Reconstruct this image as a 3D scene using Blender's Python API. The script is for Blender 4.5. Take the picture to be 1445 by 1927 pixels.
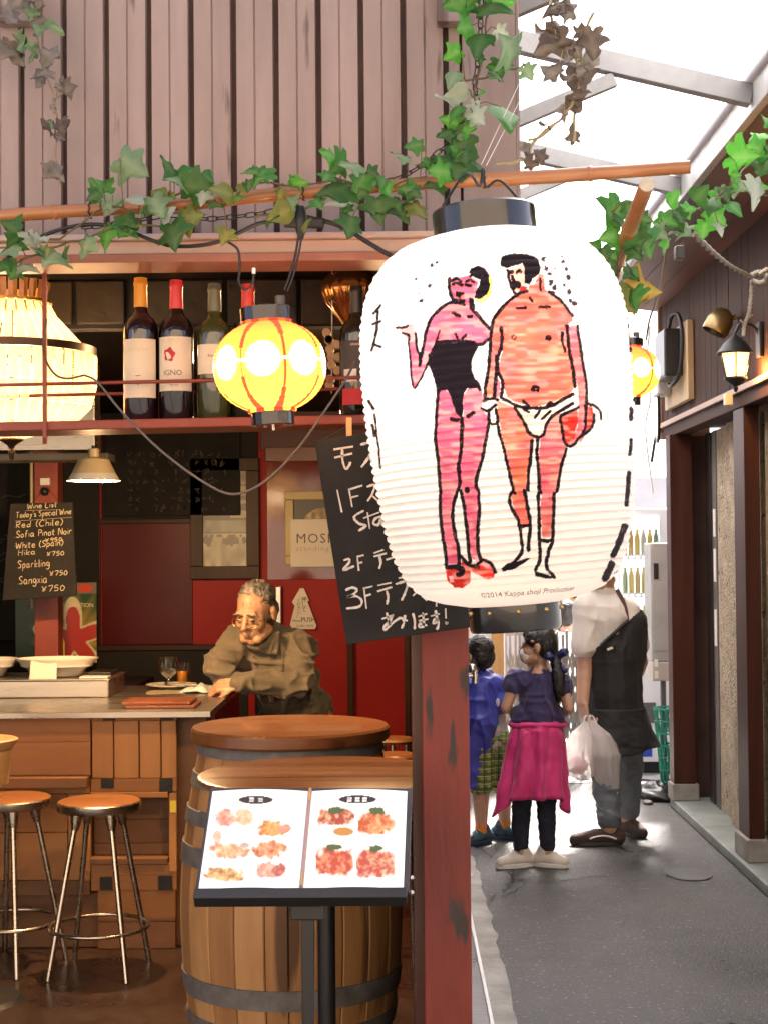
import bpy, bmesh, math, random
import numpy as np
from mathutils import Vector, Matrix, noise as mnoise
random.seed(7); rng = np.random.default_rng(7)
sc = bpy.context.scene
for o in list(bpy.data.objects): bpy.data.objects.remove(o)
COL = sc.collection
R = math.radians

# ------------------------------------------------------------------ camera, sky, sun, exposure
FOC, CX, CY = 2900.0, 722.5, 963.5          # focal length and centre of the 1445 x 1927 photograph, in its pixels
EYE = Vector((0, 0, 1.56))
fwd = Vector((-math.sin(R(.464))*math.cos(R(1.41)), math.cos(R(.464))*math.cos(R(1.41)), math.sin(R(1.41)))).normalized()
rgt = fwd.cross(Vector((0, 0, 1))).normalized()
upv = rgt.cross(fwd).normalized()
ROLL = R(.5)
rgt, upv = (rgt*math.cos(ROLL) - upv*math.sin(ROLL)).normalized(), (upv*math.cos(ROLL) + rgt*math.sin(ROLL)).normalized()
cam = bpy.data.cameras.new('camera'); camo = bpy.data.objects.new('camera', cam); COL.objects.link(camo)
cam.sensor_fit = 'VERTICAL'; cam.sensor_height = 36; cam.lens = 36*FOC/1927
cam.clip_start = .05; cam.clip_end = 500
camo.matrix_world = Matrix(((rgt.x, upv.x, -fwd.x, EYE.x), (rgt.y, upv.y, -fwd.y, EYE.y), (rgt.z, upv.z, -fwd.z, EYE.z), (0, 0, 0, 1)))
sc.camera = camo

SUN_EL, SUN_AZ = 54, 14                     # azimuth of the sun's direction, degrees clockwise from +Y
w = bpy.data.worlds.new('World'); sc.world = w; w.use_nodes = True
nt = w.node_tree
sky = nt.nodes.new('ShaderNodeTexSky'); sky.sky_type = 'NISHITA'; sky.sun_disc = False
sky.sun_elevation = R(SUN_EL); sky.sun_rotation = R(SUN_AZ); sky.air_density = .35; sky.dust_density = 5.0; sky.ozone_density = 0
bgn = nt.nodes['Background']; bgn.inputs['Strength'].default_value = .15
nt.links.new(sky.outputs[0], bgn.inputs[0])
sl = bpy.data.lights.new('sun', 'SUN'); sl.energy = 4.4; sl.angle = R(6); sl.color = (1, .95, .88)
so = bpy.data.objects.new('sun', sl); COL.objects.link(so)
sd = Vector((math.sin(R(SUN_AZ))*math.cos(R(SUN_EL)), math.cos(R(SUN_AZ))*math.cos(R(SUN_EL)), math.sin(R(SUN_EL))))
so.rotation_euler = sd.to_track_quat('Z', 'Y').to_euler()
so.location = (0, 0, 12)
sc.view_settings.view_transform = 'Standard'; sc.view_settings.look = 'None'
sc.view_settings.gamma = 1; sc.view_settings.use_curve_mapping = False
sc.view_settings.exposure = 2.38
sc.render.engine = 'CYCLES'
sc.cycles.max_bounces = 8; sc.cycles.diffuse_bounces = 5; sc.cycles.glossy_bounces = 4
sc.cycles.transmission_bounces = 6; sc.cycles.transparent_max_bounces = 12
sc.cycles.sample_clamp_indirect = 6; sc.cycles.use_denoising = True
sc.cycles.caustics_reflective = False; sc.cycles.caustics_refractive = False

# ------------------------------------------------------------------ pixels of the photograph <-> the place
def ray(px, py):
    return (fwd*FOC + rgt*(px-CX) - upv*(py-CY))
def P(px, py, Y):
    d = ray(px, py); return EYE + d*((Y-EYE.y)/d.y)
def PXp(px, py, X):
    d = ray(px, py); return EYE + d*((X-EYE.x)/d.x)
def PZ(px, py, Z):
    d = ray(px, py); return EYE + d*((Z-EYE.z)/d.z)
def proj(v):                                # numpy (n,3) -> (n,2) pixels
    d = np.asarray(v, float) - np.array(EYE)
    a, b, c = d@np.array(rgt), d@np.array(upv), d@np.array(fwd)
    return np.stack([CX+FOC*a/c, CY-FOC*b/c], 1)

# ------------------------------------------------------------------ materials
MATS = {}
def nd(t, kind, **kw):
    n = t.nodes.new(kind)
    for k, v in kw.items():
        if k in n.inputs: n.inputs[k].default_value = v
        else: setattr(n, k, v)
    return n
def mat(name, c1, c2=None, scale=8, rough=.5, metal=0, bump=0, bscale=None, stretch=(1,1,1), detail=6, lo=.35, hi=.65,
        r2=None, spec=.5, c3=None, s3=40, f3=.5, emit=None, estr=0, trans=0, coat=0, sheen=0, alpha=1, dist=0, bdist=.01):
    """principled material: base colour is c1..c2 through noise, with optional c3 specks, roughness variation and fine bump"""
    if name in MATS: return MATS[name]
    m = bpy.data.materials.new(name); m.use_nodes = True; MATS[name] = m
    t = m.node_tree; b = t.nodes['Principled BSDF']
    tc = nd(t, 'ShaderNodeTexCoord'); mp = nd(t, 'ShaderNodeMapping'); mp.inputs['Scale'].default_value = stretch
    t.links.new(tc.outputs['Object'], mp.inputs[0])
    b.inputs['Base Color'].default_value = (*c1, 1)
    b.inputs['Roughness'].default_value = rough; b.inputs['Metallic'].default_value = metal
    b.inputs['Specular IOR Level'].default_value = spec
    b.inputs['Coat Weight'].default_value = coat; b.inputs['Sheen Weight'].default_value = sheen
    b.inputs['Transmission Weight'].default_value = trans; b.inputs['Alpha'].default_value = alpha
    out = None
    if c2:
        n = nd(t, 'ShaderNodeTexNoise', Scale=scale, Detail=detail, Roughness=.62, Distortion=dist); t.links.new(mp.outputs[0], n.inputs['Vector'])
        r = nd(t, 'ShaderNodeValToRGB'); r.color_ramp.elements[0].position = lo; r.color_ramp.elements[1].position = hi
        r.color_ramp.elements[0].color = (*c1, 1); r.color_ramp.elements[1].color = (*c2, 1)
        t.links.new(n.outputs[0], r.inputs[0]); out = r.outputs[0]
        if r2 is not None:
            mr = nd(t, 'ShaderNodeMapRange'); mr.inputs['To Min'].default_value = rough; mr.inputs['To Max'].default_value = r2
            mr.inputs['From Min'].default_value = lo; mr.inputs['From Max'].default_value = hi
            t.links.new(n.outputs[0], mr.inputs[0]); t.links.new(mr.outputs[0], b.inputs['Roughness'])
    if c3:
        n3 = nd(t, 'ShaderNodeTexNoise', Scale=s3, Detail=3); t.links.new(mp.outputs[0], n3.inputs['Vector'])
        r3 = nd(t, 'ShaderNodeValToRGB'); r3.color_ramp.elements[0].position = f3; r3.color_ramp.elements[1].position = f3+.06
        t.links.new(n3.outputs[0], r3.inputs[0])
        mx = nd(t, 'ShaderNodeMixRGB'); mx.inputs[1].default_value = (*c1, 1); mx.inputs[2].default_value = (*c3, 1)
        t.links.new(r3.outputs[0], mx.inputs[0])
        if out: t.links.new(out, mx.inputs[1])
        out = mx.outputs[0]
    if out: t.links.new(out, b.inputs['Base Color'])
    if bump:
        nb = nd(t, 'ShaderNodeTexNoise', Scale=bscale or scale*4, Detail=5); t.links.new(mp.outputs[0], nb.inputs['Vector'])
        bp = nd(t, 'ShaderNodeBump', Strength=bump, Distance=bdist); t.links.new(nb.outputs[0], bp.inputs['Height'])
        t.links.new(bp.outputs[0], b.inputs['Normal'])
    if emit:
        b.inputs['Emission Color'].default_value = (*emit, 1); b.inputs['Emission Strength'].default_value = estr
    return m
def wood(name, c1, c2, along='z', rough=.45, scale=14, coat=0, bump=.25, r2=None, worn=None):
    st = {'z': (1, 1, .07), 'x': (.07, 1, 1), 'y': (1, .07, 1)}[along]
    return mat(name, c1, c2, scale=scale, rough=rough, stretch=st, bump=bump, bscale=scale*3, detail=9, lo=.3, hi=.7, coat=coat, r2=r2, dist=.6,
               c3=worn, s3=scale*.8, f3=.62, bdist=.004)
def paper(name, translucent=.55, rough=.6):
    """printed lantern paper: colour attribute 'print', light of the bulb inside comes through"""
    m = bpy.data.materials.new(name); m.use_nodes = True; t = m.node_tree; MATS[name] = m
    b = t.nodes['Principled BSDF']; o = t.nodes['Material Output']
    a = nd(t, 'ShaderNodeVertexColor', layer_name='print')
    tr = nd(t, 'ShaderNodeBsdfTranslucent'); mx = nd(t, 'ShaderNodeMixShader'); mx.inputs[0].default_value = translucent
    b.inputs['Roughness'].default_value = rough; b.inputs['Specular IOR Level'].default_value = .3
    t.links.new(a.outputs[0], b.inputs['Base Color']); t.links.new(a.outputs[0], tr.inputs[0])
    t.links.new(b.outputs[0], mx.inputs[1]); t.links.new(tr.outputs[0], mx.inputs[2]); t.links.new(mx.outputs[0], o.inputs[0])
    return m
def printed(name, rough=.5, emit=0, spec=.4):
    """flat print from the colour attribute 'print'; emit > 0 for a back-lit sheet"""
    m = bpy.data.materials.new(name); m.use_nodes = True; t = m.node_tree; MATS[name] = m
    b = t.nodes['Principled BSDF']; a = nd(t, 'ShaderNodeVertexColor', layer_name='print')
    t.links.new(a.outputs[0], b.inputs['Base Color']); b.inputs['Roughness'].default_value = rough; b.inputs['Specular IOR Level'].default_value = spec
    if emit:
        t.links.new(a.outputs[0], b.inputs['Emission Color']); b.inputs['Emission Strength'].default_value = emit
    return m

# ------------------------------------------------------------------ mesh building
class MB:
    def __init__(s): s.v, s.f = [], []
    def add(s, vs, fs):
        o = len(s.v); s.v += [Vector(x) for x in vs]; s.f += [tuple(i+o for i in f) for f in fs]; return s
    def box(s, a, b, M=None):
        x0, y0, z0 = a; x1, y1, z1 = b
        v = [Vector(p) for p in ((x0,y0,z0),(x1,y0,z0),(x1,y1,z0),(x0,y1,z0),(x0,y0,z1),(x1,y0,z1),(x1,y1,z1),(x0,y1,z1))]
        if M: v = [M@p for p in v]
        return s.add(v, [(0,3,2,1),(4,5,6,7),(0,1,5,4),(1,2,6,5),(2,3,7,6),(3,0,4,7)])
    def beam(s, p, q, wd, ht, up=(0,0,1)):
        p, q = Vector(p), Vector(q); d = (q-p).normalized(); u = Vector(up); r = d.cross(u)
        if r.length < 1e-4: r = d.cross(Vector((0,1,0)))
        r.normalize(); u = r.cross(d)
        v = [e + r*(i*wd/2) + u*(j*ht/2) for e in (p, q) for i, j in ((-1,-1),(1,-1),(1,1),(-1,1))]
        return s.add(v, [(3,2,1,0),(4,5,6,7),(0,1,5,4),(1,2,6,5),(2,3,7,6),(3,0,4,7)])
    def tube(s, pts, r, n=8, caps=True, closed=False):
        pts = [Vector(p) for p in pts]; N = len(pts); rs = r if hasattr(r, '__len__') else [r]*N
        prev = None; rings = []
        for i, p in enumerate(pts):
            if closed: t = (pts[(i+1)%N]-pts[i-1])
            else: t = (pts[min(i+1, N-1)]-pts[max(i-1, 0)])
            t.normalize()
            if prev is None:
                a = t.orthogonal().normalized()
            else:
                a = prev - t*prev.dot(t)
                a = a.normalized() if a.length > 1e-6 else t.orthogonal().normalized()
            prev = a; b = t.cross(a)
            rings.append([p + (a*math.cos(2*math.pi*k/n) + b*math.sin(2*math.pi*k/n))*rs[i] for k in range(n)])
        v = [x for g in rings for x in g]; f = []
        for i in range(N if closed else N-1):
            j = (i+1) % N
            for k in range(n): f.append((i*n+k, i*n+(k+1)%n, j*n+(k+1)%n, j*n+k))
        if caps and not closed: f += [tuple(reversed(range(n))), tuple(range((N-1)*n, N*n))]
        return s.add(v, f)
    def lathe(s, prof, n=32, M=None, close=False, a0=0, a1=None):
        """prof: (r, z) list"""
        full = a1 is None; m = n if full else n+1; a1 = 2*math.pi if full else a1
        v = []
        for r, z in prof:
            for k in range(m):
                a = a0+(a1-a0)*k/n; p = Vector((r*math.cos(a), r*math.sin(a), z)); v.append(M@p if M else p)
        f = []
        for i in range(len(prof)-1):
            for k in range(n):
                k2 = (k+1) % m
                f.append((i*m+k, i*m+k2, (i+1)*m+k2, (i+1)*m+k))
        if close:
            f += [tuple(reversed(range(m))), tuple(range((len(prof)-1)*m, len(prof)*m))]
        return s.add(v, f)
    def prism(s, poly, vec):
        """closed polygon of 3D points, extruded by vec"""
        n = len(poly); a = [Vector(p) for p in poly]; b = [p+Vector(vec) for p in a]
        return s.add(a+b, [tuple(reversed(range(n))), tuple(range(n, 2*n))] + [(i, (i+1)%n, n+(i+1)%n, n+i) for i in range(n)])
    def ell(s, c, r, M=None, n=14, m=9):
        c = Vector(c); v = []; r = (r,)*3 if not hasattr(r, '__len__') else r
        for i in range(m+1):
            th = math.pi*i/m
            for k in range(n):
                a = 2*math.pi*k/n
                p = Vector((r[0]*math.sin(th)*math.cos(a), r[1]*math.sin(th)*math.sin(a), r[2]*math.cos(th)))
                v.append(c + (M@p if M else p))
        return s.add(v, [(i*n+k, (i+1)*n+k, (i+1)*n+(k+1)%n, i*n+(k+1)%n) for i in range(m) for k in range(n)])
    def build(s, name, m, parent=None, smooth=None, bevel=0, seg=2, kind=None):
        off = wloc(parent) if parent else Vector((0, 0, 0))
        me = bpy.data.meshes.new(name); me.from_pydata([p-off for p in s.v], [], s.f)
        if m: me.materials.append(m)
        return fin(name, me, parent, smooth, bevel, seg, kind)
WL = {}
def wloc(o):
    return WL.get(o.name, Vector((0, 0, 0)))
def fin(name, me, parent=None, smooth=None, bevel=0, seg=2, kind=None):
    bm = bmesh.new(); bm.from_mesh(me); bmesh.ops.recalc_face_normals(bm, faces=bm.faces); bm.to_mesh(me); bm.free()
    if smooth is not None:
        me.polygons.foreach_set('use_smooth', [True]*len(me.polygons))
        if smooth < 179: me.set_sharp_from_angle(angle=R(smooth))
    o = bpy.data.objects.new(name, me); COL.objects.link(o)
    if parent:
        o.parent = parent; WL[o.name] = wloc(parent)
    if bevel:
        bv = o.modifiers.new('bevel', 'BEVEL'); bv.width = bevel; bv.segments = seg; bv.limit_method = 'ANGLE'; bv.angle_limit = R(40)
    if kind: o['kind'] = kind
    return o
def tag(o, label, cat, group=None):
    o['label'] = label; o['category'] = cat
    if group: o['group'] = group
    return o
def thing(name, label, cat, loc=(0,0,0), group=None):
    o = bpy.data.objects.new(name, None); COL.objects.link(o); o.location = loc; WL[o.name] = Vector(loc); o.empty_display_size = .1
    return tag(o, label, cat, group)
def struct(o): o['kind'] = 'structure'; return o
def dup(o, parent=None):
    c = o.copy(); COL.objects.link(c); c.parent = parent
    for k in o.children: dup(k, c)
    return c
def spline(pts, n=8):
    """Catmull-Rom through the points"""
    p = [Vector(x) for x in pts]; p = [2*p[0]-p[1]] + p + [2*p[-1]-p[-2]]; out = []
    for i in range(1, len(p)-2):
        for k in range(n):
            t = k/n; a, b, c, d = p[i-1], p[i], p[i+1], p[i+2]
            out.append(.5*((2*b) + (c-a)*t + (2*a-5*b+4*c-d)*t*t + (3*b-a-3*c+d)*t**3))
    out.append(p[-2]); return out
def interp(tab, x):
    return float(np.interp(x, [a for a, _ in tab], [b for _, b in tab]))
def frame_at(o, xv, zv):
    """matrix with local x -> xv, local z -> zv, origin o; local y points away behind"""
    x = Vector(xv).normalized(); z = Vector(zv); z = (z - x*z.dot(x)).normalized(); y = z.cross(x)
    return Matrix(((x.x, y.x, z.x, o[0]), (x.y, y.y, z.y, o[1]), (x.z, y.z, z.z, o[2]), (0, 0, 0, 1)))
def ribbon(mb, pts, wd, M, y=-.001, jit=.12):
    """a drawn stroke in the local x-z plane of M: pts (x, z)"""
    q = [Vector((a, 0, b)) for a, b in pts]
    if len(q) > 2: q = spline(q, 5)
    L, Rr = [], []
    for i, p in enumerate(q):
        t = (q[min(i+1, len(q)-1)] - q[max(i-1, 0)])
        if t.length < 1e-7: t = Vector((1, 0, 0))
        t.normalize(); n = Vector((-t.z, 0, t.x)); h = wd/2*(1+random.uniform(-jit, jit))
        if i in (0, len(q)-1): h *= .7
        L.append(p+n*h); Rr.append(p-n*h)
    v = [M@Vector((p.x, y, p.z)) for p in L+Rr]; n = len(q)
    mb.add(v, [(i, i+1, n+i+1, n+i) for i in range(n-1)])
def text_mesh(txt, size, M, name, m, parent=None, align='LEFT', ext=.0006, y=-.002, shear=0, spacing=1, warp=None):
    """lettering as a mesh in the local x-z plane of M"""
    cu = bpy.data.curves.new('txt', 'FONT'); cu.body = txt; cu.size = size; cu.align_x = align; cu.resolution_u = 2; cu.shear = shear
    cu.space_character = spacing
    ob = bpy.data.objects.new('txt', cu); COL.objects.link(ob)
    dg = bpy.context.evaluated_depsgraph_get(); me = bpy.data.meshes.new_from_object(ob.evaluated_get(dg))
    bpy.data.objects.remove(ob); bpy.data.curves.remove(cu)
    off = wloc(parent) if parent else Vector((0, 0, 0))
    for v in me.vertices:
        p = Vector((v.co.x, y, v.co.y))
        v.co = (warp(p) if warp else M@p) - off
    me.materials.clear(); me.materials.append(m)
    return fin(name, me, parent)
def in_poly(pts, poly):
    x, y = pts[:, 0], pts[:, 1]; r = np.zeros(len(pts), bool); n = len(poly); j = n-1
    for i in range(n):
        xi, yi = poly[i]; xj, yj = poly[j]
        if yi != yj:
            r ^= ((yi > y) != (yj > y)) & (x < (xj-xi)*(y-yi)/(yj-yi)+xi)
        j = i
    return r
def near_line(pts, line, hw):
    r = np.zeros(len(pts), bool); L = np.array(line, float)
    for a, b in zip(L[:-1], L[1:]):
        d = b-a; l2 = max(d@d, 1e-9); t = np.clip(((pts-a)@d)/l2, 0, 1)
        r |= np.hypot(*(pts-a-t[:, None]*d).T) < hw
    return r
def smooth2(line, n=5):
    return [(p.x, p.y) for p in spline([Vector((a, b, 0)) for a, b in line], n)] if len(line) > 2 else line
def vnoise(pts, s, seed=0):
    """cheap value noise over 2D points"""
    g = np.random.default_rng(seed).random((64, 64)); q = np.asarray(pts)/s; i = np.floor(q).astype(int); f = q-i; f = f*f*(3-2*f)
    a = g[i[:,0]%64, i[:,1]%64]; b = g[(i[:,0]+1)%64, i[:,1]%64]; c = g[i[:,0]%64, (i[:,1]+1)%64]; d = g[(i[:,0]+1)%64, (i[:,1]+1)%64]
    return (a*(1-f[:,0])+b*f[:,0])*(1-f[:,1]) + (c*(1-f[:,0])+d*f[:,0])*f[:,1]
def set_print(me, cols, name='print'):
    ca = me.color_attributes.new(name, 'FLOAT_COLOR', 'POINT')
    a = np.ones((len(cols), 4), np.float32); a[:, :3] = cols; ca.data.foreach_set('color', a.ravel())
def sheet(nu, nv, M, wd, ht, bulge=0):
    """a grid in local x (0..wd) and z (0..ht); returns mesh builder and uv per vertex"""
    mb = MB(); uv = []
    for j in range(nv+1):
        for i in range(nu+1):
            u, v = i/nu, j/nv; uv.append((u, v)); mb.v.append(M@Vector((u*wd, -bulge*math.sin(math.pi*u), v*ht)))
    for j in range(nv):
        for i in range(nu):
            a = j*(nu+1)+i; mb.f.append((a, a+1, a+nu+2, a+nu+1))
    return mb, np.array(uv)
def point(name, loc, e, col, r=.03, parent=None):
    l = bpy.data.lights.new(name, 'POINT'); l.energy = e; l.color = col; l.shadow_soft_size = r
    o = bpy.data.objects.new(name, l); COL.objects.link(o); o.location = Vector(loc)-(wloc(parent) if parent else Vector((0,0,0)))
    if parent: o.parent = parent
    return o
# ------------------------------------------------------------------ the setting
M_asph = mat('asphalt', (.034,.033,.032), (.115,.110,.104), scale=1.3, rough=.24, r2=.78, bump=.8, bscale=110, c3=(.26,.25,.24), s3=52, f3=.625, bdist=.012, lo=.3, hi=.7, detail=10)
M_conc = mat('pale_concrete', (.20,.185,.165), (.36,.34,.31), scale=5, rough=.7, bump=.3, bscale=70)
M_step = mat('greenish_concrete', (.16,.18,.165), (.27,.29,.27), scale=4, rough=.55, bump=.2, bscale=60)
M_floor = mat('brown_floor', (.030,.015,.010), (.062,.034,.024), scale=3, rough=.24, r2=.45, bump=.12, bscale=40)
g = MB(); n = 40
g.add([(-100,-100,0),(100,-100,0),(100,100,0),(-100,100,0)], [(0,1,2,3)])
struct(g.build('ground', M_asph))
# shop floor and the ragged pale strip between it and the asphalt
g = MB().box((-3.2,3.25,.001),(.285,8.4,.03)); struct(g.build('shop_floor', M_floor))
g = MB(); L = []; 
for i in range(80):
    y = 2.5+i*.11; L.append((.385+.035*mnoise.noise(Vector((y*1.3,0,0)))+.02*mnoise.noise(Vector((y*6,3,0)))-.004*max(0,y-5), y))
vv = [(.30,y,.006) for _, y in L] + [(x,y,.006) for x, y in L]; n = len(L)
g.add(vv, [(i, n+i, n+i+1, i+1) for i in range(n-1)]); struct(g.build('pavement', M_conc))
M_white = mat('white_paint', (.78,.77,.74), (.68,.67,.64), scale=9, rough=.5)
tag(MB().box((.286,2.5,.008),(.299,8.4,.036)).build('edge_rail', M_white, bevel=.002), 'thin white edging rail along the foot of the shop floor', 'rail')
# step on the right
g = MB().box((1.63,4.5,.004),(2.6,9.34,.055)); struct(g.build('doorstep', M_step, bevel=.006))
# round patch in the asphalt
c = PZ(1296,1645,.004); g = MB()
cc = []
for k in range(40):
    a = 2*math.pi*k/40; r = 1+.05*mnoise.noise(Vector((math.cos(a)*2, math.sin(a)*2, 4))); cc.append((c.x+.105*r*math.cos(a), c.y+.14*r*math.sin(a), .005))
g.add(cc, [tuple(range(40))]); tag(g.build('patch_cover', mat('worn_cover',(.06,.06,.057),(.10,.10,.095),scale=9,rough=.5)), 'pale oval cover flush with the asphalt near the step', 'cover')
# ------------------------------------------------------------------ corner shop : facade, opening, room
FY = 3.45
shop = thing('corner_bar', 'dim red-walled bar with mauve ribbed metal upper front at the alley corner', 'building', (-1.2,FY,0))
M_clad = mat('mauve_cladding', (.285,.212,.188), (.395,.305,.275), scale=2.6, rough=.5, r2=.62, stretch=(2.5,1,.35), bump=.06, bscale=30, c3=(.13,.088,.072), s3=8, f3=.635, metal=.0)
M_dark = mat('dark_gap', (.085,.05,.042), (.12,.075,.06), scale=6, rough=.8)
z0, z1 = 2.268, 4.7
MB().box((-3.2,FY+.022,z0),(.278,FY+.30,z1)).build('backing_wall', M_dark, shop)
pw = .0958; xg = P(121,250,FY).x                     # a groove runs at this pixel
k0 = int((-3.1-xg)/pw)
def panel(x, w, nm='panel'):
    # profile in x,y : proud sheet with a fine pressed line half way and a returned edge at each side
    g0, h = .0052, .0012
    pr = [(0+g0,.020),(0+g0+.002,0),(w*.5-.0022,0),(w*.5-.0008,.004),(w*.5+.0008,.004),(w*.5+.0022,0),(w-g0-.002,0),(w-g0,.020)]
    mb = MB(); v = []
    for z in (z0+.004, z1): v += [(x+a, FY+b, z) for a, b in pr]
    m = len(pr); mb.add(v, [(i, i+1, m+i+1, m+i) for i in range(m-1)])
    return mb
k = k0; plist = []
while xg+k*pw < P(838,250,FY).x-.02:
    panel(xg+k*pw, pw*(1 if True else 1)).build('panel', M_clad, shop); k += 1
xe = xg+k*pw
MB().box((xe+.006,FY-.004,z0+.004),(xe+.030,FY+.02,z1)).build('trim_strip', M_clad, shop, bevel=.002)
MB().box((xe+.036,FY,z0+.004),(.277,FY+.021,z1)).build('panel', M_clad, shop, bevel=.002)
MB().box((.2775,FY,2.20),(.285,FY+5.4,z1)).build('side_cladding', M_clad, shop)
# little boxes of a sill above, cut by the top of the picture
for a, b in ((-6,62),(822,884)):
    p, q = P(a,40,FY-.05), P(b,8,FY-.05); MB().box((p.x,FY-.05,p.z),(q.x,FY-.006,q.z+.3)).build('bracket', M_clad, shop, bevel=.002)
M_fasc = mat('cream_pink_paint', (.52,.38,.31), (.62,.48,.40), scale=4, rough=.45, stretch=(.4,1,2), bump=.08, bscale=30)
M_red = mat('red_paint', (.21,.032,.018), (.30,.055,.03), scale=5, rough=.42, bump=.12, bscale=40, r2=.55)
MB().box((-3.2,FY-.045,2.2545),(.30,FY+.3,2.268)).build('ledge', M_fasc, shop, bevel=.003)
MB().box((-3.2,FY-.025,2.226),(.285,FY+.2,2.254)).build('fascia', M_fasc, shop, bevel=.002)
M_lip = mat('rusty_red_lip', (.30,.11,.07), (.38,.17,.11), scale=6, rough=.5)
MB().box((-3.2,FY-.032,2.206),(.285,FY+.1,2.2255)).build('lip', M_lip, shop, bevel=.002)
M_ceil = mat('brown_ceiling', (.010,.007,.005), (.018,.012,.008), scale=4, rough=.7)
MB().box((-3.2,FY+.101,2.30),(.277,8.4,2.36)).build('ceiling', M_ceil, shop)
M_rwall = mat('deep_red_wall', (.27,.010,.010), (.33,.016,.014), scale=1.5, rough=.5, r2=.42, bump=.05, bscale=30)
M_black = mat('blackish_wall', (.014,.012,.011), (.025,.021,.018), scale=3, rough=.6)
BY = 8.2
MB().box((-3.2,BY,.03),(.148,BY+.1,2.30)).build('back_wall', M_rwall, shop)
MB().box((-3.25,FY+.1,.03),(-3.2,8.4,2.36)).build('side_wall', M_black, shop)
MB().box((.10,3.62,.03),(.148,8.19,2.30)).build('alley_wall', M_black, shop)
# parts of the back wall, laid out in the plane of the wall
def back(px0, py0, px1, py1, d, nm, m, y=BY, bevel=.004, parent=None, t=None):
    a, b = P(px0, py0, y), P(px1, py1, y)
    return MB().box((a.x, y-d, b.z), (b.x, y-.002 if t is None else y-d+t, a.z)).build(nm, m, parent or shop, bevel=bevel)
back(-80,480,190,1280,.010,'dark_panel',M_black)
back(190.5,480,487,977,.012,'dark_panel',M_black)
back(488,480,800,845,.011,'dark_panel',mat('maroon_dark',(.06,.008,.008),(.09,.014,.012),scale=3,rough=.5))
M_dwood = wood('dark_brown_wood', (.028,.013,.008), (.06,.03,.018), 'z', rough=.4)
M_dwoodx = wood('dark_brown_wood_across', (.028,.013,.008), (.06,.03,.018), 'x', rough=.4)
back(188,977,489,984,.02,'rail',M_dwoodx); back(186,985,192,1213,.02,'rail',M_dwood); back(180,1214,500,1222,.03,'skirting',M_dwoodx)
back(180,1223,470,1700,.012,'dark_panel',M_black)
M_maroon = mat('maroon_panel', (.075,.006,.008), (.105,.010,.012), scale=1.2, rough=.35, bump=.03, bscale=20)
back(193,985,364,1212,.008,'panel',M_maroon)
# doorway on the right with a glazed upper part
back(654,1195,669,1700,.05,'door_post',M_dwood); back(760,1150,776,1700,.06,'door_post',M_dwood)
back(500,842,660,868,.03,'door_head',mat('brown_red',(.13,.03,.012),(.17,.045,.02),scale=3,rough=.3))
M_glass = mat('dark_red_glass', (.16,.02,.012), (.20,.03,.018), scale=1.2, rough=.08, spec=.7)
back(502,869,652,1090,.006,'pane',M_glass)
back(520,1103,531,1175,.05,'door_handle',mat('grey_metal',(.45,.46,.47),rough=.35,metal=.8))
# upper bulkhead with stone-coloured panels behind the bottles
M_pan = mat('brown_slate', (.022,.013,.007), (.042,.026,.012), scale=7, rough=.5, bump=.3, bscale=25)
zb_ = P(300,617,4.16).z
MB().box((-3.2,4.16,zb_),(.099,4.22,2.30)).build('bulkhead', M_black, shop)
for a, b in ((60,138),(146,236),(256,420),(430,560),(568,690)):
    p, q = P(a,612,4.16), P(b,499,4.16); MB().box((p.x,4.146,p.z),(q.x,4.159,min(q.z,2.295))).build('slate_panel', M_pan, shop, bevel=.004)
# red corner post of steel with worn paint
M_post = mat('worn_red_post', (.140,.016,.010), (.205,.030,.019), scale=3, rough=.5, bump=.3, bscale=25, c3=(.028,.018,.015), s3=8, f3=.575, stretch=(2.4,2.4,.55), r2=.65)
pa, pb = P(796,1500,3.4).x, P(884,1500,3.4).x
post = thing('corner_post', 'worn red steel post standing at the corner of the bar', 'post', ((pa+pb)/2,3.45,0))
MB().box((pa,3.40,.03),(pb,3.407,2.205)).build('flange', M_post, post, bevel=.002)
MB().box((pa,3.483,.03),(pb,3.49,2.205)).build('flange', M_post, post, bevel=.002)
MB().box(((pa+pb)/2-.004,3.4075,.03),((pa+pb)/2+.004,3.4825,2.205)).build('web', M_post, post)
MB().box((pa+.004,3.412,.03),(pa+.008,3.480,2.205)).build('side_plate', M_post, post)
MB().box((pb-.008,3.412,.03),(pb-.004,3.480,2.205)).build('side_plate', M_post, post)
MB().box((pa-.04,3.36,.03),(pb+.03,3.53,.042)).build('base_plate', M_post, post, bevel=.002)
M_brwn = wood('brown_door_wood', (.06,.018,.010), (.10,.035,.02), 'z', rough=.35)
dpa, dpb = P(776,1500,3.56).x, P(800,1500,3.56).x
tag(MB().box((dpa,3.55,.03),(dpb,3.61,2.20)).build('door_jamb', M_brwn, bevel=.004), 'narrow brown wooden jamb just behind the red corner post', 'jamb')

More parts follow.
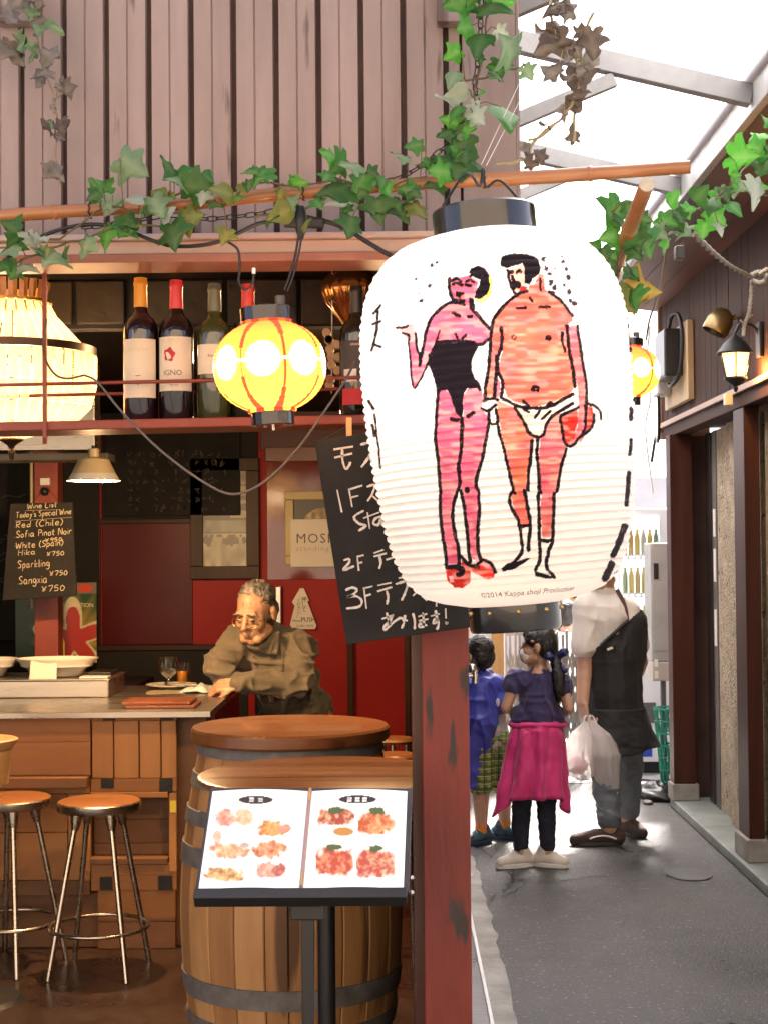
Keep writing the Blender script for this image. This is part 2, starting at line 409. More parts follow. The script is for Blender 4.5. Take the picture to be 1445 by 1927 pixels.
# ------------------------------------------------------------------ building on the right
rb = thing('alley_building', 'brown timber-clad building with deep eaves along the alley step', 'building', (1.9,7,0))
M_side = wood('brown_siding', (.028,.0105,.0065), (.052,.022,.0135), 'z', rough=.7, scale=10)
M_rpost = wood('dark_red_brown_post', (.040,.013,.008), (.072,.025,.016), 'z', rough=.45, scale=10)
M_trim = mat('tan_trim', (.26,.145,.085), (.34,.20,.12), scale=5, rough=.45, stretch=(1,.2,1))
M_plas = mat('rough_plaster', (.30,.235,.16), (.44,.36,.26), scale=9, rough=.9, bump=.9, bscale=60, c3=(.10,.07,.04), s3=26, f3=.63, bdist=.02)
M_lint = mat('brown_lintel', (.034,.014,.009), (.056,.025,.016), scale=5, rough=.65, stretch=(1,.15,1))
Xw = 1.66
y = 4.6; i = 0
while y < 9.58:                                    # upright siding boards above the openings
    w_ = .146; MB().box((Xw+.0+random.uniform(0,.002),y,2.331),(Xw+.04,min(y+w_-.004,9.62),3.06)).build('siding_board', M_side, rb, bevel=.002); y += w_
MB().box((Xw-.02,4.6,2.30),(Xw+.0,9.63,2.33)).build('trim_rail', M_trim, rb, bevel=.003)
MB().box((Xw+.001,4.6,2.235),(Xw+.1,9.62,2.300)).build('lintel', M_lint, rb, bevel=.003)
MB().box((Xw+.041,4.6,2.301),(2.6,9.60,3.4)).build('upper_wall', M_lint, rb)
MB().box((Xw-.016,9.624,2.235),(Xw+.3,9.66,3.06)).build('corner_board', M_trim, rb, bevel=.003)
MB().box((1.632,9.20,.156),(1.765,9.34,2.234)).build('post', M_rpost, rb, bevel=.004)
MB().box((1.620,9.19,.056),(1.780,9.35,.155)).build('post_base', M_conc, rb, bevel=.006)
MB().box((1.668,7.40,.166),(1.742,7.63,2.234)).build('post', M_rpost, rb, bevel=.004)
MB().box((1.650,7.38,.056),(1.756,7.65,.165)).build('post_base', M_conc, rb, bevel=.006)
MB().box((1.86,7.0,.056),(1.9,9.19,2.234)).build('wall', M_black, rb)
MB().box((1.84,8.42,.056),(1.859,8.86,2.234)).build('plaster_panel', M_plas, rb)
MB().box((1.765,5.0,.056),(1.80,7.39,2.234)).build('plaster_panel', M_plas, rb)
MB().box((1.80,7.64,.056),(1.859,8.41,2.234)).build('plaster_panel', M_plas, rb)
M_ddoor = wood('nearly_black_door', (.016,.012,.010), (.03,.024,.02), 'z', rough=.35)
M_gst = mat('grey_strip', (.09,.085,.085), (.13,.125,.12), scale=4, rough=.5)
for y0, y1, m, d in ((8.87,8.97,M_gst,1.835),(8.975,9.05,M_rpost,1.845),(9.055,9.19,M_ddoor,1.84)):
    MB().box((d,y0,.056),(1.859,y1,2.234)).build('door_board', m, rb, bevel=.003)
for z0_, z1_ in ((1.62,1.78),(1.36,1.55),(.99,1.20)):   # peeling paper scraps on the grey strip
    MB().box((1.832,8.89,z0_),(1.8345,8.95,z1_)).build('paper_scrap', M_white, rb)
MB().box((1.70,9.352,.02),(2.6,9.60,2.234)).build('end_wall', M_lint, rb)
# eaves : soffit boards, fascia and white gutter
M_soff = mat('red_brown_soffit', (.10,.036,.022), (.15,.06,.038), scale=3, rough=.5, stretch=(1,.1,1), c3=(.05,.02,.015), s3=5, f3=.66)
for j in range(3):
    a, b = 1.30+.127*j, 1.30+.127*(j+1)-.003
    MB().add([(a,4.2,3.105-.018*j),(b,4.2,3.088-.018*j),(b,9.75,3.088-.018*j),(a,9.75,3.105-.018*j),
              (a,4.2,3.125-.018*j),(b,4.2,3.108-.018*j),(b,9.75,3.108-.018*j),(a,9.75,3.125-.018*j)],
             [(0,3,2,1),(4,5,6,7),(0,1,5,4),(1,2,6,5),(2,3,7,6),(3,0,4,7)]).build('soffit_board', M_soff, rb)
M_gut = mat('grey_white_steel', (.22,.225,.235), (.34,.345,.35), scale=5, rough=.45, c3=(.25,.24,.23), s3=8, f3=.66)
MB().box((1.262,4.0,3.09),(1.296,10.4,3.215)).build('gutter', M_gut, rb, bevel=.004)
MB().box((1.235,4.0,3.22),(1.30,10.4,3.245)).build('gutter_lip', M_gut, rb, bevel=.003)
MB().box((1.30,4.2,3.13),(2.8,9.75,3.45)).build('roof', M_lint, rb)

# ------------------------------------------------------------------ glazed roof over the alley : steel frames and milky sheets
rf = thing('canopy_roof', 'steel framed milky canopy over the alley, sloping to the gutter', 'canopy', (.8,6,3))
M_steel = mat('grey_steel', (.10,.098,.10), (.16,.155,.155), scale=4, rough=.5, c3=(.16,.13,.12), s3=7, f3=.68)
def zroof(x): return 3.155+(1.27-x)*.245
for yb in (4.15,5.40,6.77,8.5,10.3):
    MB().beam((.29,yb,zroof(.29)-.01),(1.262,yb,zroof(1.262)-.01),.05,.075).build('rafter', M_steel, rf, bevel=.003)
    MB().beam((.29,yb,zroof(.29)-.385),(.78,yb,zroof(.78)-.065),.035,.05).build('brace', M_steel, rf, bevel=.002)
m = bpy.data.materials.new('milky_sheet'); m.use_nodes = True; t = m.node_tree
tr = nd(t,'ShaderNodeBsdfTranslucent'); tr.inputs[0].default_value = (.95,.96,.97,1); df = nd(t,'ShaderNodeBsdfDiffuse'); df.inputs[0].default_value = (.8,.8,.8,1)
mx = nd(t,'ShaderNodeMixShader'); mx.inputs[0].default_value = .8
t.links.new(tr.outputs[0],mx.inputs[1]); t.links.new(df.outputs[0],mx.inputs[2]); mx.inputs[0].default_value = .15
t.links.new(mx.outputs[0],t.nodes['Material Output'].inputs[0])
ys = [3.5,4.15,5.40,6.77,8.5,10.3]
for a, b in zip(ys[:-1],ys[1:]):
    MB().add([(.285,a+.004,zroof(.285)+.034),(1.30,a+.004,zroof(1.30)+.034),(1.30,b-.004,zroof(1.30)+.034),(.285,b-.004,zroof(.285)+.034)],[(0,1,2,3)]).build('sheet', m, rf)

# ------------------------------------------------------------------ the end of the alley, in open light
fb = thing('end_building', 'white building with pale wooden shop front closing the alley', 'building', (1.2,15,0))
M_plw = mat('white_plaster', (.72,.71,.68), (.80,.79,.77), scale=3, rough=.8)
MB().box((-1.5,15.2,0),(6.0,15.5,2.25)).build('wall', M_plw, fb)
M_pine = wood('yellow_pine', (.50,.27,.09), (.62,.37,.14), 'z', rough=.45)
zf = lambda px, py: P(px,py,14.9)
for px in (1000,1062): MB().box((zf(px,1100).x-.05,14.9,0),(zf(px,1100).x+.06,15.05,1.9)).build('timber_post', M_pine, fb, bevel=.004)
MB().box((zf(960,1100).x,14.88,zf(1000,1142).z),(zf(1090,1100).x,14.895,zf(1000,1100).z)).build('timber_rail', M_pine, fb, bevel=.004)
MB().box((zf(1066,1100).x,15.1,.3),(zf(1092,1100).x,15.12,1.16)).build('dark_pane', mat('shop_glass',(.05,.045,.04),rough=.1), fb)
MB().box((zf(1070,1100).x,14.87,zf(1000,1126).z),(zf(1083,1100).x,14.879,zf(1000,1112).z)).build('dark_plate', M_black, fb)
M_pave = mat('pale_bounce_paving', (.36,.35,.33), (.46,.45,.43), scale=3, rough=.6, bump=.2, bscale=50)  # pale ground laid to look sunlit and bounce light onto the end wall
g = MB(); L = []
for i in range(60):
    x = .2+i*.06; L.append((x, 10.35+.18*mnoise.noise(Vector((x*2.2,0,2)))+.06*mnoise.noise(Vector((x*9,0,5)))))
n = len(L); g.add([(x,y,.005) for x, y in L]+[(x,30,.005) for x, y in L],[(i,i+1,n+i+1,n+i) for i in range(n-1)]); struct(g.build('pavement', M_pave))
# neighbour beyond the bar on the left, pale wooden door leaf and white board
nb = thing('neighbour_front', 'pale wooden door frame with white panel beside the boy', 'shop front', (.45,9.6,0))
MB().box((.30,8.4,0),(.34,10.3,3.4)).build('wall', M_plw, nb)
MB().box((.345,9.35,.0),(.43,9.45,2.2)).build('timber_post', M_pine, nb, bevel=.004)
a, b = P(926,1300,10.2).x, P(947,1300,10.2).x
MB().box((a,10.15,0),(b,10.25,2.2)).build('timber_post', M_pine, nb, bevel=.004)
MB().box((.345,10.19,0),(a-.002,10.22,2.2)).build('white_panel', M_plw, nb)
# unseen house added behind the photographer to shade the bar and bounce warm light
M_house = mat('warm_cream_render', (.36,.285,.21), (.43,.345,.26), scale=2, rough=.8)
ob = thing('unseen_bounce_house', 'unseen cream house added behind the viewer to shade and bounce light', 'building', (0,-4,0))
MB().box((-9,-5,0),(7,-3.0,5.0)).build('wall', M_house, ob)
MB().box((-9.2,-5.2,5.0),(7.2,-2.7,5.2)).build('roof', M_lint, ob)

# cracks and a patched seam in the asphalt, part of the ground
GR = bpy.data.objects['ground']; M_crk = mat('crack_dark', (.012,.011,.011), rough=.5)
rc = random.Random(21)
for pa, wd in (([(955,1652),(1010,1660),(1070,1653),(1140,1648)],.010),([(900,1700),(960,1680),(1000,1640),(990,1600)],.005),([(905,1600),(950,1625),(960,1660),(930,1690)],.012),([(1090,1560),(1180,1600),(1250,1590)],.007)):
    pts = []; base = spline([PZ(x,y,.003) for x, y in pa],8); L_, R_l = [], []
    for i, p in enumerate(base):
        t_ = (base[min(i+1,len(base)-1)]-base[max(i-1,0)]).normalized(); nn_ = Vector((-t_.y,t_.x,0)); p = p+nn_*rc.uniform(-.02,.02); h = wd*rc.uniform(.15,1)
        L_.append(p+nn_*h); R_l.append(p-nn_*h)
    n = len(base); MB().add(L_+R_l,[(i,i+1,n+i+1,n+i) for i in range(n-1)]).build('crack', M_crk, GR)

for m_ in (M_side,M_lint,M_rpost,M_soff): m_.node_tree.nodes['Principled BSDF'].inputs['Specular IOR Level'].default_value = .12

for m_ in (M_maroon,M_rwall,M_black,M_dwood,M_dwoodx,M_ceil): m_.node_tree.nodes['Principled BSDF'].inputs['Specular IOR Level'].default_value = .15
# ------------------------------------------------------------------ handwriting : one-stroke letters in a unit box (x right, y up)
GL = {
'A':['0,0 .35,1 .7,0','.12,.35 .58,.35'],'C':['.65,.85 .4,1 .1,.75 .05,.35 .3,0 .65,.12'],'F':['.1,0 .12,1 .65,1','.12,.55 .5,.55'],'H':['.05,1 .08,0','.6,1 .58,0','.06,.5 .6,.52'],
'L':['.1,1 .1,0 .6,.02'],'N':['.05,0 .05,1 .6,0 .62,1'],'P':['.1,0 .1,1','.1,.95 .55,.9 .55,.55 .1,.48'],'R':['.1,0 .1,1','.1,.95 .55,.9 .5,.55 .1,.5 .6,0'],'S':['.6,.85 .35,1 .1,.8 .3,.55 .55,.35 .45,.05 .05,.08'],
'T':['.0,1 .7,1','.35,1 .33,0'],'W':['.0,1 .18,0 .4,.7 .62,0 .85,1'],'a':['.5,.5 .2,.55 .05,.25 .25,0 .5,.3','.5,.55 .5,.1 .62,.0'],'c':['.5,.5 .25,.58 .05,.3 .2,0 .5,.1'],'d':['.5,.4 .2,.5 .05,.2 .25,0 .5,.25','.55,1 .5,0'],
'e':['.08,.3 .5,.35 .4,.58 .15,.5 .08,.2 .3,0 .55,.12'],'f':['.5,.95 .3,1 .22,.7 .2,0','.05,.55 .45,.58'],'g':['.5,.5 .2,.55 .1,.25 .35,.1 .5,.4','.52,.5 .5,-.2 .3,-.4 .05,-.25'],'h':['.1,1 .08,0','.08,.35 .3,.55 .48,.4 .48,0'],
'i':['.1,.55 .1,0','.1,.8 .11,.83'],'k':['.1,1 .08,0','.5,.55 .1,.25 .5,0'],'l':['.1,1 .1,.1 .2,0'],'n':['.08,.55 .08,0','.08,.35 .3,.55 .48,.4 .5,0'],'o':['.28,.55 .06,.35 .15,.02 .42,.05 .5,.35 .28,.55'],
'p':['.1,.55 .06,-.4','.1,.45 .35,.55 .5,.3 .3,.02 .08,.1'],'r':['.08,.55 .08,0','.08,.3 .22,.52 .42,.5'],'s':['.42,.5 .15,.5 .15,.32 .4,.22 .3,0 .05,.05'],'t':['.22,.9 .2,.1 .4,.02','.0,.6 .45,.62'],'x':['.05,.55 .5,0','.5,.55 .02,0'],
'w':['.0,.55 .12,0 .28,.45 .42,0 .58,.55'],'y':['.05,.55 .25,.1','.5,.55 .2,-.2 .0,-.38'],"'":['.15,1 .1,.75'],'(':['.35,1.05 .12,.6 .15,.2 .35,-.1'],')':['.08,1.05 .3,.6 .28,.2 .05,-.1'],'-':['.05,.35 .12,.36'],'.':['.08,.05 .1,.07'],
'0':['.3,.75 .08,.5 .12,.1 .38,.05 .52,.4 .3,.75'],'1':['.12,1 .14,0'],'2':['.05,.8 .3,1 .5,.75 .3,.4 .02,.02 .6,.05'],'3':['.05,.92 .4,1 .5,.75 .2,.55 .52,.4 .45,.05 .05,.02'],'5':['.5,.75 .18,.75 .12,.42 .4,.45 .45,.12 .08,.02'],
'7':['.05,.72 .55,.75 .25,0'],'9':['.48,.5 .2,.4 .1,.62 .35,.78 .5,.6 .4,0'],'Y':['.0,.75 .25,.4 .5,.75','.25,.4 .22,0','.05,.3 .45,.32','.05,.15 .42,.17'],'_':[],' ':[]}
def hand(mb, txt, x, z, h, M, wd, slant=.12, gap=.2, sx=1, y=-.0015):
    for ch in txt:
        g = GL.get(ch, []); mxx = 0
        for st in g:
            pts = [tuple(map(float, p.split(','))) for p in st.split()]; mxx = max([mxx]+[a for a, _ in pts])
            ribbon(mb, [(x+(a+b*slant+random.uniform(-.03,.03))*h*sx, z+(b+random.uniform(-.03,.03))*h) for a, b in pts], wd, M, y)
        x += ((mxx if g else .3)+gap)*h*sx
    return x

# ------------------------------------------------------------------ counter
M_steelb = mat('brushed_steel', (.36,.33,.28), (.46,.42,.37), scale=6, rough=.24, metal=.9, stretch=(.3,3,3), r2=.38, bump=.03, bscale=50)
M_cw = wood('counter_wood', (.38,.165,.050), (.53,.26,.09), 'z', rough=.5, scale=9, worn=(.14,.06,.025))
M_cwx = wood('counter_wood_across', (.30,.12,.037), (.44,.20,.068), 'x', rough=.5, scale=9, worn=(.12,.05,.02))
M_cwd = wood('counter_wood_dark', (.12,.050,.020), (.20,.09,.037), 'x', rough=.55, scale=9)
M_iron = mat('black_iron', (.016,.016,.017), (.03,.03,.03), scale=20, rough=.5, metal=.3)
ct = thing('bar_counter', 'wooden bar counter with steel top, crate-like doors and black corner irons', 'counter', (-1.5,6.4,.03))
CF, CXR = 5.9, -.715
MB().box((-3.1,CF,.925),(CXR,7.05,.95)).build('steel_top', M_steelb, ct, bevel=.003)
FYc = 5.97
def fr(px0, py0, px1, py1, d, nm, m, y=FYc, bevel=.003, parent=ct, th=.02):
    a, b = P(px0, py0, y), P(px1, py1, y)
    return MB().box((min(a.x,b.x), y-d, max(b.z,.031)), (max(a.x,b.x), y-d+th, min(a.z,.924))).build(nm, m, parent, bevel=bevel)
MB().box((-3.1,6.02,.032),(CXR-.03,6.06,.924)).build('carcass', M_cwd, ct)
MB().box((CXR-.034,6.061,.032),(CXR-.004,7.0,.924)).build('end_panel', M_maroon, ct)
# left half : horizontal boards, shelf, boards
for a, b in ((1341,1396),(1397.5,1459)): fr(-40,a,171,b,0,'board',M_cwx)
fr(-40,1460,171,1478,.07,'shelf',M_cwd,th=.11); fr(-40,1479,171,1492,.02,'board',M_cwx)
for a, b in ((1493,1566),(1568,1656)): fr(-40,a,128,b,0,'board',M_cwx)
fr(129,1493,171,1656,.004,'board',M_cw); fr(-40,1657,171,1684,.01,'board',M_cwd); fr(-40,1685,185,1797,-.03,'board',M_cwd)
# crate doors with iron corners
for k, (x0, x1) in enumerate(((174,214),(215.5,262),(263.5,303),(304.5,333))): fr(x0,1356,x1,1464,.004,'plank',M_cw)
fr(172,1340,334,1355,.010,'rail',M_cwx); fr(172,1465,334,1489,.010,'rail',M_cwx); fr(172,1490,318,1500,.02,'rail',M_cwx)
for x0, x1, y0, y1 in ((195,219,1340,1355.5),(303,328,1340,1355.5),(192,216,1465,1482),(302,326,1464,1489),(190,213,1649,1673),(300,325,1647,1673)):
    fr(x0,y0,x1,y1,.016,'corner_iron',M_iron,th=.008,bevel=.001)
fr(319,1491,334,1640,.01,'upright',M_cw); fr(160,1501,172,1640,.01,'upright',M_cw)
for a, b in ((1501,1545),(1546,1590),(1591,1612)): fr(173,a,318,b,-.04,'board',M_cwd)
fr(172,1613,318,1624,.03,'shelf',M_cwd,th=.08); fr(172,1625,334,1646,.006,'board',M_cwx); fr(172,1647,334,1675,.006,'rail',M_cwx)
for a, b in ((1676,1735),(1736,1796)): fr(184,a,331,b,0,'board',M_cwd if a>1700 else M_cwx)
yt = fr(322,1505,334,1527,.022,'paper_tag',mat('yellow_paper',(.75,.62,.08),rough=.6),th=.001); 
# pedestal leg at the end of the counter
fr(440,1341,459,1760,-.9,'leg',M_iron,th=.05)

# things on the counter
M_cer = mat('white_ceramic', (.72,.66,.58), (.78,.72,.64), scale=6, rough=.22)
bx_ = thing('steel_griddle_box', 'low stainless steel box standing on the counter under bowls', 'steel box', (-1.6,6.6,.95))
gx = P(205,1300,6.48).x
MB().box((-3.0,6.48,.951),(gx,6.86,1.022)).build('body', M_steelb, bx_, bevel=.004)
MB().box((-3.0,6.475,1.0225),(gx+.006,6.865,1.028)).build('lid', M_steelb, bx_, bevel=.002)
for px, rx, lab in ((108,.178,'white oval serving bowl with a paper note in front, on the steel box'),(-38,.17,'white bowl cut off by the left edge of the photo, on the steel box')):
    c = P(px,1270,6.64); c.z = 1.0285; b = thing('serving_bowl', lab, 'bowl', c, 'bowls on the steel box')
    pr = [(.55,.001),(.62,.006),(.72,.035),(.86,.045),(.90,.062),(.99,.074),(1.0,.079),(.97,.079),(.86,.055),(.66,.03),(.5,.012),(.0,.01)]
    Mx = Matrix.Translation(c) @ Matrix.Diagonal((rx,rx*.72,1,1))
    MB().lathe(pr,40,Mx).build('bowl_body', M_cer, b, smooth=40)
c0, c1 = P(56,1278,6.505), P(107,1241,6.505)
c0.z = 1.0285
tag(MB().add([c0,(c1.x,6.50,1.0285),(c1.x-.004,6.53,c1.z),(c0.x+.002,6.525,c1.z-.006)],[(0,1,2,3)]).build('paper_note', mat('pinkish_paper',(.72,.58,.48),(.78,.66,.56),scale=9,rough=.7)), 'crumpled pale paper note leaning on the serving bowl', 'note')
M_blk = mat('black_plastic', (.015,.015,.016), rough=.35)
c = P(194,1266,6.7); o = tag(MB().box((c.x-.05,6.62,1.0285),(c.x+.05,6.80,1.046)).build('order_pad', M_blk, bevel=.003), 'flat black pad lying at the end of the steel box', 'pad')
c = P(170,1272,6.6); tag(MB().box((c.x-.03,6.52,1.0285),(c.x+.09,6.60,1.034)).build('white_card', M_white, bevel=.001), 'white card lying in front of the black pad', 'card')
def glassmat(name, col=(1,1,1), rough=.02):
    m = bpy.data.materials.new(name); m.use_nodes = True; t = m.node_tree; MATS[name] = m
    tp = nd(t,'ShaderNodeBsdfTransparent'); tp.inputs[0].default_value = (*[.97*c for c in col],1); gs = nd(t,'ShaderNodeBsdfGlossy'); gs.inputs['Roughness'].default_value = rough+.03
    lw = nd(t,'ShaderNodeLayerWeight'); lw.inputs[0].default_value = .45; mx = nd(t,'ShaderNodeMixShader'); t.links.new(lw.outputs['Facing'],mx.inputs[0])
    t.links.new(tp.outputs[0],mx.inputs[1]); t.links.new(gs.outputs[0],mx.inputs[2]); t.links.new(mx.outputs[0],t.nodes['Material Output'].inputs[0])
    return m
M_cg = glassmat('clear_glass')
c = PZ(318,1297,.9505); wg = thing('wine_glass', 'round empty wine glass with a short stem on the counter', 'glass', c)
s = 2900/c.y
MB().lathe([(.0,.0),(.030,.001),(.030,.004),(.008,.010),(.005,.02),(.005,.045),(.014,.054),(.032,.068),(.043,.09),(.044,.112),(.036,.142),(.0345,.142),(.042,.112),(.041,.091),(.03,.07),(.0,.058)],28,Matrix.Translation(c)).build('glass_body', M_cg, wg, smooth=60)
c = P(344,1271,7.05); c.z = .9505; bg = thing('beer_glass', 'small tumbler of orange drink behind the wine glass', 'glass', c)
MB().lathe([(0,.005),(.0262,.005),(.0290,.065),(.0,.065)],24,Matrix.Translation(c)).build('drink', mat('orange_drink',(.88,.30,.02),(.95,.40,.04),scale=8,rough=.15), bg, smooth=40)
MB().lathe([(0,0),(.029,0),(.034,.10),(.0325,.10),(.0275,.003),(0,.003)],24,Matrix.Translation(c)).build('glass_body', M_cg, bg, smooth=40)
c = P(323,1279,6.88); c.z = .9505; pl = tag(MB().lathe([(.0,.0),(.06,.0),(.075,.008),(.112,.018),(.113,.021),(.075,.012),(0,.006)],40,Matrix.Translation(c)).build('plate', M_cer, smooth=50), 'white plate on the counter behind the wine glass', 'plate')
q = P(348,1272,6.9); tag(MB().tube([(c.x+.03,6.8,.975),(c.x+.16,6.78,.972)],.004,6).build('fork', M_steelb, smooth=60), 'fork resting on the white plate', 'fork')
def cloth(name, label, cx, cy, rx, ry, h, m, seed, z=.9505, cat='napkin'):
    mb = MB(); n = 26; r = random.Random(seed)
    for j in range(n+1):
        for i in range(n+1):
            u, v = i/n*2-1, j/n*2-1; k = 1+.22*mnoise.noise(Vector((u*1.6+seed, v*1.6, 0)))
            e = max(0, 1-(u*u+v*v)**1.2*.5)
            zz = h*e*(.55+.9*mnoise.noise(Vector((u*2.2, v*2.2, seed)))+.3*abs(mnoise.noise(Vector((u*5, v*5, seed+3)))))
            mb.v.append(Vector((cx+u*rx*k, cy+v*ry*k, z+max(.001, zz))))
    for j in range(n):
        for i in range(n):
            a = j*(n+1)+i; mb.f.append((a, a+1, a+n+2, a+n+1))
    return tag(mb.build(name, m, smooth=179), label, cat)
c = PZ(375,1300,.95); cloth('napkin', 'crumpled white napkin beside the old man\'s elbow', c.x, c.y, .075, .13, .03, M_white, 3)
c = PZ(314,1303,.95); cloth('beige_cloth', 'flat beige cloth under the wine glass', c.x, c.y, .085, .10, .0045, mat('beige_cloth',(.32,.26,.16),(.42,.34,.22),scale=20,rough=.8), 9, .9503, 'cloth')
M_brl = mat('brown_leather', (.12,.035,.016), (.18,.06,.03), scale=14, rough=.4, bump=.15, bscale=60)
for k in range(2):
    c = PZ(320+3*k,1320-8*k,.955); lab = ('brown menu folder lying lowest at the counter edge','brown menu folder lying on top of another at the counter edge')[k]
    tag(MB().box((c.x-.135,5.985+.02*k,.951+.0125*k),(c.x+.135,6.20+.02*k,.963+.0125*k)).build('menu_folder', M_brl, bevel=.003), lab, 'menu folder', 'menu folders on the counter')

# ------------------------------------------------------------------ stools
M_chr = mat('worn_chrome', (.50,.45,.38), (.60,.55,.48), scale=12, rough=.22, metal=1, r2=.34)
M_seat = wood('stool_seat_wood', (.23,.085,.028), (.33,.14,.05), 'x', rough=.3, scale=12, coat=.2, r2=.45, worn=(.14,.05,.018))
def stool(px, y, label, rot):
    c = PZ(px, 1035+1.56*2900/y, .03); c.y = y; c.x = P(px,1500,y).x; c.z = .03; h = .655
    t = thing('bar_stool', label, 'bar stool', c, 'chrome bar stools at the counter'); T = Matrix.Translation(c)
    z = h-.03
    MB().lathe([(0,z-.012),(.138,z-.012),(.148,z-.004),(.140,z),(0,z)],48,T).build('seat', M_seat, t, smooth=30)
    MB().lathe([(.10,z-.036),(.150,z-.036),(.1545,z-.030),(.1545,z-.008),(.1485,z-.0045)],48,T).build('seat_rim', M_chr, t, smooth=40)
    for k in range(4):
        a = rot+k*math.pi/2; p = lambda r, zz: c+Vector((r*math.cos(a), r*math.sin(a), zz))
        MB().tube([p(.088,z-.036),p(.094,z-.075),p(.098,z-.10)],[.024,.019,.0135],12).build('socket', M_chr, t, smooth=50)
        MB().tube([p(.098,z-.09),p(.205,.001)],.0105,12).build('leg', M_chr, t, smooth=50)
    ring = [c+Vector((.178*math.cos(2*math.pi*k/48), .178*math.sin(2*math.pi*k/48), .165)) for k in range(48)]
    MB().tube(ring,.0075,8,closed=True).build('foot_ring', M_chr, t, smooth=60)
    return t
stool(187,5.66,'chrome bar stool with brown wooden seat, the right-hand one of the two', R(38))
stool(20,5.75,'chrome bar stool with brown wooden seat, cut off by the left edge of the photo', R(20))
# small wooden tub table at the left edge
c = P(-42,1392,5.3); tb = thing('wooden_tub_table', 'pale round wooden tub table half out of view at the left edge', 'table', (c.x,c.y,.03))
T = Matrix.Translation((c.x,c.y,0)); M_tub = wood('pale_tub_wood',(.36,.20,.085),(.48,.29,.13),'z',rough=.5)
MB().lathe([(0,c.z-.03),(.12,c.z-.03),(.138,c.z),(.13,c.z+.004),(.0,c.z-.008)],40,T).build('table_top', M_tub, tb, smooth=30)
MB().lathe([(0,c.z-.15),(.105,c.z-.15),(.115,c.z-.031),(0,c.z-.031)],36,T).build('tub', M_tub, tb, smooth=30)
MB().tube([(c.x,c.y,.04),(c.x,c.y,c.z-.151)],.025,12).build('leg', M_iron, tb, smooth=50)
MB().lathe([(0,.031),(.16,.031),(.14,.045),(0,.05)],32,T).build('base', M_iron, tb, smooth=30)

# ------------------------------------------------------------------ barrel, round table, back stools
bc = Vector((P(547,1375,4.55).x,4.55,.03)); br = thing('wine_barrel', 'upright oak wine barrel with grey hoops and round wooden top', 'barrel', bc)
def rb_(z):                                           # radius of the bulging body
    u = (z-.03)/.975; return .262+.062*math.sin(math.pi*min(max(u,0),1))**.9
M_st = [wood('barrel_stave_%s'%n, a, b, 'z', rough=.55, scale=13, worn=w_) for n, a, b, w_ in
        (('tan',(.36,.175,.060),(.54,.30,.12),(.17,.075,.028)),('brown',(.28,.13,.043),(.45,.235,.09),(.12,.055,.022)),('honey',(.41,.21,.075),(.60,.35,.15),(.19,.09,.033)))]
NS = 26; a = 0; rr = random.Random(4); wts = [rr.uniform(.75,1.3) for _ in range(NS)]; sw = sum(wts)
for k in range(NS):
    da = 2*math.pi*wts[k]/sw; mb = MB(); zs = [.03+.975*i/16 for i in range(17)]; v = []; dr = rr.uniform(-.0012,.0012)
    for z in zs:
        r = rb_(z)+dr
        for q, ro in ((.012,-.004),(.05,0),(.5,.0006),(.95,0),(.988,-.004)):
            aa = a+da*q; v.append(Vector((bc.x+(r+ro)*math.cos(aa), bc.y+(r+ro)*math.sin(aa), z)))
    mb.add(v,[(i*5+j,i*5+j+1,(i+1)*5+j+1,(i+1)*5+j) for i in range(16) for j in range(4)])
    mb.build('stave', M_st[rr.randrange(3)], br, smooth=50); a += da
MB().lathe([(rb_(.03+.975*i/16)-.006,.03+.975*i/16) for i in range(17)],40,Matrix.Translation((bc.x,bc.y,0))).build('inner_wall', M_black, br)
M_hoop = mat('grey_hoop', (.13,.125,.12), (.23,.22,.205), scale=14, rough=.6, metal=.15, spec=.3, c3=(.13,.07,.04), s3=9, f3=.64, r2=.65)
for z0_, z1_ in ((.975,1.004),(.885,.924),(.783,.825),(.668,.725),(.30,.358),(.20,.245),(.10,.14),(.034,.07)):
    MB().lathe([(rb_(z0_)+.0012,z0_),(rb_(z0_)+.0055,z0_+.001),(rb_((z0_+z1_)/2)+.0058,(z0_+z1_)/2),(rb_(z1_)+.0055,z1_-.001),(rb_(z1_)+.0012,z1_)],64,Matrix.Translation((bc.x,bc.y,0))).build('hoop', M_hoop, br, smooth=30)
M_top = wood('polished_table_wood', (.17,.060,.021), (.285,.115,.043), 'x', rough=.26, scale=9, coat=.25, r2=.42, worn=(.11,.038,.014))
MB().lathe([(0,1.0055),(.284,1.0055),(.291,1.012),(.291,1.040),(.286,1.047),(.281,1.0475),(.0,1.0475)],72,Matrix.Translation((bc.x,bc.y,0))).build('table_top', M_top, br, smooth=30)
tcx = P(612,1450,3.9).x; rt = thing('round_table', 'round polished wooden table in front of the barrel on a black pole', 'table', (tcx,3.9,.03))
T = Matrix.Translation((tcx,3.9,0))
MB().lathe([(0,.980),(.305,.980),(.318,.985),(.321,.991),(.319,.997),(.312,1.0),(0,1.0)],80,T).build('table_top', M_top, rt, smooth=30)
MB().tube([(tcx,3.9,.70),(tcx,3.9,.979)],.017,16).build('column', M_chr, rt, smooth=50)
MB().tube([(tcx,3.9,.04),(tcx,3.9,.76)],.0225,16).build('sleeve', M_blk, rt, smooth=50)
MB().lathe([(0,.031),(.22,.031),(.21,.04),(.03,.055),(0,.055)],40,T).build('base', M_iron, rt, smooth=30)
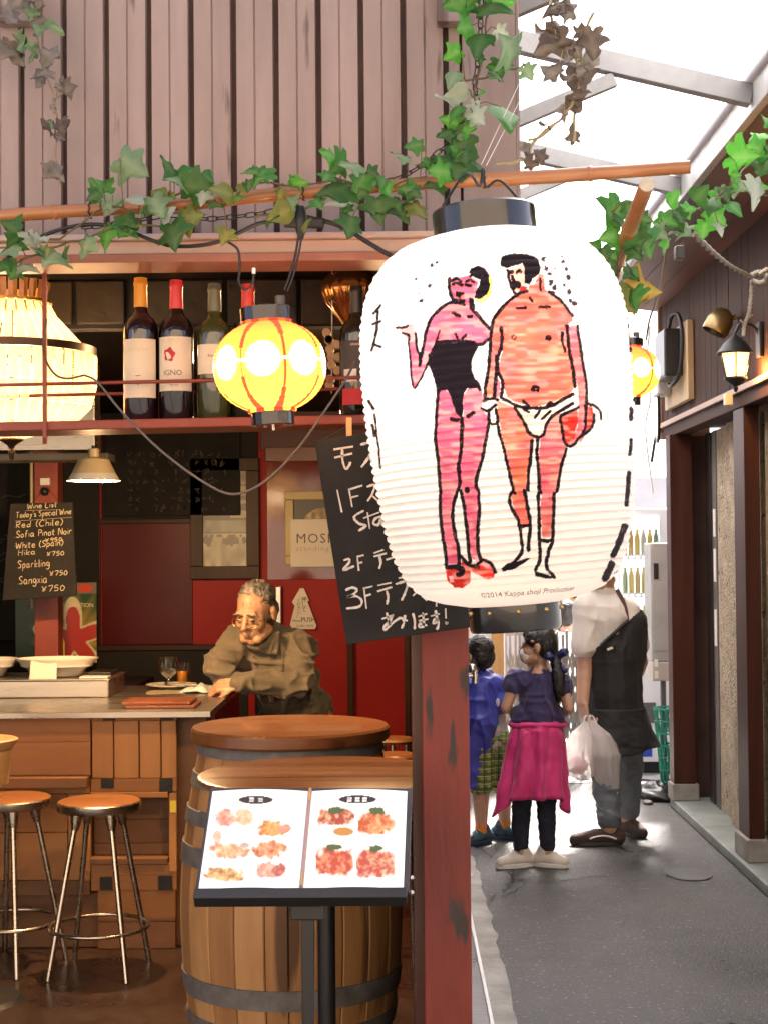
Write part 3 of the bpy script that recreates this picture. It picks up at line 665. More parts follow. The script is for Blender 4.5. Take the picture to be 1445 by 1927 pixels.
# round wooden seats stacked behind, right of the barrel
for k, (py, lab) in enumerate(((1388,'upper round wooden stool seat in the dark behind the barrel'),(1418,'lower round wooden stool seat in the dark behind the barrel'))):
    y = 5.9-.5*k; c = P(742,py,y); s = thing('back_stool', lab, 'stool', (c.x,y,.03), 'stools behind the barrel'); T = Matrix.Translation((c.x,y,0))
    MB().lathe([(0,c.z-.02),(.07,c.z-.02),(.078,c.z-.01),(.07,c.z),(0,c.z)],32,T).build('seat', M_seat, s, smooth=30)
    for q in range(3):
        aa = 2.1*q+.4; MB().tube([(c.x+.05*math.cos(aa),y+.05*math.sin(aa),c.z-.02),(c.x+.07*math.cos(aa),y+.07*math.sin(aa),.031)],.009,8).build('leg', M_chr, s, smooth=50)

# ------------------------------------------------------------------ lit menu stand
ms = thing('menu_stand', 'lit double-page food menu on a black floor stand', 'menu stand', (P(578,1800,3.1).x,3.1,.0))
TL, TR, BL, BR = P(397,1486,3.17), P(773,1486,3.17), P(369,1678,2.99), P(766,1676,2.99)
nrm = (TR-TL).cross(TL-BL).normalized();  nrm = nrm if nrm.y < 0 else -nrm
def q4(u, v, d=0): return (BL*(1-u)+BR*u)*(1-v)+(TL*(1-u)+TR*u)*v + nrm*d
def slab(u0, v0, u1, v1, d0, d1, nm, m, bevel=.0015):
    a = [q4(u,v,d0) for u, v in ((u0,v0),(u1,v0),(u1,v1),(u0,v1))]; b = [q4(u,v,d1) for u, v in ((u0,v0),(u1,v0),(u1,v1),(u0,v1))]
    return MB().add(a+b,[(3,2,1,0),(4,5,6,7),(0,1,5,4),(1,2,6,5),(2,3,7,6),(3,0,4,7)]).build(nm, m, ms, bevel=bevel)
M_bind = mat('dark_binder', (.03,.03,.034), (.05,.05,.055), scale=20, rough=.35)
slab(-.004,-.005,1.008,1.02,-.012,0,'cover',M_bind)
slab(-.002,-.10,1.0,-.006,-.016,.014,'ledge',M_blk)
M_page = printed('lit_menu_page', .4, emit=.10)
Z7 = lambda pts: [(360+a/3.284, 1440+b/3.284) for a, b in pts]
FOOD = [ # cx, cy, rx, ry (zoomed units), colours
 (215,325,60,45,(.55,.20,.22),(.8,.6,.55)),(330,320,60,50,(.62,.42,.30),(.85,.75,.65)),(500,392,70,46,(.50,.17,.05),(.85,.55,.25)),(575,390,45,26,(.60,.22,.18),(.75,.4,.35)),
 (240,530,105,42,(.60,.24,.18),(.85,.68,.5)),(490,520,95,50,(.42,.12,.06),(.85,.5,.35)),(215,675,112,40,(.30,.16,.06),(.85,.68,.4)),(500,650,95,42,(.55,.28,.28),(.8,.55,.5)),(545,650,40,38,(.25,.08,.07),(.6,.25,.25)),(160,440,22,35,(.7,.5,.45),(.85,.75,.7)),(330,495,30,16,(.35,.33,.36),(.5,.5,.5))]
RECT = [((780,250),(1010,370),(.40,.10,.07),(.80,.74,.55)),((1030,255),(1260,430),(.52,.14,.06),(.82,.62,.38)),((770,480),(1002,690),(.50,.11,.07),(.80,.48,.34)),((1018,485),(1260,695),(.48,.12,.09),(.84,.70,.56))]
for s_, (u0, u1) in enumerate(((.012,.488),(.508,.982))):
    mb = MB(); nu, nv = 170, 130
    for j in range(nv+1):
        for i in range(nu+1):
            u, v = i/nu, j/nv; mb.v.append(q4(u0+(u1-u0)*u, .012+.965*v, .002+.007*math.sin(math.pi*u)*(1 if s_ else 1)))
    for j in range(nv):
        for i in range(nu):
            a = j*(nu+1)+i; mb.f.append((a,a+1,a+nu+2,a+nu+1))
    px = proj(np.array([tuple(p) for p in mb.v])); z7 = (px-np.array([360,1440]))*3.284
    col = np.full((len(px),3),.86); n1 = .6*vnoise(z7@np.array([[.8,.6],[-.6,.8]]),40,1)+.4*vnoise(z7@np.array([[.5,.87],[-.87,.5]]),19,21); n2 = .45*vnoise(z7@np.array([[.9,.43],[-.43,.9]]),24,2)+.35*vnoise(z7@np.array([[.3,.95],[-.95,.3]]),12,3)+.2*vnoise(z7@np.array([[.7,.71],[-.71,.7]]),6,4)
    for cx, cy, rx, ry, ca, cb in FOOD:
        d = np.hypot((z7[:,0]-cx)/(rx*1.2),(z7[:,1]-cy)/(ry*1.2))+(n1-.5)*.7+(n2-.5)*.3; k = np.clip((1-d)*5,0,1)[:,None]; ca, cb = np.array(ca)*np.array((.85,.62,.5)), np.array(cb)*np.array((.92,.78,.6)); tl_ = (abs(z7[:,0]-cx) < 26)&(abs(z7[:,1]-cy-ry*1.35-10) < 2.2)&(np.floor(z7[:,0]/5)%3 > 0); col[tl_] = (.25,.24,.24)
        mixv = np.clip((n2*.7+n1*.5-.3)*2,0,1)[:,None]; col = col*(1-k)+(np.array(ca)*(1-mixv)+np.array(cb)*mixv)*k
    for (x0,y0),(x1,y1),ca,cb in RECT:
        inside = (z7[:,0]>x0)&(z7[:,0]<x1)&(z7[:,1]>y0)&(z7[:,1]<y1)
        d = np.hypot((z7[:,0]-(x0+x1)/2)/((x1-x0)*.66),(z7[:,1]-(y0*.42+y1*.58))/((y1-y0)*.50))+(n1-.5)*.6
        ca, cb = np.array(ca)*np.array((.85,.62,.55)), np.array(cb)*np.array((.9,.72,.55))
        k = np.clip((1-d)*4,0,1)[:,None]; mixv = np.clip((n2*.8+n1*.4-.52)*2.2,0,1)[:,None]
        bgc = np.array((.85,.80,.72)); c_ = bgc*(1-k)+(np.array(ca)*(1-mixv)+np.array(cb)*mixv)*k
        gr = np.hypot((z7[:,0]-(x0+x1)/2)/60,(z7[:,1]-(y0+28))/26)+(n2-.5)*.9 < .8
        c_[gr] = (.07,.11,.045); col[inside] = c_[inside]
    e = np.hypot((z7[:,0]-940)/62,(z7[:,1]-410)/26) < 1; col[e] = (.46,.22,.05)
    for cx, cy, rx in ((400,214,105),(1028,211,115)):
        e = np.hypot((z7[:,0]-cx)/rx,(z7[:,1]-cy)/25) < 1; col[e] = (.03,.028,.028)
        for k in ((-25,30) if cx < 700 else (-50,0,45)):
            e = (abs(z7[:,0]-cx-k) < 14)&(abs(z7[:,1]-cy) < 13); col[e] = (.75,.75,.74)
            e = (abs(z7[:,0]-cx-k) < 14)&(abs(abs(z7[:,1]-cy)-4) < 1.6); col[e] = (.12,.12,.12)
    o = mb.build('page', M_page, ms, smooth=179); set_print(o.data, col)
M_brass = mat('brass', (.60,.40,.14), rough=.3, metal=1)
slab(.489,.0,.507,1.0,.001,.006,'spine',mat('pinkish_spine',(.42,.30,.28),rough=.4))
for v in (.02,.86): slab(.493,v,.503,v+.13,.007,.012,'ring_bar',M_brass)
t_, b_ = P(567,1697,3.06), P(590,1697,3.06)
MB().box((t_.x,3.055,.02),(b_.x,3.067,t_.z-.005)).build('pole', M_blk, ms, bevel=.002)
MB().box((t_.x-.02,3.03,t_.z-.03),(b_.x+.02,3.08,t_.z+.0)).build('bracket', M_blk, ms, bevel=.003)
MB().box((t_.x-.16,2.96,.002),(b_.x+.16,3.18,.019)).build('base', M_blk, ms, bevel=.004)
for py in (1652,1680):
    c = P(774,py,3.02); MB().ell(c,.005).build('knob', M_chr, ms, smooth=179)
# no lamp is built on the stand; the page material itself glows evenly
# ------------------------------------------------------------------ big white paper lantern with the painted couple
WARM = (1.0,.72,.42)
ZA = lambda s: [(700+a/4.8167, 430+b/4.8167) for a, b in s]
ZB = lambda s: [(880+a/4.5156, 440+b/4.5156) for a, b in s]
ZC = lambda s: [(760+a/4.8167, 700+b/4.8167) for a, b in s]
ZD = lambda s: [(900+a/4.7, 720+b/4.7) for a, b in s]
ZE = lambda s: [(580+a/4.48, 800+b/4.48) for a, b in s]
ZF = lambda s: [(860+a/3.1075, 1040+b/3.1075) for a, b in s]
PINK, ORNG, RED, BLK, YEL, CRM = (.76,.13,.23), (.80,.165,.115), (.62,.03,.02), (.012,.008,.012), (.95,.80,.12), (.90,.82,.66)
ROSE = (.78,.15,.17)
FILL = [
 (PINK, ZA([(335,1040),(350,1200),(380,1445),(450,1340),(520,1180),(575,1050),(610,930),(500,920),(470,1040),(445,1150),(425,1240),(410,1080),(395,950)])),
 ((.86,.40,.42), ZA([(225,905),(280,890),(310,870),(370,862),(400,950),(400,1010),(335,1040),(300,980),(262,945)])),
 (PINK, ZA([(700,675),(835,690),(835,630),(890,630),(900,720),(960,790),(1060,905),(1060,1000),(970,1050),(850,1025),(610,1035),(520,1180),(490,1000),(500,920),(545,800),(640,720)])),
 (YEL, ZA([(1050,400),(1085,470),(1085,570),(1045,645),(985,682),(920,660),(1040,590),(1065,500)])),
 (PINK, ZA([(700,450),(790,440),(880,425),(955,480),(950,560),(905,650),(830,660),(740,652),(712,600),(695,520)])),
 (BLK, ZA([(868,400),(895,360),(955,333),(1020,358),(1060,420),(1068,520),(1040,600),(980,642),(922,632),(932,570),(968,520),(972,468),(915,435)])),
 (BLK, ZA([(560,1050),(610,1030),(850,1012),(972,1050),(935,1120),(905,1200),(905,1290),(945,1390),(978,1462),(860,1450),(830,1500),(822,1590),(780,1780),(745,1780),(700,1590),(688,1462),(600,1470),(575,1350),(530,1250),(518,1150)])),
 (BLK, ZC([(310,140),(380,165),(412,190),(460,330),(478,405),(530,415),(535,210),(570,148),(690,150),(640,60),(300,60)])),
 (PINK, ZC([(312,165),(380,168),(412,200),(462,360),(520,430),(510,600),(490,820),(495,1000),(480,1070),(440,1250),(450,1400),(480,1590),(490,1740),(400,1740),(370,1590),(330,1400),(325,1100),(310,900),(285,600),(300,300)])),
 (PINK, ZC([(535,430),(537,225),(572,152),(690,145),(722,240),(700,330),(770,420),(765,500),(720,750),(655,1000),(680,1130),(680,1400),(665,1590),(680,1700),(620,1700),(580,1590),(560,1350),(515,1080),(500,1000),(505,820),(530,600)])),
 (RED, ZE([(1150,1200),(1200,1175),(1290,1185),(1290,1120),(1340,1160),(1368,1240),(1360,1330),(1300,1372),(1230,1368),(1170,1310)])),
 ((.85,.45,.5), ZE([(1180,1270),(1220,1270),(1225,1330),(1190,1320)])),
 (RED, ZF([(62,60),(100,70),(160,40),(190,60),(222,110),(215,145),(180,158),(120,130),(75,100)])),
 ((.85,.35,.42), ZF([(90,10),(130,10),(175,50),(185,90),(150,80),(110,55)])),
 (ORNG, ZB([(200,790),(272,800),(285,900),(262,1050),(240,1200),(215,1390),(160,1400),(150,1330),(180,1130),(190,950)])),
 (ROSE, ZB([(830,780),(930,780),(960,950),(985,1150),(1012,1300),(1010,1450),(1000,1700),(960,1780),(915,1740),(930,1626),(940,1500),(935,1350),(910,1200),(890,1150),(850,960)])),
 (ORNG, ZB([(430,510),(500,490),(520,430),(560,430),(600,340),(645,350),(652,470),(700,500),(780,560),(860,650),(890,735),(830,780),(850,960),(890,1150),(892,1330),(850,1372),(700,1440),(560,1470),(400,1430),(330,1390),(300,1280),(250,1160),(290,1000),(272,800),(200,790),(240,690),(330,590)])),
 ((.92,.50,.40), ZB([(345,310),(480,255),(492,430),(470,500),(392,492),(362,420),(342,360)])),
 (BLK, ZB([(270,240),(290,190),(400,162),(540,180),(600,222),(622,290),(600,340),(548,380),(522,432),(480,422),(480,300),(462,252),(330,290),(275,272)])),
 (ORNG, ZD([(165,160),(320,220),(430,390),(480,470),(492,510),(462,600),(442,800),(432,950),(410,960),(430,1100),(440,1250),(370,1272),(342,1180),(300,1080),(290,990),(312,950),(265,780),(225,600),(195,400),(170,240)])),
 (ROSE, ZD([(540,490),(590,400),(640,300),(725,270),(752,500),(775,580),(732,720),(712,850),(682,970),(665,1100),(650,1365),(560,1372),(545,1100),(552,970),(532,700)])),
 (CRM, ZD([(320,222),(500,215),(640,195),(845,105),(825,170),(700,240),(620,330),(580,450),(530,482),(480,460),(400,330)])),
 (RED, ZD([(730,290),(875,225),(880,330),(860,420),(850,540),(800,558),(745,480)])),
 (RED, ZD([(940,230),(1005,195),(1020,300),(1000,395),(925,450)])),
 (ROSE, ZD([(885,120),(965,120),(960,300),(930,440),(860,520),(840,500),(880,380)])),
 (BLK, ZD([(195,1640),(280,1590),(340,1580),(460,1545),(440,1570),(380,1610),(300,1660),(210,1668)])),
 (BLK, ZD([(485,1660),(540,1680),(610,1700),(675,1725),(600,1735),(500,1712)])),
 (BLK, ZB([(600,365),(625,375),(620,440),(630,490),(605,480),(598,420)])),
 (BLK, ZA([(760,565),(835,575),(830,615),(790,635),(752,610)])),
 (BLK, ZB([(360,350),(385,345),(400,390),(440,400),(460,430),(440,470),(410,465),(392,480),(372,440)])),
 ((.75,.03,.03), ZB([(455,440),(500,450),(480,505),(430,500)])),
 ((.75,.05,.04), ZA([(810,600),(838,600),(835,640),(790,642)])),
 ((.80,.20,.28), ZB([(245,1215),(275,1260),(270,1380),(215,1400)])),
]
LINE = [
 (3.2, ZA([(830,690),(760,672),(700,672),(640,710),(545,800),(500,900),(470,1040),(445,1150),(425,1240)])), (2.6, ZA([(395,950),(405,1080),(430,1160),(425,1245)])),
 (2.2, ZA([(330,1040),(345,1200),(378,1445),(450,1340),(520,1180),(575,1050),(607,930)])), (3.6, ZA([(885,640),(905,735),(960,790),(1060,905)])),
 (3.4, ZA([(700,450),(698,540),(715,610),(740,645),(830,655)])), (3.4, ZA([(600,1030),(850,1020),(970,1055),(1040,1010)])), (2.6, ZA([(755,955),(775,1015)])), (2.6, ZA([(850,965),(800,1010)])),
 (3.4, ZA([(735,765),(785,795)])), (3.4, ZA([(865,795),(905,797)])), (3.0, ZA([(730,505),(770,495),(815,510)])), (3.0, ZA([(725,470),(770,455),(800,480)])), (3.0, ZA([(845,510),(890,518)])), (3.0, ZA([(850,480),(890,470),(920,490)])),
 (2.6, ZA([(220,900),(290,895),(320,880)])), (2.6, ZA([(270,950),(330,965),(330,1030)])), (3.6, ZA([(520,1150),(530,1250),(580,1370),(600,1470)])), (3.6, ZA([(940,1390),(975,1460)])), (4.2, ZA([(905,650),(910,720)])), (2.4, ZA([(885,430),(940,400),(1000,440)])),
 (3.4, ZC([(305,150),(300,300),(285,600),(312,850),(325,1100),(330,1300),(350,1480),(375,1640),(385,1760)])), (3.6, ZC([(525,420),(525,550),(505,780),(490,860),(505,1000),(470,1120),(440,1280),(455,1440),(490,1590),(500,1760)])),
 (3.4, ZC([(515,1075),(545,1250),(570,1450),(585,1620),(600,1720)])), (3.4, ZC([(765,470),(735,650),(700,820),(650,1000),(675,1100),(680,1300),(665,1440),(670,1590),(690,1700)])),
 (4.2, ZC([(430,425),(490,435)])), (4.2, ZC([(580,400),(625,372)])), (4.6, ZC([(565,1060),(570,1075)])), (4.4, ZC([(490,830),(500,900)])),
 (3.2, ZC([(725,260),(790,240),(850,250)])), (3.0, ZC([(700,330),(760,350),(830,300)])), (3.2, ZC([(765,350),(770,440),(800,475),(850,450),(830,340)])),
 (3.0, ZE([(1160,1200),(1250,1210),(1300,1240)])), (4.4, ZE([(1170,1195),(1290,1200),(1300,1250),(1260,1260)])), (3.0, ZE([(1290,1110),(1350,1180),(1434,1200)])), (3.0, ZF([(20,20),(60,60),(100,80),(150,40)])), (3.2, ZF([(160,45),(200,70),(222,115)])),
 (3.4, ZB([(500,490),(430,510),(330,590),(240,690),(203,790),(190,900),(180,1100),(150,1300),(150,1395),(215,1400)])), (3.6, ZB([(285,800),(285,950),(255,1040),(240,1180),(225,1380)])), (3.4, ZB([(240,1040),(255,1170),(295,1270),(280,1390)])),
 (3.2, ZB([(690,495),(780,560),(850,645),(885,690)])), (3.6, ZB([(838,780),(850,900),(870,1050),(895,1180),(905,1300)])), (3.0, ZB([(930,785),(955,950),(985,1150),(1005,1300),(1005,1450),(990,1600)])), (2.8, ZB([(800,840),(800,920),(825,1000)])),
 (3.4, ZB([(280,1390),(350,1430),(440,1465),(560,1480),(680,1470),(800,1410),(890,1360)])), (3.4, ZB([(470,1420),(515,1465)])), (3.4, ZB([(700,1435),(680,1460)])), (3.0, ZB([(415,632),(490,628)])), (3.0, ZB([(610,622),(690,622)])), (2.6, ZB([(527,545),(542,575)])),
 (3.4, ZB([(560,1330),(545,1320),(565,1300),(592,1310),(590,1335)])), (3.0, ZB([(670,890),(680,870),(698,880),(690,900)])), (1.4, ZB([(370,880),(390,860),(410,880),(395,900),(372,885)])), (3.2, ZB([(335,310),(365,330),(375,320)])), (3.2, ZB([(410,330),(435,310),(450,320)])), (3.0, ZB([(340,330),(350,400),(385,490),(400,505)])),
 (3.2, ZD([(320,220),(400,350),(450,450),(520,480),(570,460),(600,370),(660,290),(760,230),(830,180)])), (3.2, ZD([(165,350),(190,480),(240,650),(270,800),(305,950)])), (3.4, ZD([(320,980),(290,970),(272,1040),(290,1110),(340,1200),(365,1300),(375,1400),(385,1490),(330,1570),(270,1620)])),
 (3.4, ZD([(470,510),(460,650),(440,800),(435,950)])), (3.6, ZD([(405,955),(430,1100),(455,1230),(450,1350),(440,1440),(440,1480)])), (3.4, ZD([(360,1275),(440,1265)])), (3.4, ZD([(520,490),(515,650),(530,800),(535,950)])), (3.4, ZD([(550,970),(525,990),(530,1150),(535,1380),(540,1450),(540,1560),(500,1660)])),
 (3.2, ZD([(775,590),(735,720),(712,850),(690,960)])), (3.4, ZD([(668,980),(665,1120),(650,1390),(620,1480),(600,1620),(665,1720)])), (3.6, ZD([(530,1385),(600,1400),(640,1395)])), (3.0, ZD([(725,290),(800,255),(880,220)])), (3.0, ZD([(720,300),(740,440),(770,540),(820,560),(900,480),(1000,400),(1020,290)])), (2.8, ZD([(970,190),(1030,210),(1075,260),(1080,320)])),
 (2.4, ZD([(940,200),(940,400),(860,530)])), (3.0, ZD([(500,310),(550,230)])), (3.0, ZD([(560,320),(630,255)])), (3.0, ZD([(395,160),(440,205)])), (3.0, ZD([(400,235),(445,260)])),
 # writing on the sides
 (2.6, [(700,660),(708,625),(712,585)]), (2.8, [(703,590),(716,575)]), (2.6, [(702,610),(716,604)]), (2.6, [(706,650),(716,653)]), (3, [(694,755),(703,770)]), (3, [(700,800),(706,820)]), (2, [(705,780),(712,840),(716,880)]),
 (3.4, [(1187,828),(1185,855)]), (4.4, [(1183,890),(1178,950)]), (6, [(1175,990),(1160,1030),(1153,1045)]), (7, [(1150,1062),(1138,1088)]), (4, [(1187,770),(1187,790)]), (3.5, [(1183,600),(1187,660)])]
DOTS = [ (812,500,5),(822,494,3),(782,525,2.5),(808,537,3.4),(780,574,3),(793,567,3),(788,553,1.8),(1022,487,4),(1028,505,4.5),(1033,515,3.5),(1044,506,2.4),(1035,532,4),(1043,540,4.5),(1060,492,3.4),(1064,506,3.6),(1067,522,4),(1062,536,3.8),(1070,549,3.5),(1072,565,4),(1081,573,4.6),(1075,590,2.6),(1056,482,2),(1040,550,3)]
top_c, bot_c = P(913,446,2.95), P(968,1136,2.95)
Lax = (top_c-bot_c); LH = Lax.length; az = Lax.normalized()
bl = thing('paper_lantern', 'big white paper lantern painted with a couple in swimwear', 'lantern', bot_c, 'paper lanterns over the front')
ML = frame_at(bot_c, (az.cross(Vector((0,1,0)))*-1 if False else Vector((0,1,0)).cross(az)), az)   # local z along the axis
prof = [(0,.080),(.012,.135),(.035,.175),(.075,.202),(.13,.221),(.22,.237),(.35,.248),(.5,.2545),(.65,.2585),(.76,.255),(.84,.243),(.90,.224),(.945,.198),(.975,.166),(.992,.128),(1.0,.096)]
NR, RPR = 48, 10; NT = NR*RPR
th = np.concatenate([np.linspace(math.pi*.93, math.pi*2.07, 620, endpoint=False), np.linspace(math.pi*2.07, math.pi*2.93, 70, endpoint=False)])
tt = np.linspace(0,1,NT+1); rad = np.interp(tt,[a for a,_ in prof],[b for _,b in prof])
kk = np.ones(9)/9; rad = np.convolve(np.pad(rad,4,mode='edge'),kk,'valid')
ph = np.abs(np.sin(np.pi*tt*NR)); slope = np.clip((rad/.2585),.3,1)
rad2 = rad - .0058*(1-ph**.65)*slope + .0016
TH, TT = np.meshgrid(th, tt); RR = rad2[:,None]*(1+.006*np.sin(3*TH+9*TT)*np.sin(np.pi*TT)[:, :])
RR = RR + .0010*np.sin(TH*23+TT*70)*np.sin(TT*151+TH*5)*(ph[:,None])
loc = np.stack([RR*np.cos(TH), RR*np.sin(TH), TT*LH],-1).reshape(-1,3)
A = np.array(ML); wv = loc@A[:3,:3].T+A[:3,3]
nT = len(th); faces = []
ii = np.arange(NT)[:,None]*nT; jj = np.arange(nT)[None,:]; j2 = (jj+1)%nT
faces = np.stack([ii+jj, ii+j2, ii+nT+j2, ii+nT+jj],-1).reshape(-1,4)
me = bpy.data.meshes.new('paper_shell'); me.from_pydata((wv-np.array(bot_c)).tolist(), [], faces.tolist())
px = proj(wv); front = (np.sin(TH).ravel() < .12)
col = np.full((len(px),3),.0); col[:] = (.90,.865,.82)
wob = np.stack([vnoise(px,9,5)-.5, vnoise(px,9,6)-.5],1)*1.9; q = px+wob
rough_ = vnoise(px,3.0,8); band = .5+.5*np.sin(px[:,1]*.55+px[:,0]*.06)
for c_, poly in FILL:
    lo_, hi_ = np.min(poly,0)-6, np.max(poly,0)+6
    sel = np.where(front & (px[:,0]>lo_[0])&(px[:,0]<hi_[0])&(px[:,1]>lo_[1])&(px[:,1]<hi_[1]))[0]
    if not len(sel): continue
    ins = sel[in_poly(q[sel], poly)]
    cc = np.array(c_)*np.ones((len(ins),1))
    if sum(c_) > .3:                                  # paint laid on with a brush: paler streaks
        k = np.clip((vnoise(px[ins]*np.array([.35,1.3]),7,11)-.42)*1.5,0,.42)[:,None]; k2 = (vnoise(px[ins],22,12)-.5)[:,None]
        cc = cc*(1-k)+np.array((.92,.52,.44))*k; cc = cc*(1+.35*k2); 
        if c_ in (ORNG, ROSE): cc[:,1] *= 1+.5*(vnoise(px[ins],30,14)-.45); 
    col[ins] = np.clip(cc,0,1)
for wd, line in LINE:
    line = smooth2(line,4); lo_, hi_ = np.min(line,0)-10, np.max(line,0)+10
    sel = np.where(front & (px[:,0]>lo_[0])&(px[:,0]<hi_[0])&(px[:,1]>lo_[1])&(px[:,1]<hi_[1]))[0]
    if not len(sel): continue
    ins = sel[near_line(q[sel], line, wd*(.85+.3*rough_[sel]))]
    dry = (rough_[ins] > .80)
    col[ins[~dry]] = BLK; col[ins[dry]] = (.08,.05,.055)
for x, y_, r in DOTS:
    sel = np.where(front & (np.abs(px[:,0]-x)<12)&(np.abs(px[:,1]-y_)<12))[0]
    d = np.hypot(*(px[sel]-np.array([x,y_])).T)+(vnoise(px[sel],4,int(x))-.5)*r*1.5; col[sel[d<r]] = (.04,.03,.05)
M_paper = paper('big_lantern_paper',.6)
me.materials.append(M_paper); 
sh = fin('paper_shell', me, bl, smooth=179); set_print(sh.data, col)
M_lac = mat('black_lacquer', (.012,.011,.012), (.02,.018,.018), scale=9, rough=.16, coat=.6)
MB().lathe([(.093,LH-.012),(.099,LH-.010),(.099,LH+.050),(.096,LH+.054),(.090,LH+.054),(.088,LH)],64,ML).build('top_ring', M_lac, bl, smooth=30)
MB().lathe([(.080,.012),(.089,.008),(.089,-.044),(.086,-.05),(.079,-.05),(.078,.004)],64,ML).build('bottom_ring', M_lac, bl, smooth=30)
for k in range(10):
    a = 2*math.pi*k/10+.3; MB().ell(ML@Vector((.0895*math.cos(a),.0895*math.sin(a),-.012)),.0045,n=8,m=6).build('stud', M_brass, bl, smooth=179)
hk = ML@Vector((0,0,LH+.05)); h0, h1 = P(905,412,2.9), P(908,325,2.95)
MB().tube(spline([ML@Vector((-.09,-.02,LH+.045)), ML@Vector((-.03,-.02,LH+.12)), P(902,350,2.95), P(908,318,2.97), P(914,352,2.97), ML@Vector((.04,.02,LH+.11)), ML@Vector((.09,.02,LH+.045))],6),.0028,6).build('wire_handle', M_iron, bl, smooth=60)
# the maker's line along the lower edge
def wrap(p):
    # start at a pixel on the lower edge and follow the shell
    t0 = .030; ang = math.pi*1.5 - .42 + p.x/.165; r = float(np.interp(t0+p.z/LH, tt, rad2))+.0016
    return ML@Vector((r*math.cos(ang), r*math.sin(ang), (t0)*LH+p.z))
M_ink = mat('faded_ink', (.10,.055,.05), rough=.7)
text_mesh('\u00a92014 Kappa shoji Production', .0135, None, 'maker_line', M_ink, bl, warp=wrap)
LB = ML@Vector((-.02,-.05,LH*.66)); point('bulb_light', LB, 1.2, (1,.90,.76), .05, bl)
MB().ell(LB+Vector((0,0,.0)),.028).build('bulb', mat('bulb_glass',(.9,.85,.75),emit=(1,.85,.6),estr=3.5), bl, smooth=179)

# ------------------------------------------------------------------ round lanterns, orange above and yellow below with white moons
M_rpap = paper('round_lantern_paper',.72)
def round_lantern(cpx, cpy, Y, r, lab, energy, tilt=0, rot=0):
    c = P(cpx,cpy,Y); h = r*.83
    o = thing('round_lantern', lab, 'lantern', c, 'paper lanterns over the front'); Mr = Matrix.Translation(c)@Matrix.Rotation(R(tilt),4,'Y')
    nr, rp, nth = 26, 5, 220; N = nr*rp; mb = MB(); cols = []
    zz = np.linspace(-1,1,N+1)*.985
    for i, z in enumerate(zz):
        rr_ = r*(max(0,1-abs(z)**2.25))**.5; rr_ = max(rr_, r*.43)
        rr_ -= .0016*(1-abs(math.sin(math.pi*i/rp)))
        for k in range(nth):
            a = 2*math.pi*k/nth+rot; mb.v.append(Mr@Vector((rr_*math.cos(a), rr_*math.sin(a), z*h)))
            t = (z+1)/2; base = np.array((.93,.62,.045))*(1-t)+np.array((.90,.26,.045))*t if t > .55 else np.array((.93,.53,.09))
            if t > .5: base = np.array((.93,.53,.09))*(1-((t-.5)/.5)**.7)+np.array((.85,.11,.045))*((t-.5)/.5)**.7
            sec = ((a-rot)/(2*math.pi)*8)%1; dx = (sec-.5)*2*math.pi/8*r; dz = z*h-.004
            lw = (.0022+.008*abs(z)**3)
            if min(sec,1-sec)*2*math.pi/8*max(rr_,.03) < lw+.0008: base = np.array((.40,.04,.03))
            if math.hypot(dx,dz) < r*.31 or (abs(dz) < r*.022): base = np.array((.97,.95,.90))
            cols.append(base)
    for i in range(N):
        for k in range(nth): mb.f.append((i*nth+k, i*nth+(k+1)%nth, (i+1)*nth+(k+1)%nth, (i+1)*nth+k))
    s = mb.build('paper_shell', M_rpap, o, smooth=179); set_print(s.data, np.array(cols))
    MB().lathe([(r*.44,h*.96),(r*.485,h*.96),(r*.485,h*1.24),(r*.45,h*1.26),(r*.42,h*1.0)],48,Mr).build('top_ring', M_lac, o, smooth=30)
    MB().lathe([(r*.36,-h*.97),(r*.385,-h*.96),(r*.385,-h*1.25),(r*.34,-h*1.27),(0,-h*1.22)],48,Mr).build('bottom_ring', M_lac, o, smooth=30)
    MB().tube([Mr@Vector((0,0,-h*1.23)),Mr@Vector((0,0,-h*1.36))],.003,6).build('bottom_loop', M_chr, o)
    point('bulb_light', c, energy, (1,.66,.36), .03, o)
    MB().ell(c,.022).build('bulb', MATS['bulb_glass'], o, smooth=179)
    MB().tube([Mr@Vector((.03,0,h*1.0)),Mr@Vector((.03,0,h*1.5))],.011,12).build('socket', mat('smoky_plastic',(.07,.06,.05),rough=.25), o, smooth=40)
    return o
round_lantern(508,690,3.2,.1175,'round yellow lantern with white moons hanging before the wine bottles',1.5,-3,R(-90-25))
round_lantern(1181,700,5.4,.112,'round red and yellow lantern half hidden behind the big white one',.75,0,R(-90-5))

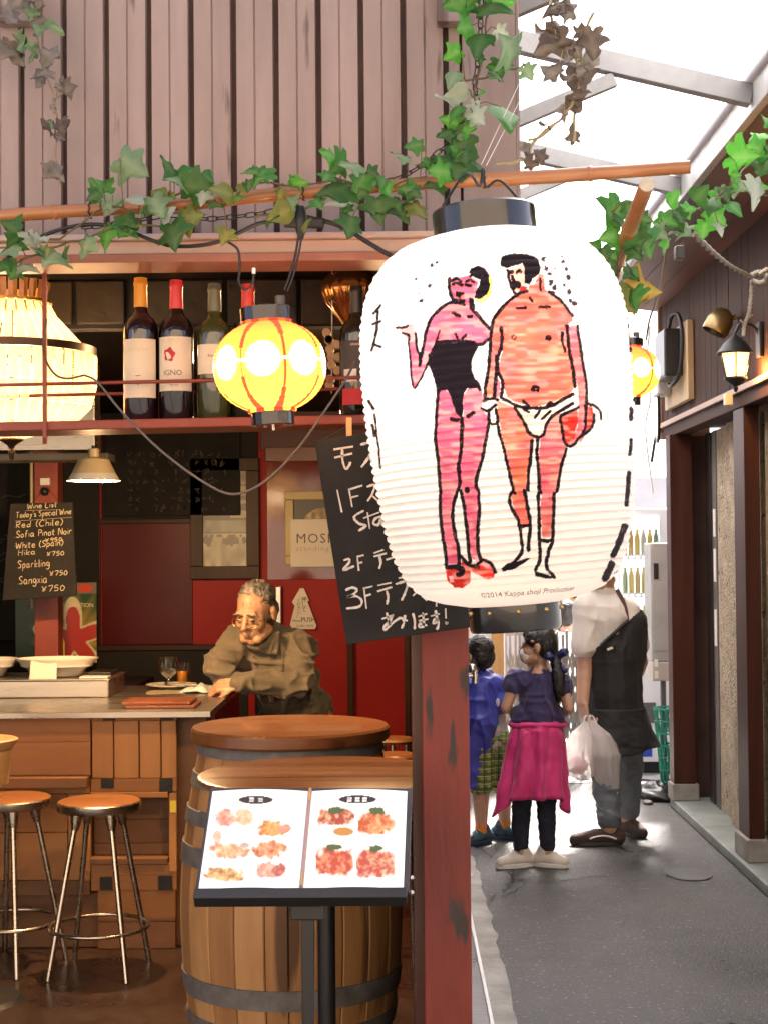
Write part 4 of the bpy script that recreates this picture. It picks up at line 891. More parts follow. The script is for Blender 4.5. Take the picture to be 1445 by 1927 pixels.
# ------------------------------------------------------------------ chandelier of crystal strips at the left
cc_ = P(22,690,3.90); ch = thing('crystal_chandelier', 'glowing crystal chandelier with a dark band, cut off at the left edge', 'chandelier', cc_)
m = bpy.data.materials.new('crystal'); m.use_nodes = True; t = m.node_tree; MATS['crystal'] = m
b = t.nodes['Principled BSDF']; b.inputs['Base Color'].default_value = (.86,.74,.52,1); b.inputs['Roughness'].default_value = .12
tr = nd(t,'ShaderNodeBsdfTranslucent'); tr.inputs[0].default_value = (.95,.84,.62,1); mx = nd(t,'ShaderNodeMixShader'); mx.inputs[0].default_value = .55
t.links.new(b.outputs[0],mx.inputs[1]); t.links.new(tr.outputs[0],mx.inputs[2]); t.links.new(mx.outputs[0],t.nodes['Material Output'].inputs[0])
M_cry = m; pz = lambda py: P(22,py,3.92).z; k_ = 3.92/2900
def strips(r0, z0_, r1, z1_, n, gap=.12, th_=.004, nm='crystal_strip'):
    for k in range(n):
        a0, a1 = 2*math.pi*(k+gap/2)/n, 2*math.pi*(k+1-gap/2)/n; v = []; am = (a0+a1)/2; jt = random.uniform(-.0015,.0015)
        for r, z in ((r0,z0_),(r1,z1_)):
            for d, a in ((0,a0),(.0035,am),(0,a1),(-th_,am)): v.append(Vector((cc_.x+(r+d+jt)*math.cos(a), cc_.y+(r+d+jt)*math.sin(a), z)))
        MB().add(v,[(0,1,5,4),(1,2,6,5),(2,3,7,6),(3,0,4,7),(3,2,1,0),(4,5,6,7)]).build(nm, M_cry, ch)
M_keep = M_cry; M_cry = mat('amber_crystal',(.42,.18,.04),(.55,.26,.07),scale=30,rough=.15)
strips(66*k_,pz(572),72*k_,pz(535),22,.15); M_cry = M_keep
strips(82*k_,pz(598),70*k_,pz(576),26,.2)
strips(132*k_,pz(652),84*k_,pz(600),34,.2)
strips(155*k_,pz(728),156*k_,pz(672),46,.12)
strips(146*k_,pz(766),156*k_,pz(731),46,.1)
strips(112*k_,pz(800),145*k_,pz(768),40,.1)
strips(16*k_,pz(828),110*k_,pz(802),34,.08)
T = Matrix.Translation((cc_.x,cc_.y,0)); M_brz = mat('dark_bronze',(.06,.035,.02),(.09,.05,.03),scale=9,rough=.35,metal=.7)
MB().lathe([(154*k_,pz(671)),(158*k_,pz(671)),(158*k_,pz(657)),(150*k_,pz(655)),(148*k_,pz(668))],64,T).build('band', M_brz, ch, smooth=30)
MB().lathe([(73*k_,pz(576)),(76*k_,pz(575)),(76*k_,pz(571)),(72*k_,pz(570))],40,T).build('band', M_brass, ch, smooth=30)
MB().lathe([(0,pz(868)),(4*k_,pz(864)),(7*k_,pz(852)),(4*k_,pz(846)),(9*k_,pz(838)),(24*k_,pz(829)),(22*k_,pz(826)),(0,pz(826))],32,T).build('finial', M_brz, ch, smooth=40)
MB().tube([(cc_.x,cc_.y,pz(826)),(cc_.x,cc_.y,2.30)],.006,8).build('stem', M_brz, ch)
for k in range(5):
    a = 2*math.pi*k/5; p = (cc_.x+.10*math.cos(a),cc_.y+.10*math.sin(a),pz(690)); MB().ell(p,.016).build('bulb', MATS['bulb_glass'], ch, smooth=179)
point('bulb_light',(cc_.x,cc_.y,pz(722)),3.2,(1,.74,.46),.06,ch)

# ------------------------------------------------------------------ pendant lamp, hood and beams over the counter
pc = P(177,905,5.75); pd = thing('pendant_lamp', 'cream enamel pendant lamp shining on the counter', 'lamp', pc); T = Matrix.Translation(pc)
rr_ = 50*5.75/2900
M_en = mat('cream_enamel',(.55,.43,.24),(.62,.5,.3),scale=6,rough=.35)
MB().lathe([(rr_,0),(rr_*.9,.012),(rr_*.66,.062),(rr_*.58,.08),(.02,.09),(.02,.12),(0,.12)],48,T).build('shade', M_en, pd, smooth=40)
MB().lathe([(rr_*.97,.003),(rr_*.62,.062),(rr_*.54,.076),(0,.08)],48,T).build('shade_lining', M_white, pd, smooth=40)
MB().ell(pc+Vector((0,0,.032)),.026).build('bulb', mat('pendant_bulb',(1,.9,.7),emit=(1,.78,.45),estr=8), pd, smooth=179)
MB().tube([pc+Vector((0,0,.12)),(pc.x,pc.y,1.96)],.008,8).build('stem', M_iron, pd)
point('bulb_light', pc+Vector((0,0,.0)), 26, (1,.60,.28), .03, pd)
# globe pendant deeper in the room, the lamp that the door glass mirrors
gc_ = P(752,640,4.75); gpd = thing('globe_pendant', 'small glowing globe pendant hidden behind the big lantern, mirrored in the door glass', 'lamp', gc_)
MB().ell(gc_,.045,n=24,m=16).build('globe', mat('globe_glass',(.9,.8,.6),emit=(1,.68,.36),estr=5), gpd, smooth=179)
MB().tube([gc_+Vector((0,0,.043)),(gc_.x,gc_.y,2.299)],.004,8).build('stem', M_brass, gpd)
MB().lathe([(.02,.038),(.022,.05),(.012,.06)],20,Matrix.Translation(gc_)).build('collar', M_brass, gpd, smooth=40)
point('globe_light', gc_-Vector((0,.0,.06)), 17, (1,.62,.30), .045, gpd)
hd = thing('range_hood', 'brushed steel range hood behind the chandelier', 'hood', P(60,850,5.6))
a, b = P(-160,850,6.0), P(178,640,6.0)
MB().box((a.x,6.0,a.z),(b.x,6.12,b.z)).build('body', M_steelb, hd, bevel=.003)
a, b = P(-160,869,5.98), P(204,852,5.98)
MB().box((a.x,5.97,a.z),(b.x,6.13,b.z)).build('rim', mat('hood_rim',(.10,.085,.065),(.14,.12,.09),scale=5,rough=.45), hd, bevel=.003)
a, b = P(66,1240,7.2), P(109,860,7.2)
pi_ = thing('red_pillar', 'red pillar behind the wine list with a small camera on it', 'pillar', ((a.x+b.x)/2,7.25,.03))
MB().box((a.x,7.2,.03),(b.x,7.31,2.299)).build('shaft', M_red, pi_, bevel=.003)
c = P(86,907,7.19); MB().box((c.x-.022,7.17,c.z-.016),(c.x+.024,7.198,c.z+.018)).build('junction_box', M_white, pi_, bevel=.003)
c = P(85,925,7.18); MB().ell(c,(.02,.02,.02)).build('camera_dome', M_blk, pi_, smooth=179)
a = P(60,885,7.19); MB().tube([(a.x,7.19,2.2),(a.x,7.19,1.3)],.008,8).build('conduit', mat('dull_cream',(.40,.34,.22),rough=.5), pi_, smooth=60)

# ------------------------------------------------------------------ bottle shelf
shf = thing('bottle_shelf', 'red hanging shelf with rails holding wine bottles', 'shelf', P(300,790,3.6))
def sz(px, py): return P(px,py,3.56)
l, r_ = sz(-60,796), sz(800,778)
MB().add([(l.x,3.55,l.z-.022),(r_.x,3.55,r_.z-.022),(r_.x,3.72,r_.z-.022),(l.x,3.72,l.z-.022),(l.x,3.55,l.z),(r_.x,3.55,r_.z),(r_.x,3.72,r_.z),(l.x,3.72,l.z)],[(0,3,2,1),(4,5,6,7),(0,1,5,4),(1,2,6,5),(2,3,7,6),(3,0,4,7)]).build('board', M_red, shf, bevel=.003)
def shz(x): return l.z+(r_.z-l.z)*(x-l.x)/(r_.x-l.x)
for y, dz in ((3.553,.086),(3.725,.078)):
    MB().tube([(l.x,y,shz(l.x)+dz),(r_.x,y,shz(r_.x)+dz)],.0042,8).build('rail', M_red, shf, smooth=60)
for px in (85,770):
    for y in (3.547,3.73):
        x = P(px,700,y).x; MB().box((x-.005,y-.005,shz(x)-.04),(x+.005,y+.005,2.299)).build('hanger', M_red, shf, bevel=.001)
M_dg = mat('dark_green_glass', (.012,.014,.006), rough=.04, spec=.9, coat=.5)
M_bg = mat('black_red_glass', (.010,.004,.005), rough=.04, spec=.9, coat=.5)
M_og = mat('olive_glass', (.05,.055,.012), rough=.04, spec=.9, coat=.5)
M_lab = mat('cream_label', (.74,.64,.48), (.80,.71,.56), scale=14, rough=.6)
M_labd = mat('charcoal_label', (.05,.045,.04), rough=.6)
def bottle(px, toppy, capc, capl, gm, lab, label_px, lm=M_lab, Y=3.62, xscale=1):
    x = P(px,700,Y).x; base = Vector((x,Y,shz(x)+.0005)); H = P(px,toppy,Y).z-base.z; r = .041
    o = thing('wine_bottle', lab, 'bottle', base, 'wine bottles on the red shelf'); T = Matrix.Translation(base)
    MB().lathe([(0,.004),(r*.9,0),(r,.006),(r,.62*H),(r*.97,.66*H),(r*.80,.705*H),(r*.52,.735*H),(r*.40,.765*H),(.0150,.80*H),(.0142,.995*H),(0,.995*H)],40,T).build('body', gm, o, smooth=50)
    MB().lathe([(.0158,.792*H),(.0160,.80*H),(.0152,.94*H),(.0164,.945*H),(.0164,.965*H),(.0152,.97*H),(.0152,.998*H),(.013,H),(0,H)],28,T).build('capsule', mat(capl,capc,rough=.35), o, smooth=40)
    z0_, z1_ = P(px,label_px[1],Y-.04).z-base.z, P(px,label_px[0],Y-.04).z-base.z
    lb = MB().lathe([(r+.0006,z0_),(r+.0006,z1_)],30,T,a0=R(180+25),a1=R(360-25)).build('label', lm, o, smooth=60)
    return o, lb, base, T, z0_, z1_
b1 = bottle(266,523,(.78,.33,.02),'orange_capsule',M_bg,'wine bottle with orange neck capsule and plain cream label',(637,748))
b2 = bottle(333,527,(.72,.05,.06),'red_capsule',M_bg,'wine bottle with pink-red capsule and red flower label',(633,735))
b3 = bottle(405,534,(.14,.15,.09),'grey_green_capsule',M_og,'wine bottle with grey-green capsule and short cream label',(647,703))
b4 = bottle(468,535,(.72,.05,.04),'scarlet_capsule',M_dg,'wine bottle with scarlet capsule behind the yellow lantern',(647,740))
b5 = bottle(672,538,(.02,.02,.018),'black_capsule',M_dg,'dark wine bottle with charcoal label beside the big lantern',(640,715),lm=M_labd)
def on_bottle(base, ax, z, txt, sz_, mt, par, nm='lettering'):
    return text_mesh(txt,sz_,None,nm,mt,par,align='CENTER',warp=lambda p: base+Vector((.0420*math.sin(ax+p.x/.042), -.0424*math.cos(ax+p.x/.042), z+p.z)))
M_rd = mat('label_red',(.50,.02,.03),rough=.6); M_tx = mat('label_ink',(.10,.08,.07),rough=.6); M_gold = mat('label_gold',(.72,.58,.22),rough=.5)
on_bottle(b2[2],-.10,b2[4]+.036,'IGNO',.018,M_tx,b2[1]); on_bottle(b2[2],0,b2[5]-.012,'TERRETTA',.008,M_gold,b2[1]); on_bottle(b2[2],0,b2[4]+.012,'Vina rossa',.005,M_tx,b2[1])
on_bottle(b1[2],0,b1[5]-.028,'Sauvignon',.012,M_gold,b1[1]); on_bottle(b3[2],0,b3[5]-.03,'Bianco',.009,M_tx,b3[1]); on_bottle(b5[2],0,b5[5]-.012,'GRANDI',.008,M_lab,b5[1])
fl = []; 
for k in range(28):
    a = 2*math.pi*k/28; q_ = .0135*(1+.14*math.sin(5*a+1)+.06*math.sin(11*a)); ax = -.28+q_*math.cos(a)/.042
    fl.append(b2[2]+Vector((.0420*math.sin(ax),-.0424*math.cos(ax),b2[5]-.042+q_*1.15*math.sin(a))))
MB().add(fl,[tuple(range(28))]).build('flower_print', M_rd, b2[1])
for zz_, wd_ in ((.050,.012),(.030,.004)):
    MB().box((b1[2].x-wd_/2,b1[2].y-.0423,b1[2].z+b1[4]+zz_),(b1[2].x+wd_/2,b1[2].y-.0419,b1[2].z+b1[4]+zz_+.0015)).build('print_line', M_tx, b1[1])
MB().lathe([(.0413+.0006,.085*.3),(.0416,.085*.75)],20,b5[3],a0=R(215),a1=R(300)).build('tax_strip', M_rd, b5[0], smooth=60)
MB().lathe([(.0413+.0008,.105*.75),(.0418,.145*.75)],16,b5[3],a0=R(225),a1=R(270)).build('white_sticker', M_white, b5[0], smooth=60)
# gold ribbed hanging ornament
gc = P(660,560,3.86); go = thing('gold_ornament', 'gold ribbed teardrop glass ornament hanging beside the lantern', 'ornament', gc)
kz = 3.86/2900; mb = MB(); pr = [(3,-92),(4,-74),(7,-62),(18,-46),(35,-26),(50,-6),(57,12),(54,28),(43,44),(30,54),(24,59),(27,64),(28,70),(0,71)]
pr = [(a*kz,b*kz) for a, b in pr]; sp = spline([Vector((a,b,0)) for a, b in pr],4); NSG = 112; v = []
for p in sp:
    for k in range(NSG):
        a = 2*math.pi*k/NSG; r = p.x*(1-.05*(1-abs(math.sin(8*a)))*min(1,p.x/.05)); v.append(Vector((gc.x+r*math.cos(a),gc.y+r*math.sin(a),gc.z+p.y)))
mb.add(v,[(i*NSG+k,i*NSG+(k+1)%NSG,(i+1)*NSG+(k+1)%NSG,(i+1)*NSG+k) for i in range(len(sp)-1) for k in range(NSG)])
mb.build('glass_body', mat('gold_mirror',(.52,.19,.05),(.64,.28,.08),scale=6,rough=.16,metal=.85), go, smooth=60)
MB().tube([gc+Vector((0,0,79*kz)),(gc.x,gc.y,2.299)],.004,8).build('hanger', M_brass, go)
# corks strung on a thread
ck = thing('cork_string', 'string of pale wine corks hanging behind the shelf', 'cork string', P(627,690,3.82))
for k, (x_, y_) in enumerate(((615,627),(620,640),(633,649),(621,658),(624,672),(637,673),(624,687),(635,698),(622,714),(620,726),(619,640))):
    c = P(x_,y_,3.82); MB().tube([c+Vector((0,-.018,0)),c+Vector((0,.018,0))],.0105,14).build('cork', mat('cork',(.52,.38,.22),(.62,.47,.3),scale=60,rough=.8), ck, smooth=40)
MB().tube([P(625,500,3.82),P(625,600,3.82),P(624,740,3.82)],.0015,5).build('thread', M_white, ck)

# ------------------------------------------------------------------ boards, signs and pictures
M_board = mat('chalkboard', (.016,.015,.015), (.036,.033,.031), scale=5, rough=.8, spec=.15, lo=.3, hi=.75, c3=(.07,.065,.06), s3=3.2, f3=.66)
M_chalk = mat('chalk', (.74,.68,.60), (.58,.52,.46), scale=150, rough=.9, c3=(.2,.18,.17), s3=260, f3=.66)
M_chalkd = mat('faint_chalk', (.11,.095,.075), (.05,.045,.035), scale=60, rough=.9)
hb = thing('hanging_chalkboard', 'tilted black chalkboard behind the big lantern listing the floors', 'chalkboard', P(740,1190,3.3))
c00, c10, c01, c11 = P(652,1213,3.30), P(890,1180,3.30), P(592,829,3.30), P(832,796,3.30)
def pr4(poly, d): return MB().prism(poly, Vector((0,d,0)))
pr4([c00,c10,c11,c01],.018).build('board', M_board, hb, bevel=.002)
ZT = lambda s: [(580+a/4.48,800+b/4.48) for a, b in s]
JP = [ # モ ス / 1F ス / Sta / 2F テー / 3F テラス / あります!
 [(215,205),(380,180)],[(222,275),(372,238)],[(288,190),(292,300),(318,368),(352,330),(352,310)],
 [(440,165),(500,150),(560,140),(535,220),(490,300),(448,355)],[(510,255),(545,310),(580,350)],
 [(245,545),(285,735)],[(345,540),(372,690)],[(340,545),(458,508)],[(360,610),(425,595)],[(495,520),(560,505),(540,580),(500,642)],[(535,590),(590,640)],
 [(470,720),(400,760),(390,790),(430,830),(485,850),(425,892)],[(500,735),(520,875)],[(465,785),(600,735)],[(610,770),(565,790),(550,830),(590,840),(615,790),(625,850)],
 [(300,1140),(345,1128),(345,1160),(298,1222),(390,1188)],[(415,1110),(428,1228)],[(412,1110),(470,1095)],[(422,1165),(458,1155)],[(553,1080),(635,1050)],[(553,1108),(660,1080)],[(600,1100),(612,1160),(598,1212)],[(655,1135),(720,1115)],
 [(315,1392),(370,1370),(412,1390),(370,1435),(330,1450),(400,1440),(452,1478),(430,1530),(322,1546)],[(470,1370),(492,1548)],[(462,1378),(545,1358)],[(485,1440),(530,1425)],[(585,1352),(700,1328)],[(583,1402),(705,1365)],[(660,1395),(672,1450),(662,1512)],[(760,1290),(820,1280)],[(735,1340),(835,1318),(820,1400),(785,1480)],[(880,1440),(930,1390)],[(960,1440),(1000,1480)],[(1080,1480),(1078,1530)],
 [(620,1635),(720,1600)],[(660,1580),(675,1640),(690,1690)],[(715,1600),(680,1660),(640,1700),(650,1725),(720,1660),(780,1625),(805,1660),(785,1715)],
 [(812,1600),(815,1640),(835,1650)],[(880,1585),(895,1650),(895,1722)],[(925,1615),(1000,1590)],[(930,1650),(1010,1635)],[(965,1580),(970,1690),(935,1700),(940,1675),(1000,1690)],[(1030,1610),(1105,1590)],[(1070,1560),(1085,1650),(1055,1670),(1060,1640),(1090,1640),(1095,1690),(1080,1725)],[(1155,1545),(1158,1630)],[(1150,1665),(1170,1668),(1155,1675)]]
mb = MB(); YB = 3.2985
for st in JP:
    pts = [P(x,y,YB) for x, y in ZT(st)]; I = Matrix.Translation((0,YB,0))
    ribbon(mb,[(p.x,p.z) for p in pts],.0052,I,0,.25)
mb.build('chalk_writing', M_chalk, hb, kind='stuff')
c = P(657,812,3.31); MB().box((c.x-.006,3.309,c.z-.03),(c.x+.006,3.317,c.z+.03)).build('wood_peg', M_pine, hb)
MB().tube([P(832,800,3.305),P(840,700,3.36),P(842,520,3.38)],.002,5).build('cord', M_iron, hb); MB().tube([P(600,832,3.305),P(660,800,3.32),P(832,798,3.32)],.0015,5).build('cord', M_iron, hb)

wl = thing('wine_list_board', 'small chalkboard wine list hung on the red pillar', 'chalkboard', P(80,1120,6.9))
MW = frame_at(P(3,1132,6.9),P(144,1122,6.9)-P(3,1132,6.9),P(22,948,6.9)-P(10,1128,6.9))
kx = 6.9/2900; Wd, Hd = 141*kx, 181*kx
def wl_pt(px, py): # zoom8 coords -> local
    p = MW.inverted()@P(px/3.6125,840+py/3.6125,6.9); return p.x, p.z
pr4([P(5,1130,6.9),P(145,1120,6.9),P(137,945,6.9),P(20,948,6.9)],.015).build('board', M_board, wl, bevel=.002)
mb = MB()
for txt, x, x1, y, h in (('Wine List',190,395,425,34),("Today's Special Wine",112,492,486,38),('.Red (Chile)',95,435,556,42),('.Sofia Pinot Noir',100,496,622,44),('Y950',310,430,652,34),('-White (Spain)',100,438,696,42),('Hika',125,250,742,38),('Y750',320,445,747,38),('.Sparkling',112,345,830,50),('Y750',340,468,882,42),('.Sangxia',118,330,940,54),('Y750',285,450,990,50)):
    X_, Z_ = wl_pt(x,y); X1, _ = wl_pt(x1,y); h_ = h/3.6125*kx
    wd0 = hand(MB(),txt,0,0,h_,MW,.003,sx=1,gap=.16); hand(mb,txt,X_,Z_,h_,MW,.0036,sx=(X1-X_)/max(wd0,1e-6),gap=.16)
for a, b in (((182,436),(412,430)),((108,508),(492,482))):
    ribbon(mb,[wl_pt(*a),wl_pt(*b)],.002,MW,-.0015)
mb.build('chalk_writing', mat('yellowish_chalk',(.60,.50,.32),(.42,.35,.22),scale=120,rough=.9), wl, kind='stuff')
MB().tube([P(60,948,6.9),P(88,915,7.1),P(112,946,6.9)],.0015,5).build('cord', M_iron, wl)

def wallboard(name, lab, x0, y0, x1, y1, y, m=M_board, cat='chalkboard', d=.02):
    a, b = P(x0,y1,y), P(x1,y0,y); o = thing(name, lab, cat, ((a.x+b.x)/2,y,a.z)); MB().box((a.x,y-d,a.z),(b.x,y-.001,b.z)).build('board', m, o, bevel=.003); return o
w1 = wallboard('wall_chalkboard','wide dark chalkboard with faint writing high on the back wall',200,790,452,972,BY-.03)
mb = MB(); I = Matrix.Translation((0,BY-.052,0)); rr = random.Random(2)
for row in range(2,9):
    x = 240
    while x < 420:
        for k in range(rr.randrange(1,4)):
            s = [P(x+rr.uniform(0,11),820+row*17+rr.uniform(-7,7),BY-.052) for _ in range(3)]; ribbon(mb,[(p.x,p.z) for p in s],.0045,I,0)
        x += rr.choice((14,14,16,34))
mb.build('chalk_writing', M_chalkd, w1, kind='stuff')
w2 = wallboard('side_chalkboard','dark chalkboard at the left edge behind the wine list',-60,870,62,1205,BY-.3)
mb = MB(); I = Matrix.Translation((0,BY-.322,0))
Z8 = lambda s: [(a/3.6125,840+b/3.6125) for a, b in s]
for s in ([(30,610),(70,598)],[(20,632),(82,618)],[(52,610),(55,668)],[(0,625),(12,620)],[(0,655),(14,650),(12,625)],[(0,745),(40,722),(85,715)],[(0,780),(50,760),(80,735)],[(0,905),(40,890),(80,880),(50,915),(0,920)],[(10,350),(60,335),(120,345),(180,325)]):
    q_ = [P(x,y,BY-.322) for x, y in Z8(s)]; ribbon(mb,[(p.x,p.z) for p in q_],.005,I,0)
mb.build('chalk_writing', M_chalkd, w2, kind='stuff')
# framed pictures
def framed(name, lab, x0, y0, x1, y1, y, fw, fm, inner):
    a, b = P(x0,y1,y), P(x1,y0,y); o = thing(name, lab, 'picture', ((a.x+b.x)/2,y,a.z)); f = fw*y/2900
    for q0, q1 in (((a.x,y-.03,a.z),(b.x,y,a.z+f)),((a.x,y-.03,b.z-f),(b.x,y,b.z)),((a.x,y-.03,a.z+f+.0005),(a.x+f,y,b.z-f-.0005)),((b.x-f,y-.03,a.z+f+.0005),(b.x,y,b.z-f-.0005))):
        MB().box(q0,q1).build('frame', fm, o, bevel=.003)
    mb_, uv = sheet(60,80,Matrix.Translation((a.x+f,y-.012,a.z+f)),b.x-a.x-2*f,b.z-a.z-2*f)
    s = mb_.build('print', M_print, o); set_print(s.data, inner(uv)); return o
M_print = printed('paper_print',.35)
def pic1(uv):
    c = np.full((len(uv),3),.045); u, v = uv[:,0], uv[:,1]; n_ = vnoise(uv*60,7,3)[:,None]
    s = (v < .34); c[s] = (np.array((.40,.36,.26))*(.55+.7*n_))[s]; s = (v > .36)&(v < .48); c[s] = (np.array((.16,.17,.14))*(.4+1.3*n_))[s]
    s = (v > .20)&(v < .33)&(vnoise(uv*90,6,4) > .55); c[s] = (.10,.085,.06)
    for a_, b_ in ((.50,.58),(.66,.70),(.74,.84)):
        s = (u > .62)&(v > a_)&(v < b_); c[s] = (.32,.27,.15)
    s = (u > .62)&(v > .86); c[s] = (np.array((.25,.22,.16))*(.3+1.2*n_))[s]
    return c
framed('framed_print','dark wooden frame with sketches hung on the red wall above the old man',360,862,488,1090,BY-.02,24,M_dwood,pic1)
def pic2(uv):
    u, v = uv[:,0], uv[:,1]; c = np.full((len(uv),3),0.); c[:] = (.02,.022,.025); d = np.hypot((u-.55)/.42,(v-.45)/.40)
    s = d < 1; n_ = vnoise(uv*80,6,9)[:,None]; c[s] = (np.array((.40,.26,.09))*(.2+1.3*n_))[s]; return c
framed('gold_frame_picture','gold mounted oval picture partly behind the white sign',538,924,668,1062,BY-.02,16,mat('dull_gold',(.42,.32,.10),(.5,.38,.14),scale=8,rough=.4),pic2)
a, b = P(547,1067,BY-.06), P(690,976,BY-.06)
sg = thing('white_sign', 'white card sign reading MOSK on the glass door', 'sign', ((a.x+b.x)/2,BY-.06,a.z))
MB().box((a.x,BY-.062,a.z),(b.x,BY-.052,b.z)).build('card', mat('sign_white',(.60,.55,.47),(.66,.61,.53),scale=3,rough=.4), sg, bevel=.002)
p = P(557,1022,BY-.064); text_mesh('MOSK',.072,Matrix.Translation((p.x,BY-.0622,p.z)),'lettering',mat('grey_ink',(.10,.09,.08),rough=.6),sg,y=-.0005,spacing=1.15)
p = P(557,1037,BY-.064); text_mesh('standing',.040,Matrix.Translation((p.x,BY-.0622,p.z)),'lettering',mat('pale_ink',(.38,.34,.28),rough=.6),sg,y=-.0005,spacing=1.3)
# triangular push sign
a = [(565,1107),(572,1107),(582,1130),(579,1132),(596,1178),(593,1184),(552,1184),(546,1176),(555,1140),(550,1133)]
ps = thing('push_sign', 'white arrow-shaped sticker reading PUSH on the red door', 'sign', P(570,1184,BY-.03))
pr4([P(x,y,BY-.03) for x, y in a],.004).build('plate', mat('sticker_white',(.70,.64,.56),rough=.4), ps)
M_ik = mat('black_ink',(.015,.014,.014),rough=.5); I = lambda px, py: Matrix.Translation((P(px,py,BY-.032).x,BY-.0305,P(px,py,BY-.032).z))
for k, ch_ in enumerate('\u62bc\u3057\u3066'): text_mesh(ch_,.030,I(567,1132+k*9.5),'lettering',M_ik,ps)
for k, ch_ in enumerate('\u304f\u3060\u3055\u3044!'): text_mesh(ch_,.024,I(558.5,1133+k*7.6),'lettering',M_ik,ps)
text_mesh('PUSH',.034,I(566.5,1170),'lettering',M_ik,ps,spacing=.95); text_mesh('Please',.018,I(551,1170),'lettering',M_ik,ps); text_mesh('11:00~14:00',.018,I(558,1180),'lettering',M_ik,ps)
# poster
a, b = P(30,1248,7.7), P(182,1096,7.7); po = thing('star_poster', 'green CELEBRATION poster with a red star behind the pillar', 'poster', ((a.x+b.x)/2,7.7,a.z))
mb_, uv = sheet(110,110,Matrix.Translation((a.x,7.7,a.z)),b.x-a.x,b.z-a.z); u, v = uv[:,0], uv[:,1]
n_ = vnoise(uv*100,6,3); ang = np.arctan2(v-.30,u-.72); rr2 = np.hypot(u-.72,v-.30); c = np.zeros((len(uv),3)); g_ = np.clip(1.25-rr2*2.3+.25*np.sin(ang*18)*n_,0,1)[:,None]
c[:] = (.012,.06,.018); c = c*(1-g_)+np.array((.38,.26,.03))*g_
star = lambda s_: rr2 < s_*(.24+.11*np.cos(5*(ang-.35)))
c[star(1.5)] = (.62,.55,.36); c[star(1.15)] = (.42,.03,.02); s_ = v > .86; c[s_] = (.16,.14,.10); s_ = (v > .86)&(np.hypot((u-.86)/.09,(v-.93)/.05) < 1); c[s_] = (.6,.05,.02)
o = mb_.build('print', M_print, po); set_print(o.data, c)
p = P(110,1143,7.69); text_mesh('CELEBRATION',.029,Matrix.Translation((p.x,7.698,p.z)),'lettering',mat('poster_cream',(.72,.66,.48),rough=.5),po,y=-.001,spacing=.92)
p = P(48,1138,7.69); text_mesh('L',.034,Matrix.Translation((p.x,7.698,p.z)),'lettering',MATS['poster_cream'],po,y=-.001)
c = P(106,1215,7.4); by = thing('yellow_bottle','small yellow bottle standing beside the red pillar','bottle',(c.x+.02,7.4,.951))
MB().lathe([(0,0),(.022,0),(.023,.11),(.012,.13),(.012,.15),(0,.15)],24,Matrix.Translation((c.x+.02,7.4,.951))@Matrix.Diagonal((1,1,1.6,1))).build('body', mat('yellow_plastic',(.7,.5,.06),rough=.35), by, smooth=40)
tag(MB().box((-3.0,7.06,.03),(-1.2,7.6,.950)).build('back_shelf', M_black), 'dark low back shelf behind the bar counter', 'shelf')
# ------------------------------------------------------------------ bamboo poles
M_bam = mat('orange_bamboo', (.30,.105,.035), (.46,.20,.075), scale=9, rough=.35, stretch=(.15,1,1), coat=.3, c3=(.16,.05,.02), s3=22, f3=.66, bump=.1, bscale=30)
M_bamcut = mat('bamboo_cut_end', (.50,.42,.30), (.62,.54,.42), scale=30, rough=.7)
def bamboo(name, lab, pts, r, nodes, along=None):
    path = spline(pts,10); n = len(path); o = thing(name, lab, 'bamboo pole', path[0], 'bamboo poles across the front')
    cut = [0]+[int(f*(n-1)) for f in nodes]+[n-1]
    for a, b in zip(cut[:-1],cut[1:]):
        seg = path[a:b+1]; rs = [r*(1+.05*math.sin(a+i*.1)) for i in range(len(seg))]
        MB().tube(seg, rs, 14).build('culm', M_bam, o, smooth=40)
    for c in cut[1:-1]:
        d = (path[min(c+1,n-1)]-path[c-1]).normalized()*.005
        MB().tube([path[c]-d*1.2,path[c]-d*.4,path[c]+d*.4,path[c]+d*1.2],[r*1.02,r*1.16,r*1.16,r*1.02],14).build('node_ring', M_bam, o, smooth=40)
    return o, path
BYp = 3.30
bp1, path1 = bamboo('bamboo_pole','long orange bamboo pole running across the front above the lanterns',[P(-80,414,BYp),P(105,399,BYp),P(330,386,BYp),P(520,366,BYp),P(800,345,BYp-.02),P(1000,334,BYp-.08),P(1110,327,BYp-.10),P(1298,314,BYp-.15)],.0145,(.155,.36,.52,.655,.86))
bp2, path2 = bamboo('bamboo_pole','short bamboo pole with a pale cut end pointing to the viewer on the right',[P(1216,348,3.05),P(1192,410,3.2),P(1165,480,3.45),P(1140,560,3.8)],.0155,(.45,.8))
d = (path2[0]-path2[1]).normalized()
MB().tube([path2[0]+d*.0005,path2[0]+d*.004],[.0155,.0150],14).build('cut_end', M_bamcut, bp2, smooth=30)
# ties of wire
for px in (165,560,908):
    c = min(path1,key=lambda p: abs(proj([p])[0][0]-px)); ring = [c+Vector((.002*math.sin(3*k),.0175*math.cos(k*2*math.pi/14),.0175*math.sin(k*2*math.pi/14))) for k in range(14)]
    MB().tube(ring,.0016,5,closed=True).build('wire_tie', M_iron, bp1)

